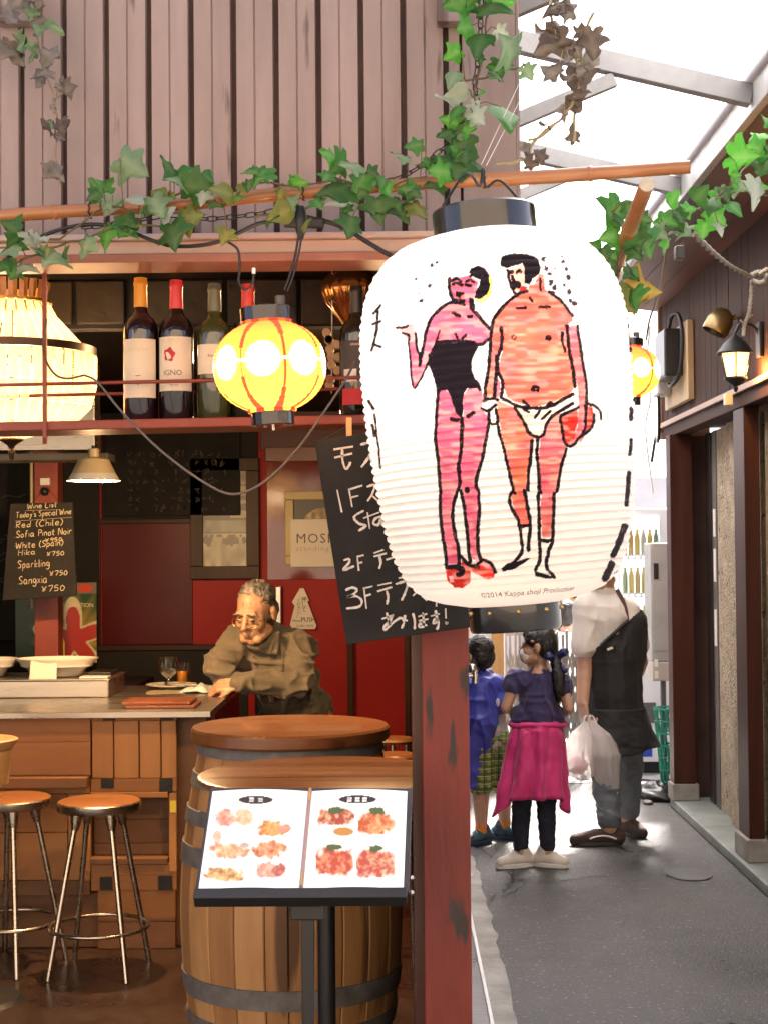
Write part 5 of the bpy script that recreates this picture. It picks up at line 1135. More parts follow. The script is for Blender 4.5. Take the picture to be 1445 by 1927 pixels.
# ------------------------------------------------------------------ ivy
def leafmat(name, c1, c2, vein):
    m = mat(name, c1, c2, scale=45, rough=.42, bump=.1, bscale=120)
    t = m.node_tree; b = t.nodes['Principled BSDF']; o = t.nodes['Material Output']
    src = b.inputs['Base Color'].links[0].from_socket
    at = nd(t,'ShaderNodeVertexColor',layer_name='vein'); mxr = nd(t,'ShaderNodeMixRGB'); mxr.inputs[2].default_value = (*vein,1)
    t.links.new(at.outputs[0],mxr.inputs[0]); t.links.new(src,mxr.inputs[1]); t.links.new(mxr.outputs[0],b.inputs['Base Color'])
    tr = nd(t,'ShaderNodeBsdfTranslucent'); t.links.new(mxr.outputs[0],tr.inputs[0]); mx = nd(t,'ShaderNodeMixShader'); mx.inputs[0].default_value = .4
    t.links.new(b.outputs[0],mx.inputs[1]); t.links.new(tr.outputs[0],mx.inputs[2]); t.links.new(mx.outputs[0],o.inputs[0]); return m
LM = {'d':leafmat('ivy_dark_green',(.035,.125,.022),(.065,.19,.038),(.16,.26,.09)),'g':leafmat('ivy_green',(.045,.21,.03),(.08,.29,.05),(.22,.40,.12)),
      'b':leafmat('ivy_bright_green',(.07,.36,.03),(.12,.46,.06),(.3,.55,.15)),'t':leafmat('ivy_grey_teal',(.16,.29,.14),(.26,.40,.21),(.40,.50,.30)),
      'o':leafmat('ivy_olive',(.14,.18,.03),(.22,.26,.05),(.36,.38,.12)),'p':leafmat('ivy_pale',(.34,.43,.31),(.48,.56,.43),(.6,.62,.5)),
      'y':leafmat('ivy_yellow_orange',(.45,.22,.03),(.40,.32,.05),(.55,.45,.15)),'w':leafmat('withered_grey',(.20,.17,.14),(.34,.31,.27),(.4,.36,.3)),
      'n':leafmat('dry_brown',(.10,.07,.05),(.19,.145,.115),(.26,.22,.16))}
OUT = [[(0,0),(.14,-.13),(.36,-.18),(.50,-.06),(.40,.10),(.62,.17),(.78,.34),(.50,.42),(.33,.50),(.27,.72),(0,1.08)],
       [(0,0),(.17,-.10),(.40,-.10),(.44,.06),(.36,.18),(.60,.32),(.66,.46),(.42,.50),(.28,.60),(.20,.80),(0,1.0)],
       [(0,0),(.12,-.16),(.32,-.24),(.52,-.14),(.44,.05),(.74,.08),(.86,.26),(.54,.38),(.36,.46),(.30,.66),(0,1.12)],
       [(0,0),(.20,-.06),(.34,-.02),(.46,.14),(.52,.30),(.44,.44),(.34,.52),(.24,.66),(.14,.84),(.06,.95),(0,1.0)]]
LEAF = {}
def leaf_mesh(v, m, crumple=0):
    key = (v, m, crumple)
    if key in LEAF: return LEAF[key]
    o_ = OUT[v]; vs, fs, vein = [], [], []; n = len(o_); rr = random.Random(v*7+crumple)
    def add(x, y, z, ve):
        if crumple:
            x *= .75; z += .22*mnoise.noise(Vector((x*2.5,y*2.5,crumple)))*1.6; y *= 1; x += .12*mnoise.noise(Vector((y*3,x*3,crumple+5)))
        vs.append((x,y,z)); vein.append(ve); return len(vs)-1
    mid = [add(0,max(0,min(1,i/(n-1)))*o_[-1][1]*(1 if i else 0),.03*math.sin(math.pi*i/(n-1)),.55) for i in range(n)]
    for s in (1,-1):
        edge = [add(s*x*(1+.05*rr.uniform(-1,1)),y,-.16*abs(x)-.10*math.sin(y*4+v)+.05*s*math.sin(3*y+v*2),0) for x, y in o_]
        half = [add(s*x*.5,(y+o_[-1][1]*i/(n-1))/2,.055*(1-abs(x))*.6-.02,.12 if i in (3,6) else 0) for i, (x, y) in enumerate(o_)]
        for i in range(n-1):
            q = [(mid[i],half[i],half[i+1],mid[i+1]),(half[i],edge[i],edge[i+1],half[i+1])]
            fs += q if s > 0 else [tuple(reversed(f)) for f in q]
    me = bpy.data.meshes.new('leaf'); me.from_pydata(vs,[],fs); me.validate(); me.materials.append(LM[m])
    me.polygons.foreach_set('use_smooth',[True]*len(me.polygons))
    ca = me.color_attributes.new('vein','FLOAT_COLOR','POINT'); ca.data.foreach_set('color',np.repeat(np.array([[e,e,e,1] for e in vein],np.float32),1,0).ravel())
    LEAF[key] = me; return me
M_vine = mat('vine_stem', (.10,.075,.035), (.17,.13,.06), scale=40, rough=.7)
M_twig = mat('dry_twig', (.24,.19,.12), (.34,.28,.19), scale=40, rough=.8)
rl = random.Random(11)
def garland(name, lab, leaves, paths, Y, cat='ivy', stem=M_vine, sr=.0022, crumple=0, grp='ivy garlands', tipdown=True, Yf=None, extra=.55):
    p0 = P(*paths[0][0],Y if not Yf else Yf(paths[0][0][0])); o = thing(name, lab, cat, p0, grp); mb = MB(); nodes = []
    yy = Yf or (lambda x: Y)
    for pa in paths:
        pts = spline([P(x,y,yy(x)+rl.uniform(-.015,.01)) for x, y in pa],7)
        pts = [p+Vector((mnoise.noise(p*30),mnoise.noise(p*30+Vector((9,0,0))),mnoise.noise(p*30+Vector((0,9,0)))))*.006 for p in pts]
        nodes += pts; mb.tube(pts,[sr*(1+.35*mnoise.noise(p*60)) for p in pts],6)
    if extra:
        pal = [l[3] for l in leaves]
        for q in range(int(len(leaves)*extra)):
            c_ = proj([tuple(rl.choice(nodes))])[0]; leaves = leaves+[(c_[0]+rl.uniform(-16,16),c_[1]+rl.uniform(-14,20),rl.uniform(16,34),rl.choice(pal))]
    for x, y, sz_, mk in leaves:
        Yl = yy(x)+rl.uniform(-.05,.0); c = P(x,y,Yl); s = sz_*Yl/2900*.98
        near = min(nodes,key=lambda q: (q-c).length); out = (c-near); a = math.atan2(out.x,-out.z) if out.length > .012 else rl.uniform(-2.4,2.4)
        a = a*(.55)+rl.uniform(-.7,.7) if tipdown else rl.uniform(-3,3)
        base = c-Vector((math.sin(a),0,-math.cos(a)))*s*.45
        q = Matrix.Rotation(rl.uniform(-.95,.95),4,'Z')@Matrix.Rotation(rl.uniform(-.85,.6),4,'X')
        # local y (tip) -> down rotated by a ; local z -> to the viewer
        Mb = Matrix.Rotation(-a,4,'Y')@q@Matrix(((1,0,0,0),(0,0,-1,0),(0,-1,0,0),(0,0,0,1)))
        lo = bpy.data.objects.new('leaf', leaf_mesh(rl.randrange(4),mk,rl.choice((1,2,3)) if crumple else 0)); COL.objects.link(lo)
        lo.parent = o; lo.matrix_local = Matrix.Translation(base-p0)@Mb@Matrix.Diagonal((s*rl.uniform(.9,1.1),s,s,1))
        if (near-base).length < .25: mb.tube([near,(near+base)/2+Vector((0,-.006,.008)),base],.0011,5)
    mb.build('stem', stem, o, smooth=60); return o
S1 = lambda L: [(x/2.89,y/2.89,s/2.89,m) for x, y, s, m in L]
S2 = lambda L: [(480+x/2.779,y/2.779,s/2.779,m) for x, y, s, m in L]
S3 = lambda L: [(940+x/2.861,y/2.861,s/2.861,m) for x, y, s, m in L]
garland('ivy_garland','green plastic ivy garland twined along the long bamboo pole',
 S1([(540,1020,120,'g'),(725,900,190,'t'),(610,1120,130,'p'),(715,1080,150,'p'),(840,1060,130,'o'),(860,1130,140,'t'),(900,940,130,'d'),(960,1010,130,'t'),(1020,960,140,'g'),(1080,1020,180,'d'),(1200,1070,160,'o'),(1270,1040,110,'b'),(920,1170,110,'p'),(1050,1190,150,'o'),(960,1290,170,'d'),(700,1220,140,'d'),(590,1290,140,'b'),(680,1270,110,'g'),(460,1340,130,'t'),(180,1310,130,'p'),(40,1370,120,'t'),(50,1240,130,'d'),(160,1460,110,'p'),(280,1430,150,'t'),(60,1480,120,'g'),(380,1380,90,'d'),(1400,960,130,'g'),(1220,1290,90,'o'),(1180,1130,90,'d'),(20,1450,90,'d'),(510,1070,80,'d'),(1130,970,100,'g'),(230,1380,70,'d'),(530,1000,70,'g'),(1350,1010,70,'d')])+
 S2([(30,930,120,'g'),(235,960,90,'b'),(390,840,140,'b'),(430,860,120,'g'),(500,900,140,'t'),(540,960,130,'g'),(410,1000,170,'d'),(620,910,90,'d'),(130,1120,150,'o'),(180,1060,80,'t'),(290,1190,100,'o'),(450,1080,110,'p'),(490,1190,140,'d'),(710,1000,110,'b'),(640,1100,130,'d'),(745,1110,150,'d'),(850,1110,130,'o'),(760,830,100,'t'),(830,760,100,'g'),(560,1010,70,'d'),(660,960,80,'g'),(90,1160,80,'d')]),
 [[(-20,470),(60,455),(130,440),(200,390),(270,400),(340,365),(420,385),(480,345),(560,350),(640,340),(720,350),(800,330)],[(20,500),(90,470),(160,450),(240,425),(330,430)],[(480,410),(560,395),(640,380),(700,385),(780,375)]],3.26)
garland('ivy_spray','green plastic ivy spray hanging down the right corner of the metal front',
 S2([(1060,880,190,'d'),(960,900,130,'b'),(930,980,100,'d'),(1070,760,160,'d'),(1010,640,120,'b'),(1050,600,120,'g'),(1130,690,120,'b'),(1280,640,190,'g'),(1170,620,100,'p'),(1000,550,130,'p'),(1060,500,140,'p'),(1030,420,110,'t'),(1030,290,110,'b'),(1180,250,170,'d'),(1300,260,150,'t'),(1270,360,110,'d'),(1080,150,130,'b'),(1230,80,190,'d'),(1060,30,170,'g'),(1290,10,140,'b'),(1290,170,80,'p'),(1100,910,130,'d'),(1110,830,110,'d'),(990,700,90,'d'),(1150,-20,150,'g'),(1250,-30,130,'g')]),
 [[(930,-30),(915,40),(905,110),(890,190),(865,235),(870,290),(850,330)],[(990,120),(930,140),(875,155)],[(870,290),(830,300),(780,310)]],3.28)
garland('ivy_spray','bright green plastic ivy spray round the short bamboo pole at the eaves',
 S3([(620,1150,160,'g'),(690,1130,80,'d'),(590,1270,110,'b'),(500,1330,100,'g'),(570,1380,110,'d'),(570,1440,110,'g'),(740,1290,130,'d'),(800,1300,150,'g'),(730,1370,110,'d'),(950,1080,110,'b'),(900,1200,120,'g'),(980,1190,130,'d'),(910,1330,90,'b'),(1000,1260,110,'t'),(1090,1050,130,'d'),(1190,1060,110,'b'),(1170,1170,130,'b'),(1260,1130,110,'g'),(1100,1240,100,'b'),(1310,850,150,'b'),(1360,800,130,'b'),(1410,750,130,'b'),(1420,900,140,'d'),(1380,1040,150,'p'),(1440,650,80,'g'),(1180,1230,80,'p'),(750,1470,80,'g'),(1430,820,100,'g'),(1150,1110,90,'d'),(640,1220,110,'d'),(860,1260,90,'t'),(1300,1000,90,'t'),(780,1180,90,'d'),(1420,990,90,'b')])+[(1182,552,44,'o'),(1207,545,60,'y'),(1198,565,44,'g'),(1175,575,36,'o'),(1190,512,34,'d')],
 [[(1150,600),(1158,540),(1165,480),(1190,450),(1240,430),(1290,405),(1340,375),(1390,330),(1450,270)],[(1100,480),(1130,475),(1165,490)],[(1150,395),(1160,430),(1168,470)],[(1340,375),(1400,360),(1450,370)]],3.4,Yf=lambda x: 3.35 if x < 1230 else 3.35+(x-1230)/220*.5)
garland('withered_garland','grey withered ivy garland trailing down the top left of the metal front',
 [(25,95,60,'w'),(70,40,55,'w'),(95,60,60,'t'),(100,110,55,'w'),(82,145,40,'w'),(45,85,50,'t'),(100,240,42,'n'),(72,150,36,'w'),(125,168,40,'w'),(110,325,34,'w'),(92,322,34,'w'),(30,10,60,'w'),(75,5,60,'w'),(118,240,34,'n'),(60,100,40,'t'),(20,40,50,'w')],
 [[(60,-40),(68,20),(72,80),(85,130),(102,190),(108,240),(108,300),(118,350)],[(72,80),(40,95),(10,100)],[(102,190),(130,165)]],3.36,cat='dry ivy',stem=M_twig,crumple=1)
garland('dried_garland','brown dried leaves on a twisted twig before the bright sky',
 [(1040,88,70,'n'),(1060,20,46,'w'),(1100,100,56,'w'),(1115,82,56,'n'),(1092,142,60,'n'),(1082,188,50,'n'),(1035,130,46,'w'),(1097,60,34,'n'),(1078,252,34,'n'),(1012,292,34,'n'),(1000,310,26,'n'),(1030,55,50,'n'),(1075,100,40,'w'),(1095,180,36,'n'),(1060,215,30,'w'),(1040,10,50,'n')],
 [[(1045,-30),(1035,30),(1050,80),(1080,110),(1090,150),(1080,190),(1050,225),(1010,260),(985,300),(930,312)],[(1090,110),(1095,70),(1115,25)],[(1080,190),(1082,240),(1076,268)],[(1050,225),(1020,255),(990,262)]],3.3,cat='dry ivy',stem=mat('pale_twig',(.38,.32,.16),(.48,.42,.24),scale=30,rough=.8),sr=.0032,crumple=1,tipdown=False)
# ------------------------------------------------------------------ chain, cables and strings
lk = MB(); ring = []
for k in range(14):
    a = 2*math.pi*k/14; ring.append(Vector((.005*math.cos(a),0,.0085*math.sin(a)+(.004 if math.sin(a) > 0 else -.004))))
lk.tube(ring,.0014,6,closed=True)
chn = thing('wire_chain','thin dark chain woven through the ivy under the pole','chain',P(893,60,3.3)); first = None
for pa in ([(905,-10),(903,60),(898,120),(893,160),(897,200),(880,225)],[(880,225),(850,265),(820,290),(795,310),(760,330),(700,352)],[(560,385),(500,400),(440,408),(380,412),(320,405),(240,418),(150,430)]):
    pts = spline([P(x,y,3.285) for x, y in pa],30); acc = 0; k = 0; last = pts[0]
    for p, q in zip(pts[:-1],pts[1:]):
        acc += (q-p).length
        if acc > .0195:
            acc = 0; d = (q-p).normalized(); z = d; x = Vector((0,1,0)).cross(z).normalized(); y = z.cross(x)
            if k % 2: x, y = (x+y).normalized(), (y-x).normalized()
            Mk = Matrix(((x.x,y.x,z.x,0),(x.y,y.y,z.y,0),(x.z,y.z,z.z,0),(0,0,0,1)))
            if first is None: first = lk.build('link', M_iron, None, smooth=60); o = first
            else: o = bpy.data.objects.new('link', first.data); COL.objects.link(o)
            o.parent = chn; o.matrix_local = Matrix.Translation(p-wloc(chn))@Mk; k += 1
M_rub = mat('black_rubber', (.012,.012,.013), rough=.5)
cb = thing('lamp_cable','thick black festoon cable looping under the bamboo pole','cable',P(300,450,3.28))
def cab(pa, Y, r, nm, par, m=M_rub): return MB().tube(spline([P(x,y,Y) if len((x,y)) == 2 else 0 for x, y in pa],9),r,8).build(nm, m, par, smooth=60)
cab([(-30,520),(0,498),(35,470),(90,440),(150,424),(200,424),(250,438),(320,462),(390,460),(440,443),(490,420),(555,412)],3.27,.0042,'cable',cb)
cab([(575,408),(640,425),(690,455),(730,478),(775,498)],3.27,.0052,'cable',cb); cab([(555,380),(562,395),(566,410)],3.27,.004,'cable',cb)
cab([(430,455),(448,470),(452,500),(450,530),(462,545),(475,535),(478,515)],3.26,.0026,'lead',cb); cab([(563,440),(556,480),(545,520),(536,545)],3.26,.0026,'lead',cb); cab([(569,440),(562,480),(550,525),(541,548)],3.26,.0022,'lead',cb)
cab([(818,446),(800,450),(775,468),(760,490),(745,510)],3.2,.0026,'lead',cb)
c = P(566,418,3.265); MB().tube([c+Vector((0,0,.034)),c+Vector((0,0,.012)),c,c-Vector((0,0,.02)),c-Vector((0,0,.036))],[.008,.014,.015,.010,.006],12).build('connector', M_rub, cb, smooth=50)
MB().beam(c+Vector((-.035,0,0)),c+Vector((.05,0,-.004)),.02,.02).build('connector_arm', M_rub, cb, bevel=.004)
gcb = tag(MB().tube(spline([P(160,706,3.53),P(185,720,3.5),P(230,775,3.45),P(300,845,3.42),P(380,905,3.40),P(440,930,3.40),P(500,905,3.40),P(560,845,3.42),P(610,775,3.44),P(650,715,3.48),P(668,680,3.52)],9),.0028,8).build('grey_cable', mat('grey_cable',(.13,.115,.10),rough=.45), smooth=60),'grey cable sagging below the red shelf','cable')
tag(MB().tube(spline([P(88,600,3.53),P(82,660,3.54),P(100,700,3.54),P(125,712,3.535),P(160,706,3.53)],8),.0028,7).build('brown_cable', mat('brown_cable',(.10,.04,.02),rough=.5), smooth=60),'thin brown cable wound on the shelf hanger before the chandelier','cable')
tg = thing('white_tag_strings','two thin white strings tied to the long bamboo pole','string',P(908,312,3.22))
for a, b in (((984,140),(905,310)),((990,165),(914,312))): MB().tube([P(*a,3.3),P(*b,3.21)],.0009,5).build('string', M_white, tg)
wk = P(478,515,3.26); MB().tube([wk,wk+Vector((0,0,.012))],.004,8).build('lead_cap', M_white, cb, smooth=40)
# eaves rope
M_rope = mat('grey_rope', (.33,.29,.24), (.44,.40,.34), scale=60, rough=.9, bump=.5, bscale=200)
rp = thing('eaves_rope','grey twisted rope knotted under the eaves by the wall lamp','rope',PXp(1400,515,1.45))
def rope(pts, r, nm='strand'):
    pts = spline(pts,14)
    for s in (0,1):
        q = []
        for i, p in enumerate(pts):
            t = (pts[min(i+1,len(pts)-1)]-pts[max(0,i-1)]).normalized(); a = t.orthogonal().normalized(); b = t.cross(a); an = i*.9+s*math.pi
            q.append(p+(a*math.cos(an)+b*math.sin(an))*r*.55)
        MB().tube(q,r*.62,6).build(nm, M_rope, rp, smooth=60)
rope([P(1305,440,3.7),P(1340,475,4.3),P(1375,502,5.0),P(1410,520,5.6)],.008)
rope([P(1410,520,5.6),P(1428,512,5.62),P(1442,520,5.6),P(1432,532,5.58),P(1414,528,5.6)],.009); rope([P(1428,516,5.62),P(1445,505,5.5),P(1480,490,5.3)],.008)
rope([P(1414,528,5.62),P(1412,560,5.62),P(1408,590,5.62),P(1400,612,5.64),P(1398,632,5.64)],.007); rope([P(1400,612,5.64),P(1392,602,5.62)],.004); rope([P(1406,600,5.64),P(1416,592,5.62)],.004)
# ------------------------------------------------------------------ fittings on the right building
M_brz2 = mat('old_brass', (.16,.11,.05), (.26,.19,.09), scale=9, rough=.35, metal=.8)
lc = PXp(1383,690,1.54); wlm = thing('wall_lantern','lit black coach lantern on the brown timber wall','wall lamp',lc)
k = lc.y/2900; zt, zb = 24*k, -20*k; R_, r_b = 30*k, 20*k; NG = 6
m = bpy.data.materials.new('frosted_lamp_glass'); m.use_nodes = True; t = m.node_tree; b = t.nodes['Principled BSDF']; b.inputs['Base Color'].default_value = (.95,.78,.45,1); b.inputs['Roughness'].default_value = .4
b.inputs['Emission Color'].default_value = (1,.55,.16,1); b.inputs['Emission Strength'].default_value = .9
def ringp(r, z): return [lc+Vector((r*math.cos(2*math.pi*i/NG+.35), r*math.sin(2*math.pi*i/NG+.35), z)) for i in range(NG)]
a, b_ = ringp(R_,zt), ringp(r_b,zb)
for i in range(NG):
    j = (i+1)%NG; MB().add([a[i],a[j],b_[j],b_[i]],[(0,1,2,3)]).build('pane', m, wlm)
    MB().tube([a[i],b_[i]],.0035,6).build('bar', M_iron, wlm)
MB().lathe([(R_*1.14,zt),(R_*1.16,zt+.006),(R_*1.0,zt+.02),(R_*.7,zt+.05),(R_*.3,zt+.075),(.008,zt+.085),(0,zt+.1)],NG*4,Matrix.Translation(lc)).build('roof', M_iron, wlm, smooth=30)
MB().lathe([(r_b*1.1,zb),(r_b*1.1,zb-.01),(r_b*.6,zb-.03),(.008,zb-.04),(.012,zb-.05),(.006,zb-.066),(0,zb-.068)],24,Matrix.Translation(lc)).build('finial', M_iron, wlm, smooth=40)
MB().tube(spline([lc+Vector((0,0,zt+.095)),lc+Vector((.03,0,zt+.14)),lc+Vector((.09,0,zt+.12)),lc+Vector((.118,0,zt+.06))],6),.007,8).build('arm', M_iron, wlm, smooth=60)
MB().box((1.642,lc.y-.04,lc.z+.04),(1.659,lc.y+.04,lc.z+.20)).build('back_plate', M_iron, wlm, bevel=.004)
point('bulb_light', lc+Vector((.07,-.02,-.02)), 1.6, (1,.5,.13), .015, wlm)
s_c = PXp(1352,608,1.57); sl_ = thing('brass_spot','brass dome wall light above the coach lantern, unlit','wall lamp',s_c)
T = Matrix.Translation(s_c)@Matrix.Rotation(R(28),4,'Y'); k = s_c.y/2900
MB().lathe([(24*k,-20*k),(25*k,-16*k),(25*k,4*k),(20*k,20*k),(10*k,28*k),(0,30*k)],32,T).build('dome', M_brz2, sl_, smooth=50)
MB().lathe([(22*k,-19*k),(18*k,5*k),(0,10*k)],32,T).build('inner_reflector', M_blk, sl_, smooth=50)
MB().tube([s_c+Vector((.02,0,.01)),s_c+Vector((.085,0,.03))],.012,8).build('arm', M_brz2, sl_, smooth=50)
c = PXp(1380,752,1.645); tag(MB().box((1.600,c.y-.02,c.z-.028),(1.638,c.y+.03,c.z+.028)).build('cable_box', mat('ivory_plastic',(.72,.60,.34),rough=.4), bevel=.005),'ivory cable box below the coach lantern','box')
bd = thing('meter_board','pale plywood board with a black transformer and cables on the timber wall','meter board',PXp(1290,790,1.65))
M_ply = wood('pale_plywood',(.36,.24,.12),(.46,.32,.18),'z',rough=.6)
p1, p2 = PXp(1308,618,1.655), PXp(1308,752,1.655)
MB().box((1.625,8.56,2.385),(1.659,9.30,2.83)).build('board', M_ply, bd, bevel=.003)
MB().box((1.52,8.70,2.53),(1.624,9.02,2.80)).build('transformer', M_blk, bd, bevel=.01)
MB().box((1.54,9.06,2.46),(1.624,9.25,2.66)).build('grey_box', mat('light_grey_plastic',(.45,.45,.45),rough=.4), bd, bevel=.01)
MB().tube(spline([(1.56,8.78,2.80),(1.57,8.74,2.87),(1.60,8.68,2.87),(1.61,8.64,2.75),(1.60,8.66,2.55),(1.57,8.75,2.48),(1.58,8.9,2.50)],8),.012,8).build('cable', M_rub, bd, smooth=60)
MB().tube(spline([(1.56,9.15,2.46),(1.57,9.2,2.3),(1.58,9.3,2.2),(1.60,9.5,2.24),(1.60,9.66,2.1)],8),.009,8).build('cable', M_rub, bd, smooth=60)
MB().tube(spline([(1.60,9.66,2.95),(1.58,9.69,2.7),(1.60,9.68,2.5),(1.57,9.70,2.3),(1.61,9.69,1.9)],8),.007,8).build('cable', M_white, bd, smooth=60)
tag(MB().tube(spline([P(1253,470,4.6),P(1242,540,5.2),P(1222,600,5.8),P(1215,640,6.2)],8),.004,6).build('black_wire', M_rub, smooth=60),'thin black wire running from the gutter down past the far lantern','wire')
c = P(1278,475,4.6); tag(MB().box((c.x-.012,4.59,c.z-.02),(c.x+.014,4.63,c.z+.02)).build('gutter_clip', M_blk, bevel=.003),'small black clip hanging from the gutter','clip')

# ------------------------------------------------------------------ vending machine, cabinets and clutter
VY = 10.6; va, vb = P(1163,1200,VY).x, P(1225,1200,VY).x
vm = thing('vending_machine','white drink vending machine with blue print behind the man','vending machine',(va+.42,VY+.35,.0))
M_vw = mat('vending_white',(.78,.79,.80),(.70,.71,.73),scale=2,rough=.3)
vxr = va+.82
MB().box((va,VY+.02,.09),(vxr,VY+.7,1.83)).build('body', M_vw, vm, bevel=.01)
MB().box((va-.004,VY+.0,.10),(vxr+.004,VY+.019,.90)).build('front_panel', M_vw, vm, bevel=.004)
MB().box((va+.04,VY+.1,.0),(vxr-.04,VY+.65,.089)).build('plinth', M_blk, vm)
M_vbk = mat('display_back',(.55,.58,.60),rough=.4,emit=(.9,.95,1),estr=.35)
MB().box((va+.03,VY+.012,.92),(va+.29,VY+.0195,1.78)).build('display', M_vbk, vm)
IX = lambda i, j: (i*2)%6 if j == 0 else (0,1,0,3,0,5)[(i+j)%6]
for j, z in enumerate((.99,1.25,1.51)):
    MB().box((va+.03,VY-.02,z-.03),(va+.29,VY+.011,z)).build('price_rail', M_vw, vm, bevel=.003)
    for i in range(6):
        x = va+.05+i*.043; col = ((.72,.60,.16),(.30,.42,.24),(.52,.25,.2),(.66,.48,.2),(.40,.42,.5),(.65,.65,.62))[IX(i,j)]
        mm = mat('drink_%s'%('yellow','green','red','orange','blue','white')[IX(i,j)],col,rough=.35)
        MB().lathe([(0,0),(.017,0),(.018,.12),(.009,.15),(.009,.175),(0,.175)],12,Matrix.Translation((x,VY-.004+.0,z+.0005))).build('drink_bottle', mm, vm, smooth=40)
        MB().box((x-.012,VY-.026,z-.022),(x+.012,VY-.0205,z-.008)).build('button', M_vbk, vm)
MB().box((va+.028,VY-.030,.93),(va+.292,VY-.027,1.78)).build('display_glass', M_cg, vm)
MB().box((va+.30,VY-.004,1.02),(va+.36,VY+.012,1.30)).build('slot_panel', M_vw, vm, bevel=.003)
MB().box((va+.315,VY-.008,.83),(va+.345,VY+.0,.93)).build('coin_slot', M_blk, vm, bevel=.003)
M_vbl = mat('vending_blue',(.03,.08,.42),rough=.35); M_vgr = mat('vending_green',(.06,.30,.08),rough=.35)
for poly, mm in (([(.0,.13),(.0,.17),(.16,.32),(.24,.45),(.24,.41),(.17,.28)],M_vbl),([(.10,.13),(.22,.13),(.22,.33),(.16,.26)],M_vbl),([(.04,.58),(.12,.55),(.16,.66),(.12,.78),(.07,.72)],M_vgr)):
    MB().prism([(va+x,VY-.003,z) for x, z in poly],(0,.002,0)).build('printed_shape', mm, vm)
MB().box((va+.05,VY-.01,.36),(va+.25,VY-.001,.50)).build('delivery_flap', M_gst, vm, bevel=.004)
cx0, cx1 = P(1225,1200,9.85).x, P(1262,1200,9.85).x
cab_ = thing('meter_cabinet','grey metal switch cabinet mounted beside the far post','cabinet',((cx0+cx1)/2,9.9,.75))
M_gc = mat('grey_cabinet',(.34,.34,.32),(.42,.42,.40),scale=4,rough=.45)
zc = lambda py: P(1240,py,9.85).z
MB().box((cx0,9.85,zc(1245)),(cx1+.1,10.1,zc(1022))).build('body', M_gc, cab_, bevel=.006)
MB().box((cx0+.008,9.842,zc(1225)),(cx1+.1,9.849,zc(1095))).build('door', M_gc, cab_, bevel=.003)
MB().box((cx0+.02,9.843,zc(1090)),(cx0+.05,9.849,zc(1060))).build('window', M_blk, cab_)
MB().box((cx0+.0,9.82,zc(1281)),(cx1+.1,10.05,zc(1246))).build('lower_box', mat('beige_grey',(.45,.41,.36),rough=.5), cab_, bevel=.006)
for y0 in (1240,1262): MB().box((cx0+.012,9.816,zc(y0+14)),(cx0+.035,9.8195,zc(y0))).build('label_sticker', M_white, cab_)
MB().box((cx0+.06,9.86,.0),(cx0+.09,9.90,zc(1282))).build('stand', M_gst, cab_)
M_basket = mat('green_plastic',(.02,.22,.15),(.03,.28,.19),scale=6,rough=.4)
bk = thing('green_basket','tall green plastic lattice basket beside the far post','basket',(P(1262,1400,9.7).x,9.7,.0)); bx0 = P(1262,1400,9.7).x
hts = [.02+.076*i for i in range(8)]
def bkr(z): return .055+.05*z/.56
for z in hts: MB().tube([Vector((bx0+bkr(z)*math.cos(a),9.7+bkr(z)*math.sin(a),z)) for a in [2*math.pi*i/20 for i in range(20)]],.006,6,closed=True).build('hoop', M_basket, bk, smooth=60)
for i in range(16):
    for s in (-1,1):
        pts = [Vector((bx0+bkr(z)*math.cos(2*math.pi*i/16+s*z*1.6),9.7+bkr(z)*math.sin(2*math.pi*i/16+s*z*1.6),z)) for z in np.linspace(.005,.56,7)]
        MB().tube(pts,.005,5).build('lattice_bar', M_basket, bk)
MB().lathe([(.0,.004),(.056,.004),(.056,.012),(0,.012)],20,Matrix.Translation((bx0,9.7,0))).build('bottom', M_basket, bk)
c = PZ(1238,1500,.0); bm_ = thing('black_rubbish_bag','low black plastic bag slumped by the far post','bag',c); mb = MB(); n, m_ = 28, 14; v = []
for i in range(m_+1):
    th_ = math.pi/2*i/m_
    for k in range(n):
        a = 2*math.pi*k/n; q = 1+.22*mnoise.noise(Vector((math.cos(a)*1.6,math.sin(a)*1.6,th_*2)))+.08*mnoise.noise(Vector((math.cos(a)*6,math.sin(a)*6,th_*6)))
        v.append(c+Vector((.13*q*math.sin(th_)*math.cos(a),.2*q*math.sin(th_)*math.sin(a),.002+.095*q*math.cos(th_))))
mb.add(v,[(i*n+k,(i+1)*n+k,(i+1)*n+(k+1)%n,i*n+(k+1)%n) for i in range(m_) for k in range(n)])
mb.build('sack', mat('black_bin_bag',(.012,.012,.013),rough=.3), bm_, smooth=179)
for k, (px, py, w_, lab) in enumerate(((1218,1513,.03,'small pale stone lying by the black bag'),(1210,1478,.08,'flat white card on the ground under the vending machine'),(1108,1382,.05,'crumpled white paper scrap on the bright ground'))):
    c = PZ(px,py,0); tag(MB().ell(c+Vector((0,0,.012)),(w_,.05,.012)).build('litter_scrap', M_conc if not k else M_white, smooth=179), lab, 'litter')
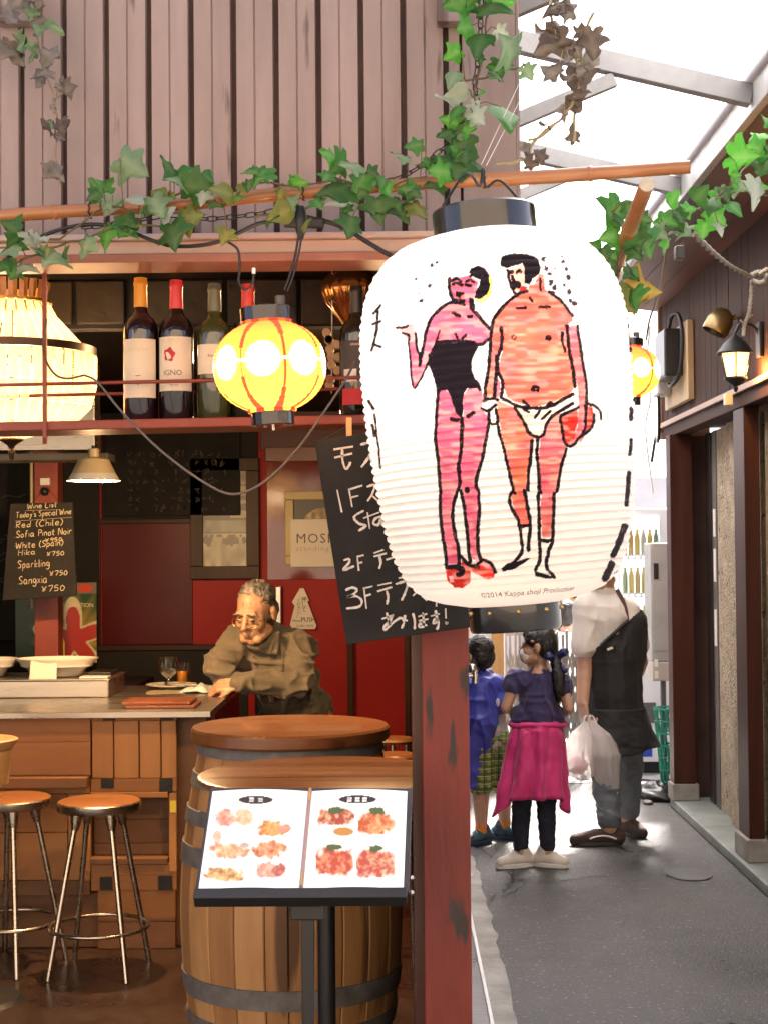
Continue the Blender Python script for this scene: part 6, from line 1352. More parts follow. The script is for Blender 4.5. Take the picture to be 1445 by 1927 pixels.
# folding metal gate
GY = 10.4; gt = thing('folding_gate','collapsed metal concertina gate standing behind the girl','gate',(P(1020,1400,GY).x,GY,0)); M_gal = mat('galvanised',(.30,.29,.28),(.42,.41,.39),scale=9,rough=.32,metal=.75)
xs = [P(x,1300,GY).x for x in np.linspace(952,1096,17)]; ztop = P(1000,1186,GY).z
for i, x in enumerate(xs):
    dy = .05*(i%2)+.02*rl.random(); MB().box((x-.008,GY+dy,.03),(x+.008,GY+dy+.016,ztop-rl.uniform(0,.03))).build('upright', M_gal, gt, bevel=.002)
for i in range(len(xs)-2):
    for z in (.12,.36,.60):
        MB().beam((xs[i],GY+.03,z),(xs[i+2],GY+.03,z+.26),.006,.014).build('lattice_bar', M_gal, gt); MB().beam((xs[i],GY+.042,z+.26),(xs[i+2],GY+.042,z),.006,.014).build('lattice_bar', M_gal, gt)
for x in (xs[0],xs[-1]): MB().tube([(x,GY+.02,.0),(x,GY+.02,.03)],.02,10).build('castor', M_blk, gt)
MB().box((xs[0],GY+.01,ztop-.035),(xs[5],GY+.018,ztop-.01)).build('top_rail', M_gal, gt)
# small tap on the bar's side by the boy, a grey box with a knob
c = P(893,1272,6.4); tpx = thing('wall_tap','small chrome tap box on the bar wall by the boy','tap',c)
MB().tube([(.15,6.4,c.z),(c.x+.01,6.4,c.z)],.010,10).build('pipe', M_chr, tpx, smooth=50); MB().tube([(c.x,6.4,c.z-.03),(c.x,6.4,c.z+.02)],.013,10).build('spout', M_chr, tpx, smooth=50); MB().ell((c.x-.012,6.4,c.z+.03),.02).build('knob', M_chr, tpx, smooth=179)
# ------------------------------------------------------------------ people
def cap(mb, p, q, r0, r1=None, n=12, k=3):
    """tapered limb with round ends"""
    r1 = r0 if r1 is None else r1; p, q = Vector(p), Vector(q); mb.tube([p.lerp(q,i/k) for i in range(k+1)],[r0+(r1-r0)*i/k for i in range(k+1)],n); mb.ell(p,r0,n=n,m=8); mb.ell(q,r1,n=n,m=8)
def chain(mb, pts, rs):
    for i in range(len(pts)-1): cap(mb,pts[i],pts[i+1],rs[i],rs[i+1])
def melt(mb, vox, it=5, fac=.5):
    """one continuous skin over overlapping volumes"""
    me = bpy.data.meshes.new('t'); me.from_pydata(mb.v,[],mb.f); ob = bpy.data.objects.new('t',me); COL.objects.link(ob)
    m = ob.modifiers.new('r','REMESH'); m.mode = 'VOXEL'; m.voxel_size = vox
    s = ob.modifiers.new('s','SMOOTH'); s.iterations = it; s.factor = fac
    dg = bpy.context.evaluated_depsgraph_get(); out = bpy.data.meshes.new_from_object(ob.evaluated_get(dg)); bpy.data.objects.remove(ob); bpy.data.meshes.remove(me); return out
def skin(name, me, m, parent, wr=0, ws=(20,20,8), seed=0, ridge=True, cut=None):
    n = len(me.vertices); co = np.empty(n*3,np.float32); me.vertices.foreach_get('co',co); co = co.reshape(-1,3)
    if wr:
        no = np.empty(n*3,np.float32); me.vertices.foreach_get('normal',no); no = no.reshape(-1,3)
        d = np.array([mnoise.noise(Vector((c[0]*ws[0]+seed,c[1]*ws[1],c[2]*ws[2]))) for c in co]); d2 = np.array([mnoise.noise(Vector((c[0]*ws[0]*.4,c[1]*ws[1]*.4+seed,c[2]*ws[2]*2.2))) for c in co])
        dd = np.clip(1-2.6*np.abs(d),0,1)**2*.8+np.clip(1-2.6*np.abs(d2),0,1)**2*.7-.35+.5*d if ridge else d+d2
        co = co+no*(dd*wr)[:,None]
    co = co-np.array(wloc(parent)); me.vertices.foreach_set('co',co.astype(np.float32).ravel())
    me.materials.clear(); me.materials.append(m)
    o = fin(name, me, parent, smooth=179)
    if cut:
        bm = bmesh.new(); bm.from_mesh(me); bmesh.ops.delete(bm,geom=[f for f in bm.faces if cut(f.calc_center_median()+wloc(parent))],context='FACES'); bm.to_mesh(me); bm.free()
    return o
def headrot(face, up=(0,0,1)):
    f = Vector(face).normalized(); u = Vector(up); u = (u-f*u.dot(f)).normalized(); x = u.cross(f)*-1
    x = f.cross(u)                                    # local x, y=-face, z=up
    return Matrix(((x.x,-f.x,u.x),(x.y,-f.y,u.y),(x.z,-f.z,u.z)))
def head(mb, c, M, s=1, old=False, ears=True):
    e = lambda p, r: mb.ell(c+M@(Vector(p)*s),tuple(a*s for a in r),M,n=18,m=12)
    k = lambda p, q, a, b: cap(mb,c+M@(Vector(p)*s),c+M@(Vector(q)*s),a*s,b*s,8,2)
    e((0,.016,.028),(.073,.092,.086)); e((0,-.034,-.050),(.054,.058,.062)); e((0,-.060,-.098),(.024,.022,.022)); e((0,-.045,-.02),(.060,.046,.06))
    k((0,-.086,.016),(0,-.112,-.022),.0085,.0125); k((-.013,-.098,-.028),(.013,-.098,-.028),.008,.008); k((-.036,-.078,.026),(.036,-.078,.026),.011,.011)
    for x in (-1,1):
        e((x*.040,-.054,-.026),(.023,.030,.028)); k((x*.03,-.07,-.088),(x*.05,-.01,-.07),.02,.024)
        if ears: e((x*.077,.014,-.008),(.011,.021,.034))
    k((-.016,-.086,-.058),(.016,-.086,-.058),.008,.008); k((-.013,-.085,-.069),(.013,-.085,-.069),.008,.008)
def hand(mb, w, d, nrm, s=1, curl=.5, thumb=1):
    """palm and five fingers; d along the hand, nrm out of the back of the hand"""
    d = Vector(d).normalized(); nrm = Vector(nrm); nrm = (nrm-d*nrm.dot(d)).normalized(); x = d.cross(nrm)*thumb
    for i in range(4):
        b = w+(d*.012+x*(.030-.020*i))*s; kn = w+(d*(.082-.004*abs(i-1))+x*(.032-.021*i))*s; cap(mb,b,kn,.0135*s,.0115*s,8,2)
        L = (.040,.046,.042,.033)[i]*s; a = curl; v = d*math.cos(a)-nrm*math.sin(a); p1 = kn+v*L; a2 = curl*2.1; v2 = d*math.cos(a2)-nrm*math.sin(a2); p2 = p1+v2*L*.62; a3 = curl*2.9; p3 = p2+(d*math.cos(a3)-nrm*math.sin(a3))*L*.5
        cap(mb,kn,p1,.0098*s,.0088*s,8,2); cap(mb,p1,p2,.0088*s,.0082*s,8,2); cap(mb,p2,p3,.0082*s,.0068*s,8,2)
    t0 = w+(d*.018+x*.026)*s; t1 = t0+(d*.028+x*.026-nrm*.008)*s; t2 = t1+(d*.028+x*.004-nrm*.012*curl*2)*s; t3 = t2+(d*.020-x*.006-nrm*.012*curl)*s
    cap(mb,t0,t1,.0135*s,.0115*s,8,2); cap(mb,t1,t2,.011*s,.0095*s,8,2); cap(mb,t2,t3,.0095*s,.0075*s,8,2)
M_skin = mat('light_skin', (.46,.255,.165), (.54,.31,.21), scale=16, rough=.5, bump=.05, bscale=200)
M_skino = mat('aged_skin', (.47,.25,.15), (.57,.33,.21), scale=22, rough=.45, bump=.15, bscale=160, c3=(.34,.16,.09), s3=30, f3=.62)
M_hair = mat('black_hair', (.008,.006,.006), (.020,.015,.013), scale=18, rough=.38, stretch=(3,3,.4), bump=.5, bscale=60)
M_ghair = mat('grey_hair', (.045,.040,.037), (.30,.27,.245), scale=20, rough=.5, stretch=(2,.6,1.5), lo=.38, hi=.64, bump=.6, bscale=70)
M_eye = mat('dark_eye', (.015,.011,.010), rough=.3); M_lip = mat('lip_line', (.16,.055,.04), rough=.6)

# ---- old man leaning on the counter
def om(px, py, Y=6.75): return P(px,py,Y)
old = thing('person', 'person in a brown shirt and glasses leaning on the bar counter', 'person', (om(545,1300).x,6.85,.03))
mb = MB(); fdir = Vector((-.36,-.86,-.36)); Mh = headrot(fdir,(-.06,-.25,1)); hc = om(481,1152,6.62)
head(mb,hc,Mh,1.06)
neck0 = hc+Mh@Vector((.006,.03,-.07)); chest = om(528,1225,6.78)
cap(mb,neck0,om(510,1205,6.74),.052,.058); pel = om(560,1345,6.90)
shL, shR = om(446,1208,6.70), om(556,1212,6.74)
cap(mb,shL,shR,.036,.036); chain(mb,[om(508,1222,6.76),om(530,1270,6.80),pel],[.090,.098,.098]); cap(mb,om(478,1228,6.77),om(548,1228,6.79),.068,.068)
elL, elR = om(409,1252,6.62), om(570,1296,6.60); wrR = om(446,1279,6.50); wrL = om(440,1287,6.60)
elL.z = max(elL.z,1.005); elR.z = .99; wrR.z = 1.000; wrL.z = .985
chain(mb,[shL,elL,wrL],[.036,.032,.028]); chain(mb,[shR,elR,wrR],[.036,.032,.028])
hand(mb,wrR,Vector((-1,.02,-.10)),Vector((-.15,-.55,.9)),1.0,.62,-1)
hand(mb,wrL+Vector((.03,.03,.0)),Vector((1,.1,-.04)),Vector((0,-.2,1)),1.0,.5,1)
for x in (-.085,.085):
    chain(mb,[pel+Vector((x,0,-.03)),Vector((pel.x+x*1.1,6.93,.50)),Vector((pel.x+x*1.2,6.98,.10))],[.082,.058,.043]); cap(mb,(pel.x+x*1.2,6.97,.065),(pel.x+x*1.3-.04,6.80,.06),.04,.035)
skin('body', melt(mb,.0048,7,.5), M_skino, old)
sb = MB()                                              # shirt
cap(sb,shL,shR,.064,.066); cap(sb,om(472,1228,6.76),om(552,1228,6.78),.098,.102); chain(sb,[om(512,1228,6.76),om(534,1275,6.80),pel],[.128,.142,.140]); cap(sb,neck0.lerp(om(510,1205,6.74),.75),om(508,1222,6.76),.062,.085)
chain(sb,[shL,elL,wrL.lerp(elL,.12)],[.064,.053,.040]); chain(sb,[shR,elR,wrR.lerp(elR,.06)],[.067,.056,.040]); cap(sb,pel,pel+Vector((0,.02,-.10)),.150,.150)
M_shirt = mat('olive_brown_shirt', (.112,.090,.058), (.16,.128,.084), scale=9, rough=.8, sheen=.3, bump=.1, bscale=220)
skin('shirt', melt(sb,.0062,6,.5), M_shirt, old, .022, (13,13,7), 3)
mb = MB()
for poly in ([(447,1188),(452,1204),(470,1208),(468,1197),(455,1184)],[(494,1225),(520,1228),(526,1196),(521,1180),(511,1196)]):
    mb.prism([om(x,y,6.635 if x < 475 else 6.63) for x, y in poly],(0,.012,0))
mb2 = MB(); cl = spline([om(452,1192,6.66),om(470,1212,6.62),om(490,1218,6.62),om(512,1205,6.64),om(522,1184,6.68),om(512,1172,6.74)],6)
for p, q in zip(cl[:-1],cl[1:]): cap(mb2,p,q,.017,.017,8,1)
for poly in ([(450,1190),(455,1208),(474,1209),(466,1197)],[(493,1224),(521,1229),(524,1192),(513,1196)]):
    ps = [om(x,y,6.628) for x, y in poly]
    for i in range(len(ps)): cap(mb2,ps[i],ps[(i+1)%len(ps)],.010,.010,6,2)
    cap(mb2,(ps[0]+ps[1])/2,(ps[2]+ps[3])/2,.014,.014,8,2)
skin('collar', melt(mb2,.004,3,.4), M_shirt, old)
for k in range(5):
    c = om(476+2*k,1222+13*k,6.645-.004*k); MB().ell(c,.0045,n=8,m=6).build('button', M_brl, old, smooth=179)
tb_ = MB(); chain(tb_,[pel+Vector((0,0,-.08)),pel+Vector((0,.02,-.14))],[.148,.148])
for x in (-.085,.085): chain(tb_,[pel+Vector((x,.0,-.10)),Vector((pel.x+x*1.1,6.93,.50)),Vector((pel.x+x*1.2,6.98,.11))],[.100,.078,.062])
skin('trousers', melt(tb_,.009,5), mat('charcoal_cloth',(.03,.028,.028),(.045,.042,.04),scale=9,rough=.85), old, .012, (12,12,6), 8)
for x in (-.085,.085):
    q = MB(); cap(q,(pel.x+x*1.2,7.0,.075),(pel.x+x*1.3-.05,6.77,.068),.046,.042); skin('shoe', melt(q,.008,3), M_blk, old)
hb_ = MB(); E = lambda p, r: hb_.ell(hc+Mh@(Vector(p)*1.06),tuple(a*1.06 for a in r),Mh,n=18,m=12)
E((0,.030,.044),(.076,.088,.082)); E((.0,.045,.00),(.079,.062,.07)); E((-.052,.03,.01),(.027,.05,.05)); E((.052,.03,.01),(.027,.05,.05))
skin('hair', melt(hb_,.0045,3,.4), M_ghair, old, .005, (60,25,45), 5)
hp = lambda x, y, z: hc+Mh@(Vector((x,y,z))*1.06)
for x in (-.031,.031):
    MB().ell(hp(x,-.087,.0005),(.0135,.006,.0032),Mh).build('eye', M_eye, old, smooth=179)
    MB().tube(spline([hp(x-.020,-.089,.024),hp(x,-.0965,.031),hp(x+.020,-.089,.026)],4),.0030,6).build('eyebrow', M_ghair, old, smooth=60)
MB().tube(spline([hp(-.017,-.090,-.0645),hp(0,-.0955,-.0632),hp(.017,-.090,-.0650)],4),.0018,6).build('mouth', M_lip, old, smooth=60)
gl = MB(); 
for x in (-.033,.033): gl.tube([hp(x+.026*math.cos(a),-.1035+.010*abs(math.cos(a))*(1 if x*math.cos(a) > 0 else 0),-.006+.019*math.sin(a)) for a in [2*math.pi*i/20 for i in range(20)]],.0020,6,closed=True)
gl.tube([hp(-.008,-.108,-.002),hp(.008,-.108,-.002)],.0013,6)
for x in (-1,1): gl.tube([hp(x*.058,-.092,.0),hp(x*.076,-.04,.004),hp(x*.083,.012,.006)],.0013,6)
gl.build('glasses', mat('gold_wire',(.55,.38,.16),rough=.3,metal=.9), old, smooth=60)

# ---- girl from behind, head turned
def gp(px, py, d=0): return P(px,py,7.6+d)
girl = thing('person', 'girl in navy top with a magenta jacket tied round her waist', 'person', PZ(1000,1628,0))
mb = MB(); GM = headrot((-.93,.30,-.08),(0,0,1)); ghc = gp(1011,1216); hs = .80
head(mb,ghc,GM,hs)
gneck = gp(1014,1250,.01); gsh = gp(1013,1275,.02)
cap(mb,ghc+Vector((.012,.0,-.04)),gneck,.034,.036); cap(mb,gneck,gsh,.038,.05)
SL, SR = gp(972,1276,.02), gp(1054,1282,.02); cap(mb,SL,SR,.038,.038); chain(mb,[gsh,gp(1012,1320,.02),gp(1010,1365,.01),gp(1010,1395,.01)],[.072,.078,.078,.088])
ELb, WL_ = gp(951,1333,.0), gp(968,1338,.16); chain(mb,[SL,ELb,WL_],[.033,.027,.020]); hand(mb,WL_,(.5,.8,.2),(0,0,1),.72,.6,1)
ERb, WR_ = gp(1070,1333,-.02), gp(1046,1352,.14); chain(mb,[SR,ERb,WR_],[.033,.027,.020]); hand(mb,WR_,(-.6,.8,.2),(0,0,1),.72,.6,-1)
LA, RA = gp(978,1604,.0), gp(1029,1604,.0)
for hip, kn, an in ((gp(985,1400,.01),gp(981,1505,.0),LA),(gp(1030,1400,.01),gp(1027,1505,.0),RA)): chain(mb,[hip,kn,an],[.064,.044,.030])
cap(mb,LA,LA+Vector((-.03,-.01,-.035)),.026,.018); cap(mb,RA,RA+Vector((.03,-.01,-.035)),.026,.018)
skin('body', melt(mb,.0052,4,.45), M_skin, girl)
tp = MB(); cap(tp,SL,SR,.046,.046); chain(tp,[gp(1013,1283,.02),gp(1012,1320,.02),gp(1011,1362,.015)],[.083,.093,.090]); cap(tp,gp(985,1285,.02),gp(1040,1288,.02),.066,.066)
cap(tp,SL,SL.lerp(ELb,.22),.050,.052); cap(tp,SR,SR.lerp(ERb,.22),.050,.052); cap(tp,gp(985,1345,.02),gp(1037,1347,.02),.066,.066)
M_navy = mat('navy_cotton',(.030,.022,.085),(.045,.032,.12),scale=9,rough=.85,sheen=.3)
skin('top', melt(tp,.0065,5,.5), M_navy, girl, .010, (18,18,9), 4)
def drape(name, rows, m, parent, folds=7, amp=.012, n=72, seed=1, thick=.004, a0=0, a1=2*math.pi, tipf=None):
    """cloth hung round the body: rows of (centre, rx, ry) from top to hem"""
    mb = MB(); K = 26; out = []; full = abs(a1-a0-2*math.pi) < 1e-6; nn = n if full else n+1
    for j in range(K+1):
        t = j/K; f = t*(len(rows)-1); i = min(int(f),len(rows)-2); u = f-i
        c = Vector(rows[i][0]).lerp(Vector(rows[i+1][0]),u); rx = rows[i][1]*(1-u)+rows[i+1][1]*u; ry = rows[i][2]*(1-u)+rows[i+1][2]*u
        for k in range(nn):
            a = a0+(a1-a0)*k/n; d = amp*t*(math.sin(folds*a+seed+1.5*mnoise.noise(Vector((math.cos(a)*2,math.sin(a)*2,t*2+seed))))+.8*mnoise.noise(Vector((math.cos(a)*4,math.sin(a)*4,t*5+seed))))
            d += .35*amp*mnoise.noise(Vector((a*5,t*13,seed)))
            p = c+Vector(((rx+d)*math.cos(a),(ry+d)*math.sin(a),0))
            if tipf: p = p+tipf(a,t)
            mb.v.append(p)
    for j in range(K):
        for k in range(n): mb.f.append((j*nn+k,j*nn+(k+1)%nn,(j+1)*nn+(k+1)%nn,(j+1)*nn+k))
    o = mb.build(name, m, parent, smooth=179); s = o.modifiers.new('thick','SOLIDIFY'); s.thickness = thick; s.offset = 1; return o
M_mag = mat('magenta_cloth',(.50,.012,.13),(.62,.025,.19),scale=7,rough=.6,sheen=.3,bump=.12,bscale=60)
def gtip(a, t):
    z = 0; x = 0
    for ac, amt, dx in ((math.pi*1.10,.095,-.028),(-.12,.085,.01)):
        w_ = math.exp(-((math.atan2(math.sin(a-ac),math.cos(a-ac)))/.34)**2); z -= amt*w_*max(0,t-.45)/.55; x += dx*w_*t
    return Vector((x,0,z))
drape('tied_jacket',[(gp(1011,1356,.015),.101,.090),(gp(1010,1375,.012),.122,.108),(gp(1006,1430,.01),.135,.118),(gp(1000,1498,.005),.158,.135)],M_mag,girl,9,.022,110,2,tipf=gtip)
MB().tube(spline([gp(1011+52*math.cos(a),1362+2*math.sin(a)*0,.015-.0)+Vector((0,.092*math.sin(a),.004*math.sin(3*a)))-Vector((0,0,0)) for a in [2*math.pi*i/24 for i in range(24)]],2),.012,8).build('tied_sleeve', M_mag, girl, smooth=60)
jb = MB()
for hip, kn, an in ((gp(985,1400,.01),gp(981,1505,.0),LA),(gp(1030,1400,.01),gp(1027,1505,.0),RA)): chain(jb,[hip,kn,an+Vector((0,0,.03))],[.062,.050,.038])
skin('leggings', melt(jb,.0065,5,.5), mat('dark_denim',(.010,.012,.024),(.02,.023,.04),scale=14,rough=.85), girl, .006, (24,24,14), 2)
M_shoe = mat('cream_canvas',(.60,.54,.47),(.70,.64,.57),scale=12,rough=.8); M_sole = mat('white_rubber',(.72,.70,.66),rough=.6)
def shoe(par, an, tipd, m, L=.20, W=.036, H=.06, zf=.0, stripe=None, sole=M_sole, collar=.034):
    d = Vector(tipd); d.z = 0; d.normalize(); side = Vector((-d.y,d.x,0)); heel = Vector((an.x,an.y,zf))-d*.045; q = MB()
    cap(q,heel+Vector((0,0,.040)),heel+d*L*.45+Vector((0,0,.042)),W,W*1.05); cap(q,heel+d*L*.45+Vector((0,0,.040)),heel+d*(L-.035)+Vector((0,0,.030)),W*1.02,W*.78); cap(q,heel+d*.012+Vector((0,0,.045)),heel+d*.03+Vector((0,0,H+.022)),W*.95,collar)
    o = skin('shoe', melt(q,.0055,3,.45), m, par, cut=None)
    s = MB(); pts = []
    for k in range(28):
        a = 2*math.pi*k/28; u = math.cos(a); ww = W*1.02*(1 if u < 0 else 1.06-.1*u); pts.append(heel+d*(L*.5-.018+(L*.5+.012)*u*.96)+side*ww*math.sin(a)*1.05+Vector((0,0,.001)))
    s.prism(pts,(0,0,.022)); s.build('sole', sole, o, bevel=.004)
    if stripe:
        for sd_ in (-1,1):
            w2 = [heel+d*(.02+.14*t)*L/.26+side*sd_*(W*1.05-.004*t)+Vector((0,0,.034+.022*math.sin(2.6*t+.2))) for t in np.linspace(0,1,8)]
            MB().tube(w2,.0055,6).build('side_stripe', stripe, o, smooth=60)
    for k in range(3):
        c = heel+d*(L*.42+.018*k)+Vector((0,0,.079-.010*k)); MB().tube([c-side*.018,c+Vector((0,0,.004)),c+side*.018],.0028,6).build('lace', M_sole, o)
    return o
shoe(girl,LA,(-.85,-.35,0),M_shoe,.185,.034); shoe(girl,RA,(.85,-.35,0),M_shoe,.165,.034)
hr = MB(); E = lambda p, r: hr.ell(ghc+GM@(Vector(p)*hs),tuple(a*hs for a in r),GM,n=18,m=12)
E((0,.030,.040),(.079,.092,.088)); E((0,.055,.0),(.078,.068,.085)); E((0,-.040,.075),(.060,.045,.040)); E((.066,-.008,.045),(.018,.055,.045)); E((-.066,-.008,.045),(.018,.055,.045))
bow = gp(1045,1240,-.03); chain(hr,[ghc+Vector((.05,-.01,-.015)),bow,gp(1050,1275,-.055),gp(1051,1300,-.065),gp(1049,1322,-.065)],[.045,.024,.032,.026,.008])
skin('hair', melt(hr,.005,3,.45), M_hair, girl, .004, (70,70,14), 3)
bw = MB()
for s in (-1,1): cap(bw,bow,bow+Vector((s*.038,-.03,.026+.01*s)),.010,.022)
for s in (-.5,1): cap(bw,bow,bow+Vector((s*.03+.01,-.03,-.055)),.009,.014)
skin('ribbon_bow', melt(bw,.0045,3), mat('navy_ribbon',(.02,.025,.10),(.03,.035,.14),scale=9,rough=.5), girl, .006, (40,40,40), 1)
mk = MB(); Em = lambda p, r: mk.ell(ghc+GM@(Vector(p)*hs),tuple(a*hs for a in r),GM,n=16,m=10)
Em((0,-.064,-.050),(.058,.058,.056)); Em((0,-.10,-.03),(.016,.014,.018))
skin('face_mask', melt(mk,.0045,4), mat('pink_white_mask',(.72,.58,.56),rough=.8), girl)
for s in (-1,1):
    MB().tube([ghc+GM@(Vector((s*.046,-.06,-.03))*hs),ghc+GM@(Vector((s*.074,.0,-.005))*hs),ghc+GM@(Vector((s*.082,.02,.012))*hs)],.0015,5).build('mask_loop', M_white, girl)
    MB().ell(ghc+GM@(Vector((s*.031,-.084,.0))*hs),(.010,.006,.004),GM).build('eye', M_eye, girl, smooth=179)
MB().ell(ghc+GM@(Vector((-.080,-.012,.035))*hs),(.012,.010,.008)).build('hair_clip', M_trim, girl, smooth=179)

# ---- boy in a blue cape-like jacket
def bp_(px, py, d=0): return P(px,py,8.2+d)
boy = thing('person', 'boy in a blue jacket and plaid shorts beside the red post', 'person', PZ(920,1582,0))
mb = MB(); BM = headrot((-.55,.83,-.05)); bhc = bp_(899,1232); head(mb,bhc,BM,.82)
cap(mb,bhc+Vector((0,.0,-.05)),bp_(900,1272,.0),.036,.04); bS, bT = bp_(878,1288,.0), bp_(930,1290,.0); cap(mb,bS,bT,.04,.04); chain(mb,[bp_(904,1300),bp_(908,1350),bp_(916,1395,.02)],[.080,.078,.068])
bEl, bW = bp_(932,1340,.09), bp_(915,1370,.2); chain(mb,[bT,bEl,bW],[.034,.028,.021]); hand(mb,bW,(-.3,.9,-.1),(0,0,1),.72,.6,-1)
bEl2, bW2 = bp_(858,1345,.03), bp_(868,1380,.12); chain(mb,[bS,bEl2,bW2],[.034,.028,.021]); hand(mb,bW2,(.3,.9,-.1),(0,0,1),.72,.6,1)
bLA, bRA = bp_(905,1562,.0), bp_(949,1550,.12)
chain(mb,[bp_(900,1405),bp_(904,1492),bLA],[.068,.046,.030]); chain(mb,[bp_(936,1405,.02),bp_(946,1490,.09),bRA],[.068,.046,.030])
for an, d in ((bLA,(-.02,-.015,-.03)),(bRA,(.025,-.01,-.03))): cap(mb,an,an+Vector(d),.026,.018)
skin('body', melt(mb,.0055,4,.45), M_skin, boy)
hr = MB(); E = lambda p, r: hr.ell(bhc+BM@(Vector(p)*.82),tuple(a*.82 for a in r),BM,n=18,m=12)
E((0,.030,.040),(.084,.096,.090)); E((0,.060,-.01),(.080,.062,.085)); E((.062,.0,.03),(.024,.06,.05)); E((-.062,.0,.03),(.024,.06,.05)); E((0,-.05,.07),(.062,.045,.04))
skin('hair', melt(hr,.005,2,.4), M_hair, boy, .004, (70,70,30), 7)
M_blue = mat('blue_nylon',(.035,.045,.30),(.055,.07,.40),scale=5,rough=.5,bump=.1,bscale=40)
jk = MB(); cap(jk,bS,bT,.056,.056); chain(jk,[bp_(903,1300),bp_(902,1350),bp_(893,1400),bp_(882,1470)],[.104,.112,.10,.062]); cap(jk,bp_(880,1320),bp_(932,1322),.078,.074); cap(jk,bT,bp_(938,1335,.02),.052,.045); cap(jk,bp_(906,1275),bp_(903,1290),.058,.06)
cap(jk,bp_(872,1330),bp_(870,1440),.085,.06)
skin('jacket', melt(jk,.007,6), M_blue, boy, .016, (14,14,5), 12)
gs = MB(); chain(gs,[bp_(925,1345,.03),bp_(930,1400,.02)],[.075,.082]); skin('grey_shirt', melt(gs,.007,4), mat('grey_jersey',(.36,.33,.30),(.42,.39,.36),scale=9,rough=.85), boy, .006, (20,20,30), 3)
pm_ = bpy.data.materials.new('plaid_cloth'); pm_.use_nodes = True; t = pm_.node_tree; b = t.nodes['Principled BSDF']; b.inputs['Roughness'].default_value = .85
tc = nd(t,'ShaderNodeTexCoord'); col_in = None
def band_(axis, sc_, thr, ph):
    w_ = nd(t,'ShaderNodeTexWave',Scale=sc_); w_.wave_type = 'BANDS'; w_.bands_direction = axis; w_.inputs['Phase Offset'].default_value = ph; t.links.new(tc.outputs['Object'],w_.inputs['Vector']); g_ = nd(t,'ShaderNodeMath',operation='GREATER_THAN'); g_.inputs[1].default_value = thr; t.links.new(w_.outputs['Fac'],g_.inputs[0]); return g_.outputs[0]
prev = None
for axis, sc_, thr, ph, c_ in (('Z',8,.45,0,(.05,.14,.03)),('X',8,.45,1,(.05,.14,.03)),('Z',8,.93,1.5,(.75,.70,.45)),('X',8,.93,2,(.05,.05,.02)),('Z',16,.93,.5,(.04,.05,.02))):
    mx = nd(t,'ShaderNodeMixRGB'); mx.inputs[1].default_value = (.34,.36,.07,1); mx.inputs[2].default_value = (*c_,1)
    if prev: t.links.new(prev,mx.inputs[1])
    h_ = nd(t,'ShaderNodeMath',operation='MULTIPLY'); h_.inputs[1].default_value = .75; t.links.new(band_(axis,sc_,thr,ph),h_.inputs[0]); t.links.new(h_.outputs[0],mx.inputs[0]); prev = mx.outputs[0]
t.links.new(prev,b.inputs['Base Color'])
st_ = MB(); chain(st_,[bp_(902,1402),bp_(904,1474)],[.080,.070]); chain(st_,[bp_(934,1402,.02),bp_(944,1470,.08)],[.080,.068]); cap(st_,bp_(904,1395,.01),bp_(934,1395,.02),.082,.082)
skin('shorts', melt(st_,.007,4), pm_, boy, .008, (16,16,8), 5)
M_teal = mat('teal_trainer',(.012,.025,.045),(.03,.09,.12),scale=30,rough=.6,lo=.42,hi=.5); M_osock = mat('orange_sock',(.75,.22,.03),rough=.8); M_bsole = mat('navy_sole',(.02,.035,.07),rough=.6)
for an, d in ((bLA,(-.6,-.5,0)),(bRA,(.75,-.35,0))):
    q = MB(); cap(q,an+Vector((0,0,-.005)),an+Vector((0,0,.022)),.034,.034); skin('sock', melt(q,.006,2), M_osock, boy); shoe(boy,an,d,M_teal,.175,.035,sole=M_bsole)
c = bp_(936,1322,-.085); MB().ell(c,(.010,.006,.022)).build('badge', M_white, boy, smooth=179)

# ---- man in a black apron
def mp(px, py, d=0): return P(px,py,8.3+d)
man = thing('person', 'person in a white T-shirt and long black apron seen from behind', 'person', PZ(1150,1585,0))
mb = MB(); MM = headrot((.25,.95,-.15)); mhc = mp(1132,1066,.02); head(mb,mhc,MM,1.0); cap(mb,mhc+Vector((.0,-.01,-.06)),mp(1136,1115,.02),.056,.06)
mL, mR = mp(1105,1140,.0), mp(1178,1152,.04); cap(mb,mL,mR,.062,.062); chain(mb,[mp(1142,1160,.03),mp(1146,1230,.05),mp(1152,1310,.05),mp(1156,1365,.04)],[.125,.125,.13,.14])
mE, mW = mp(1099,1262,-.04), mp(1096,1322,-.10); chain(mb,[mL,mE,mW],[.056,.044,.033]); hand(mb,mW,(.10,-.08,-1),(-.9,-.4,0),1.0,.75,1)
mE2, mW2 = mp(1204,1245,.14), mp(1190,1290,.26); chain(mb,[mR,mE2,mW2],[.055,.044,.033]); hand(mb,mW2,(-.5,.7,-.4),(.4,.4,.4),1.0,.6,-1)
mA, mB_ = PZ(1150,1592,0), PZ(1180,1566,0); mA.z = mB_.z = .09
mA.x, mB_.x = P(1146,1560,8.15).x, P(1182,1545,8.45).x; mA.y, mB_.y = 8.15, 8.45
chain(mb,[mp(1138,1385,.02),Vector((mp(1136,1480,-.1).x,8.18,.46)),mA],[.098,.068,.045]); chain(mb,[mp(1180,1385,.06),Vector((mp(1184,1480,.1).x,8.43,.46)),mB_],[.098,.068,.045])
for an, d in ((mA,(-.04,-.0,-.04)),(mB_,(.015,-.03,-.04))): cap(mb,an,an+Vector(d),.034,.022)
skin('body', melt(mb,.006,4,.45), M_skin, man)
hr = MB(); E = lambda p, r: hr.ell(mhc+MM@Vector(p),r,MM,n=18,m=12)
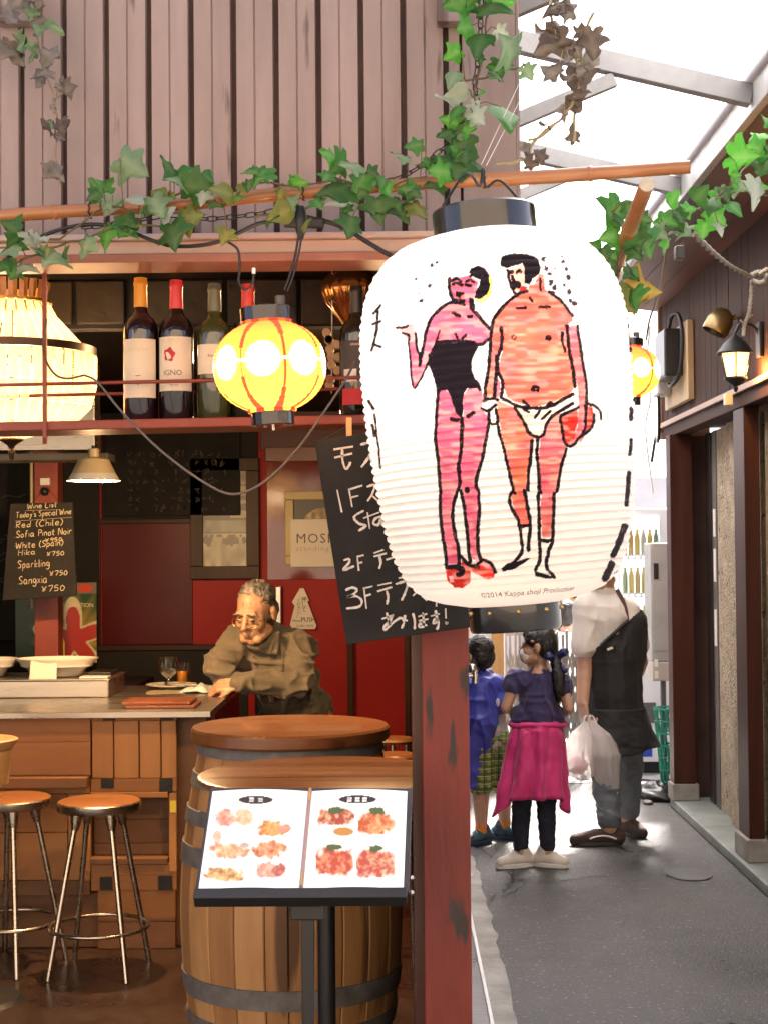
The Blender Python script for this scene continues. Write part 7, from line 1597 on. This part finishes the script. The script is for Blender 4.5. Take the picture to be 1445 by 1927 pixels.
E((0,.030,.040),(.082,.094,.088)); E((0,.058,-.01),(.078,.060,.085)); E((.062,.01,.02),(.024,.06,.06)); E((-.062,.01,.02),(.024,.06,.06)); skin('hair', melt(hr,.006,2,.4), M_hair, man, .006, (60,60,20), 2)
ts = MB(); cap(ts,mL,mR,.076,.078); chain(ts,[mp(1142,1160,.03),mp(1146,1230,.05),mp(1152,1320,.05)],[.142,.142,.142]); cap(ts,mp(1118,1165,.02),mp(1168,1172,.04),.115,.115); cap(ts,mL,mL.lerp(mE,.62),.076,.080); cap(ts,mR,mR.lerp(mE2,.62),.074,.080); cap(ts,mp(1136,1120,.02),mp(1140,1145,.02),.068,.095)
M_tee = mat('white_tee',(.72,.66,.60),(.78,.72,.66),scale=6,rough=.9,sheen=.2)
skin('t_shirt', melt(ts,.0075,6), M_tee, man, .008, (7,7,4), 6)
tr_ = MB(); chain(tr_,[mp(1138,1385,.02),Vector((mp(1136,1480,-.1).x,8.18,.46)),mA+Vector((0,0,.045))],[.112,.084,.062]); chain(tr_,[mp(1180,1385,.06),Vector((mp(1184,1480,.1).x,8.43,.46)),mB_+Vector((0,0,.045))],[.112,.084,.064]); cap(tr_,mp(1140,1360,.03),mp(1172,1360,.05),.12,.12)
skin('jeans', melt(tr_,.0075,5), mat('grey_blue_denim',(.115,.135,.165),(.17,.19,.22),scale=9,rough=.85,bump=.1,bscale=150), man, .010, (14,14,10), 9)
M_apr = mat('black_apron_cloth',(.010,.010,.011),(.017,.017,.018),scale=9,rough=.7,bump=.1,bscale=60)
aw = MB(); chain(aw,[mp(1148,1215,.05),mp(1152,1310,.05),mp(1157,1350,.05)],[.164,.164,.162]); cap(aw,mp(1168,1178,.045),mp(1162,1240,.05),.146,.150)
p_l, p_r = mp(1112,1228,-.1), mp(1190,1140,-.1)
def apcut(c):
    q = proj([tuple(c)])[0]; return q[1] < 1222-(q[0]-1118)*.85
skin('apron_bib', melt(aw,.0075,5), M_apr, man, .004, (9,9,5), 4, cut=apcut)
drape('apron_skirt',[(mp(1156,1330,.05),.160,.160),(mp(1160,1365,.05),.178,.175),(mp(1168,1395,.05),.185,.185),(mp(1178,1414,.05),.178,.19)],M_apr,man,5,.016,80,5,tipf=lambda a, t: Vector((0,0,.05*t*max(0,math.cos(a))-.0*t)))
M_strap = mat('brown_strap',(.10,.035,.025),rough=.6)
MB().tube(spline([mp(1130,1214,-.118),mp(1150,1196,-.118),mp(1170,1178,-.105),mp(1182,1168,-.085)],6),.010,8).build('apron_tie', M_apr, man, smooth=60)
mb = MB()
pts = spline([mp(1180,1180,-.078),mp(1177,1150,-.072),mp(1170,1128,-.062),mp(1160,1110,-.05)],6)
for p, q in zip(pts[:-1],pts[1:]): mb.beam(p,q+(q-p)*.1,.022,.006,(0,-1,0))
mb.build('neck_strap', M_strap, man)
c = mp(1147,1221,-.117); MB().beam(c-Vector((.016,0,.006)),c+Vector((.016,0,.006)),.006,.014).build('buckle', M_steelb, man, bevel=.002)
M_brshoe = mat('dark_brown_suede',(.035,.018,.014),(.055,.03,.024),scale=14,rough=.8); M_dsole = mat('black_sole',(.03,.024,.022),rough=.6)
shoe(man,mA,(-1,-.10,0),M_brshoe,.262,.044,.062,stripe=M_sole,sole=M_dsole); shoe(man,mB_,(.35,-.9,0),M_brshoe,.22,.044,.062,sole=M_dsole)

# ---- carrier bag in the man's hand
bgc = thing('plastic_bag','white translucent shopping bag with red contents hanging from the man\'s hand','shopping bag',P(1110,1470,8.15))
m = bpy.data.materials.new('milky_plastic'); m.use_nodes = True; t = m.node_tree; b = t.nodes['Principled BSDF']; b.inputs['Base Color'].default_value = (.85,.82,.80,1); b.inputs['Roughness'].default_value = .32
tp_ = nd(t,'ShaderNodeBsdfTransparent'); tl = nd(t,'ShaderNodeBsdfTranslucent'); tl.inputs[0].default_value = (.85,.80,.78,1); m1 = nd(t,'ShaderNodeMixShader'); m1.inputs[0].default_value = .4; m2 = nd(t,'ShaderNodeMixShader'); m2.inputs[0].default_value = .30
t.links.new(b.outputs[0],m1.inputs[1]); t.links.new(tl.outputs[0],m1.inputs[2]); t.links.new(m1.outputs[0],m2.inputs[1]); t.links.new(tp_.outputs[0],m2.inputs[2]); t.links.new(m2.outputs[0],t.nodes['Material Output'].inputs[0])
hnd = P(1106,1352,8.17)
def baglobe(rows, nm, seed):
    n, K = 40, 24; mb = MB()
    for j in range(K+1):
        f = j/K*(len(rows)-1); i = min(int(f),len(rows)-2); u = f-i; a_, b_ = rows[i], rows[i+1]; u = u*u*(3-2*u)
        cx, cy, hw = [a_[q]*(1-u)+b_[q]*u for q in range(3)]; c = P(cx,cy,8.13); r = hw*8.13/2900
        for k in range(n):
            a = 2*math.pi*k/n; q = 1+.22*mnoise.noise(Vector((math.cos(a)*2.2,math.sin(a)*2.2,j*.16+seed)))+.10*mnoise.noise(Vector((math.cos(a)*7,math.sin(a)*7,j*.35+seed)))
            mb.v.append(c+Vector((r*q*math.cos(a),r*q*.75*math.sin(a),.012*mnoise.noise(Vector((a*2,j*.3,seed))))))
    for j in range(K):
        for k in range(n): mb.f.append((j*n+k,j*n+(k+1)%n,(j+1)*n+(k+1)%n,(j+1)*n+k))
    mb.f.append(tuple(range(K*n,(K+1)*n))); return mb.build(nm, m, bgc, smooth=179)
baglobe([(1104,1358,5),(1096,1378,20),(1086,1410,31),(1086,1440,31),(1092,1458,25),(1100,1468,8)],'bag_lobe',1)
baglobe([(1110,1356,5),(1126,1382,20),(1136,1420,28),(1141,1460,23),(1148,1500,14),(1156,1530,4)],'bag_lobe',5)
M_meat = mat('red_contents',(.45,.05,.06),(.72,.30,.28),scale=14,rough=.5); M_pkn = mat('pink_contents',(.55,.16,.22),(.75,.45,.48),scale=16,rough=.5)
for (x, y, rx, rz), mm in (((1086,1440,20,16),M_pkn),((1140,1470,13,24),M_meat),((1150,1508,8,14),M_pkn),((1138,1418,12,10),M_meat)):
    c = P(x,y,8.13); q = MB(); q.ell(c,(rx*8.13/2900,rx*.6*8.13/2900,rz*8.13/2900)); skin('contents', melt(q,.006,2), mm, bgc, .008, (40,40,40), x)
for dx in (-4,5): MB().tube(spline([P(1098+dx,1380,8.12),P(1103+dx,1350,8.15),P(1112+dx,1352,8.15),P(1124+dx,1386,8.12)],6),.006,6).build('handle', m, bgc, smooth=60)

# ---- person far behind, only head and shoulders show
fp = thing('person','person with black hair in a white shirt far behind the gate','person',(P(1068,1300,12.2).x,12.2,0)); c = P(1068,1158,12.2)
mb = MB(); FM = headrot((.3,.9,0)); head(mb,c,FM,.9); cap(mb,c+Vector((0,0,-.06)),c+Vector((0,0,-.15)),.05,.06); cap(mb,c+Vector((-.13,0,-.2)),c+Vector((.13,0,-.2)),.055,.055); chain(mb,[c+Vector((0,0,-.25)),c+Vector((0,0,-.6))],[.12,.12])
for s in (-1,1): chain(mb,[c+Vector((s*.15,0,-.2)),c+Vector((s*.19,0,-.45)),c+Vector((s*.17,-.1,-.62))],[.045,.038,.03]); chain(mb,[c+Vector((s*.07,0,-.6)),Vector((c.x+s*.08,12.2,.45)),Vector((c.x+s*.08,12.2,.05))],[.08,.055,.045])
skin('body', melt(mb,.011,4), M_skin, fp)
hr = MB(); hr.ell(c+FM@Vector((0,.03,.04)),(.078,.09,.085),FM); hr.ell(c+FM@Vector((0,.06,-.01)),(.074,.05,.075),FM); skin('hair', melt(hr,.008,2), M_hair, fp, .004, (50,50,20), 1)
sh_ = MB(); cap(sh_,c+Vector((-.13,0,-.2)),c+Vector((.13,0,-.2)),.068,.068); chain(sh_,[c+Vector((0,0,-.25)),c+Vector((0,0,-.66))],[.135,.14])
for s in (-1,1): cap(sh_,c+Vector((s*.15,0,-.2)),c+Vector((s*.18,0,-.36)),.058,.055)
skin('shirt', melt(sh_,.012,4), M_tee, fp); tq = MB()
for s in (-1,1): chain(tq,[c+Vector((s*.07,0,-.62)),Vector((c.x+s*.08,12.2,.45)),Vector((c.x+s*.08,12.2,.08))],[.1,.075,.06])
skin('trousers', melt(tq,.012,4), MATS['charcoal_cloth'], fp)
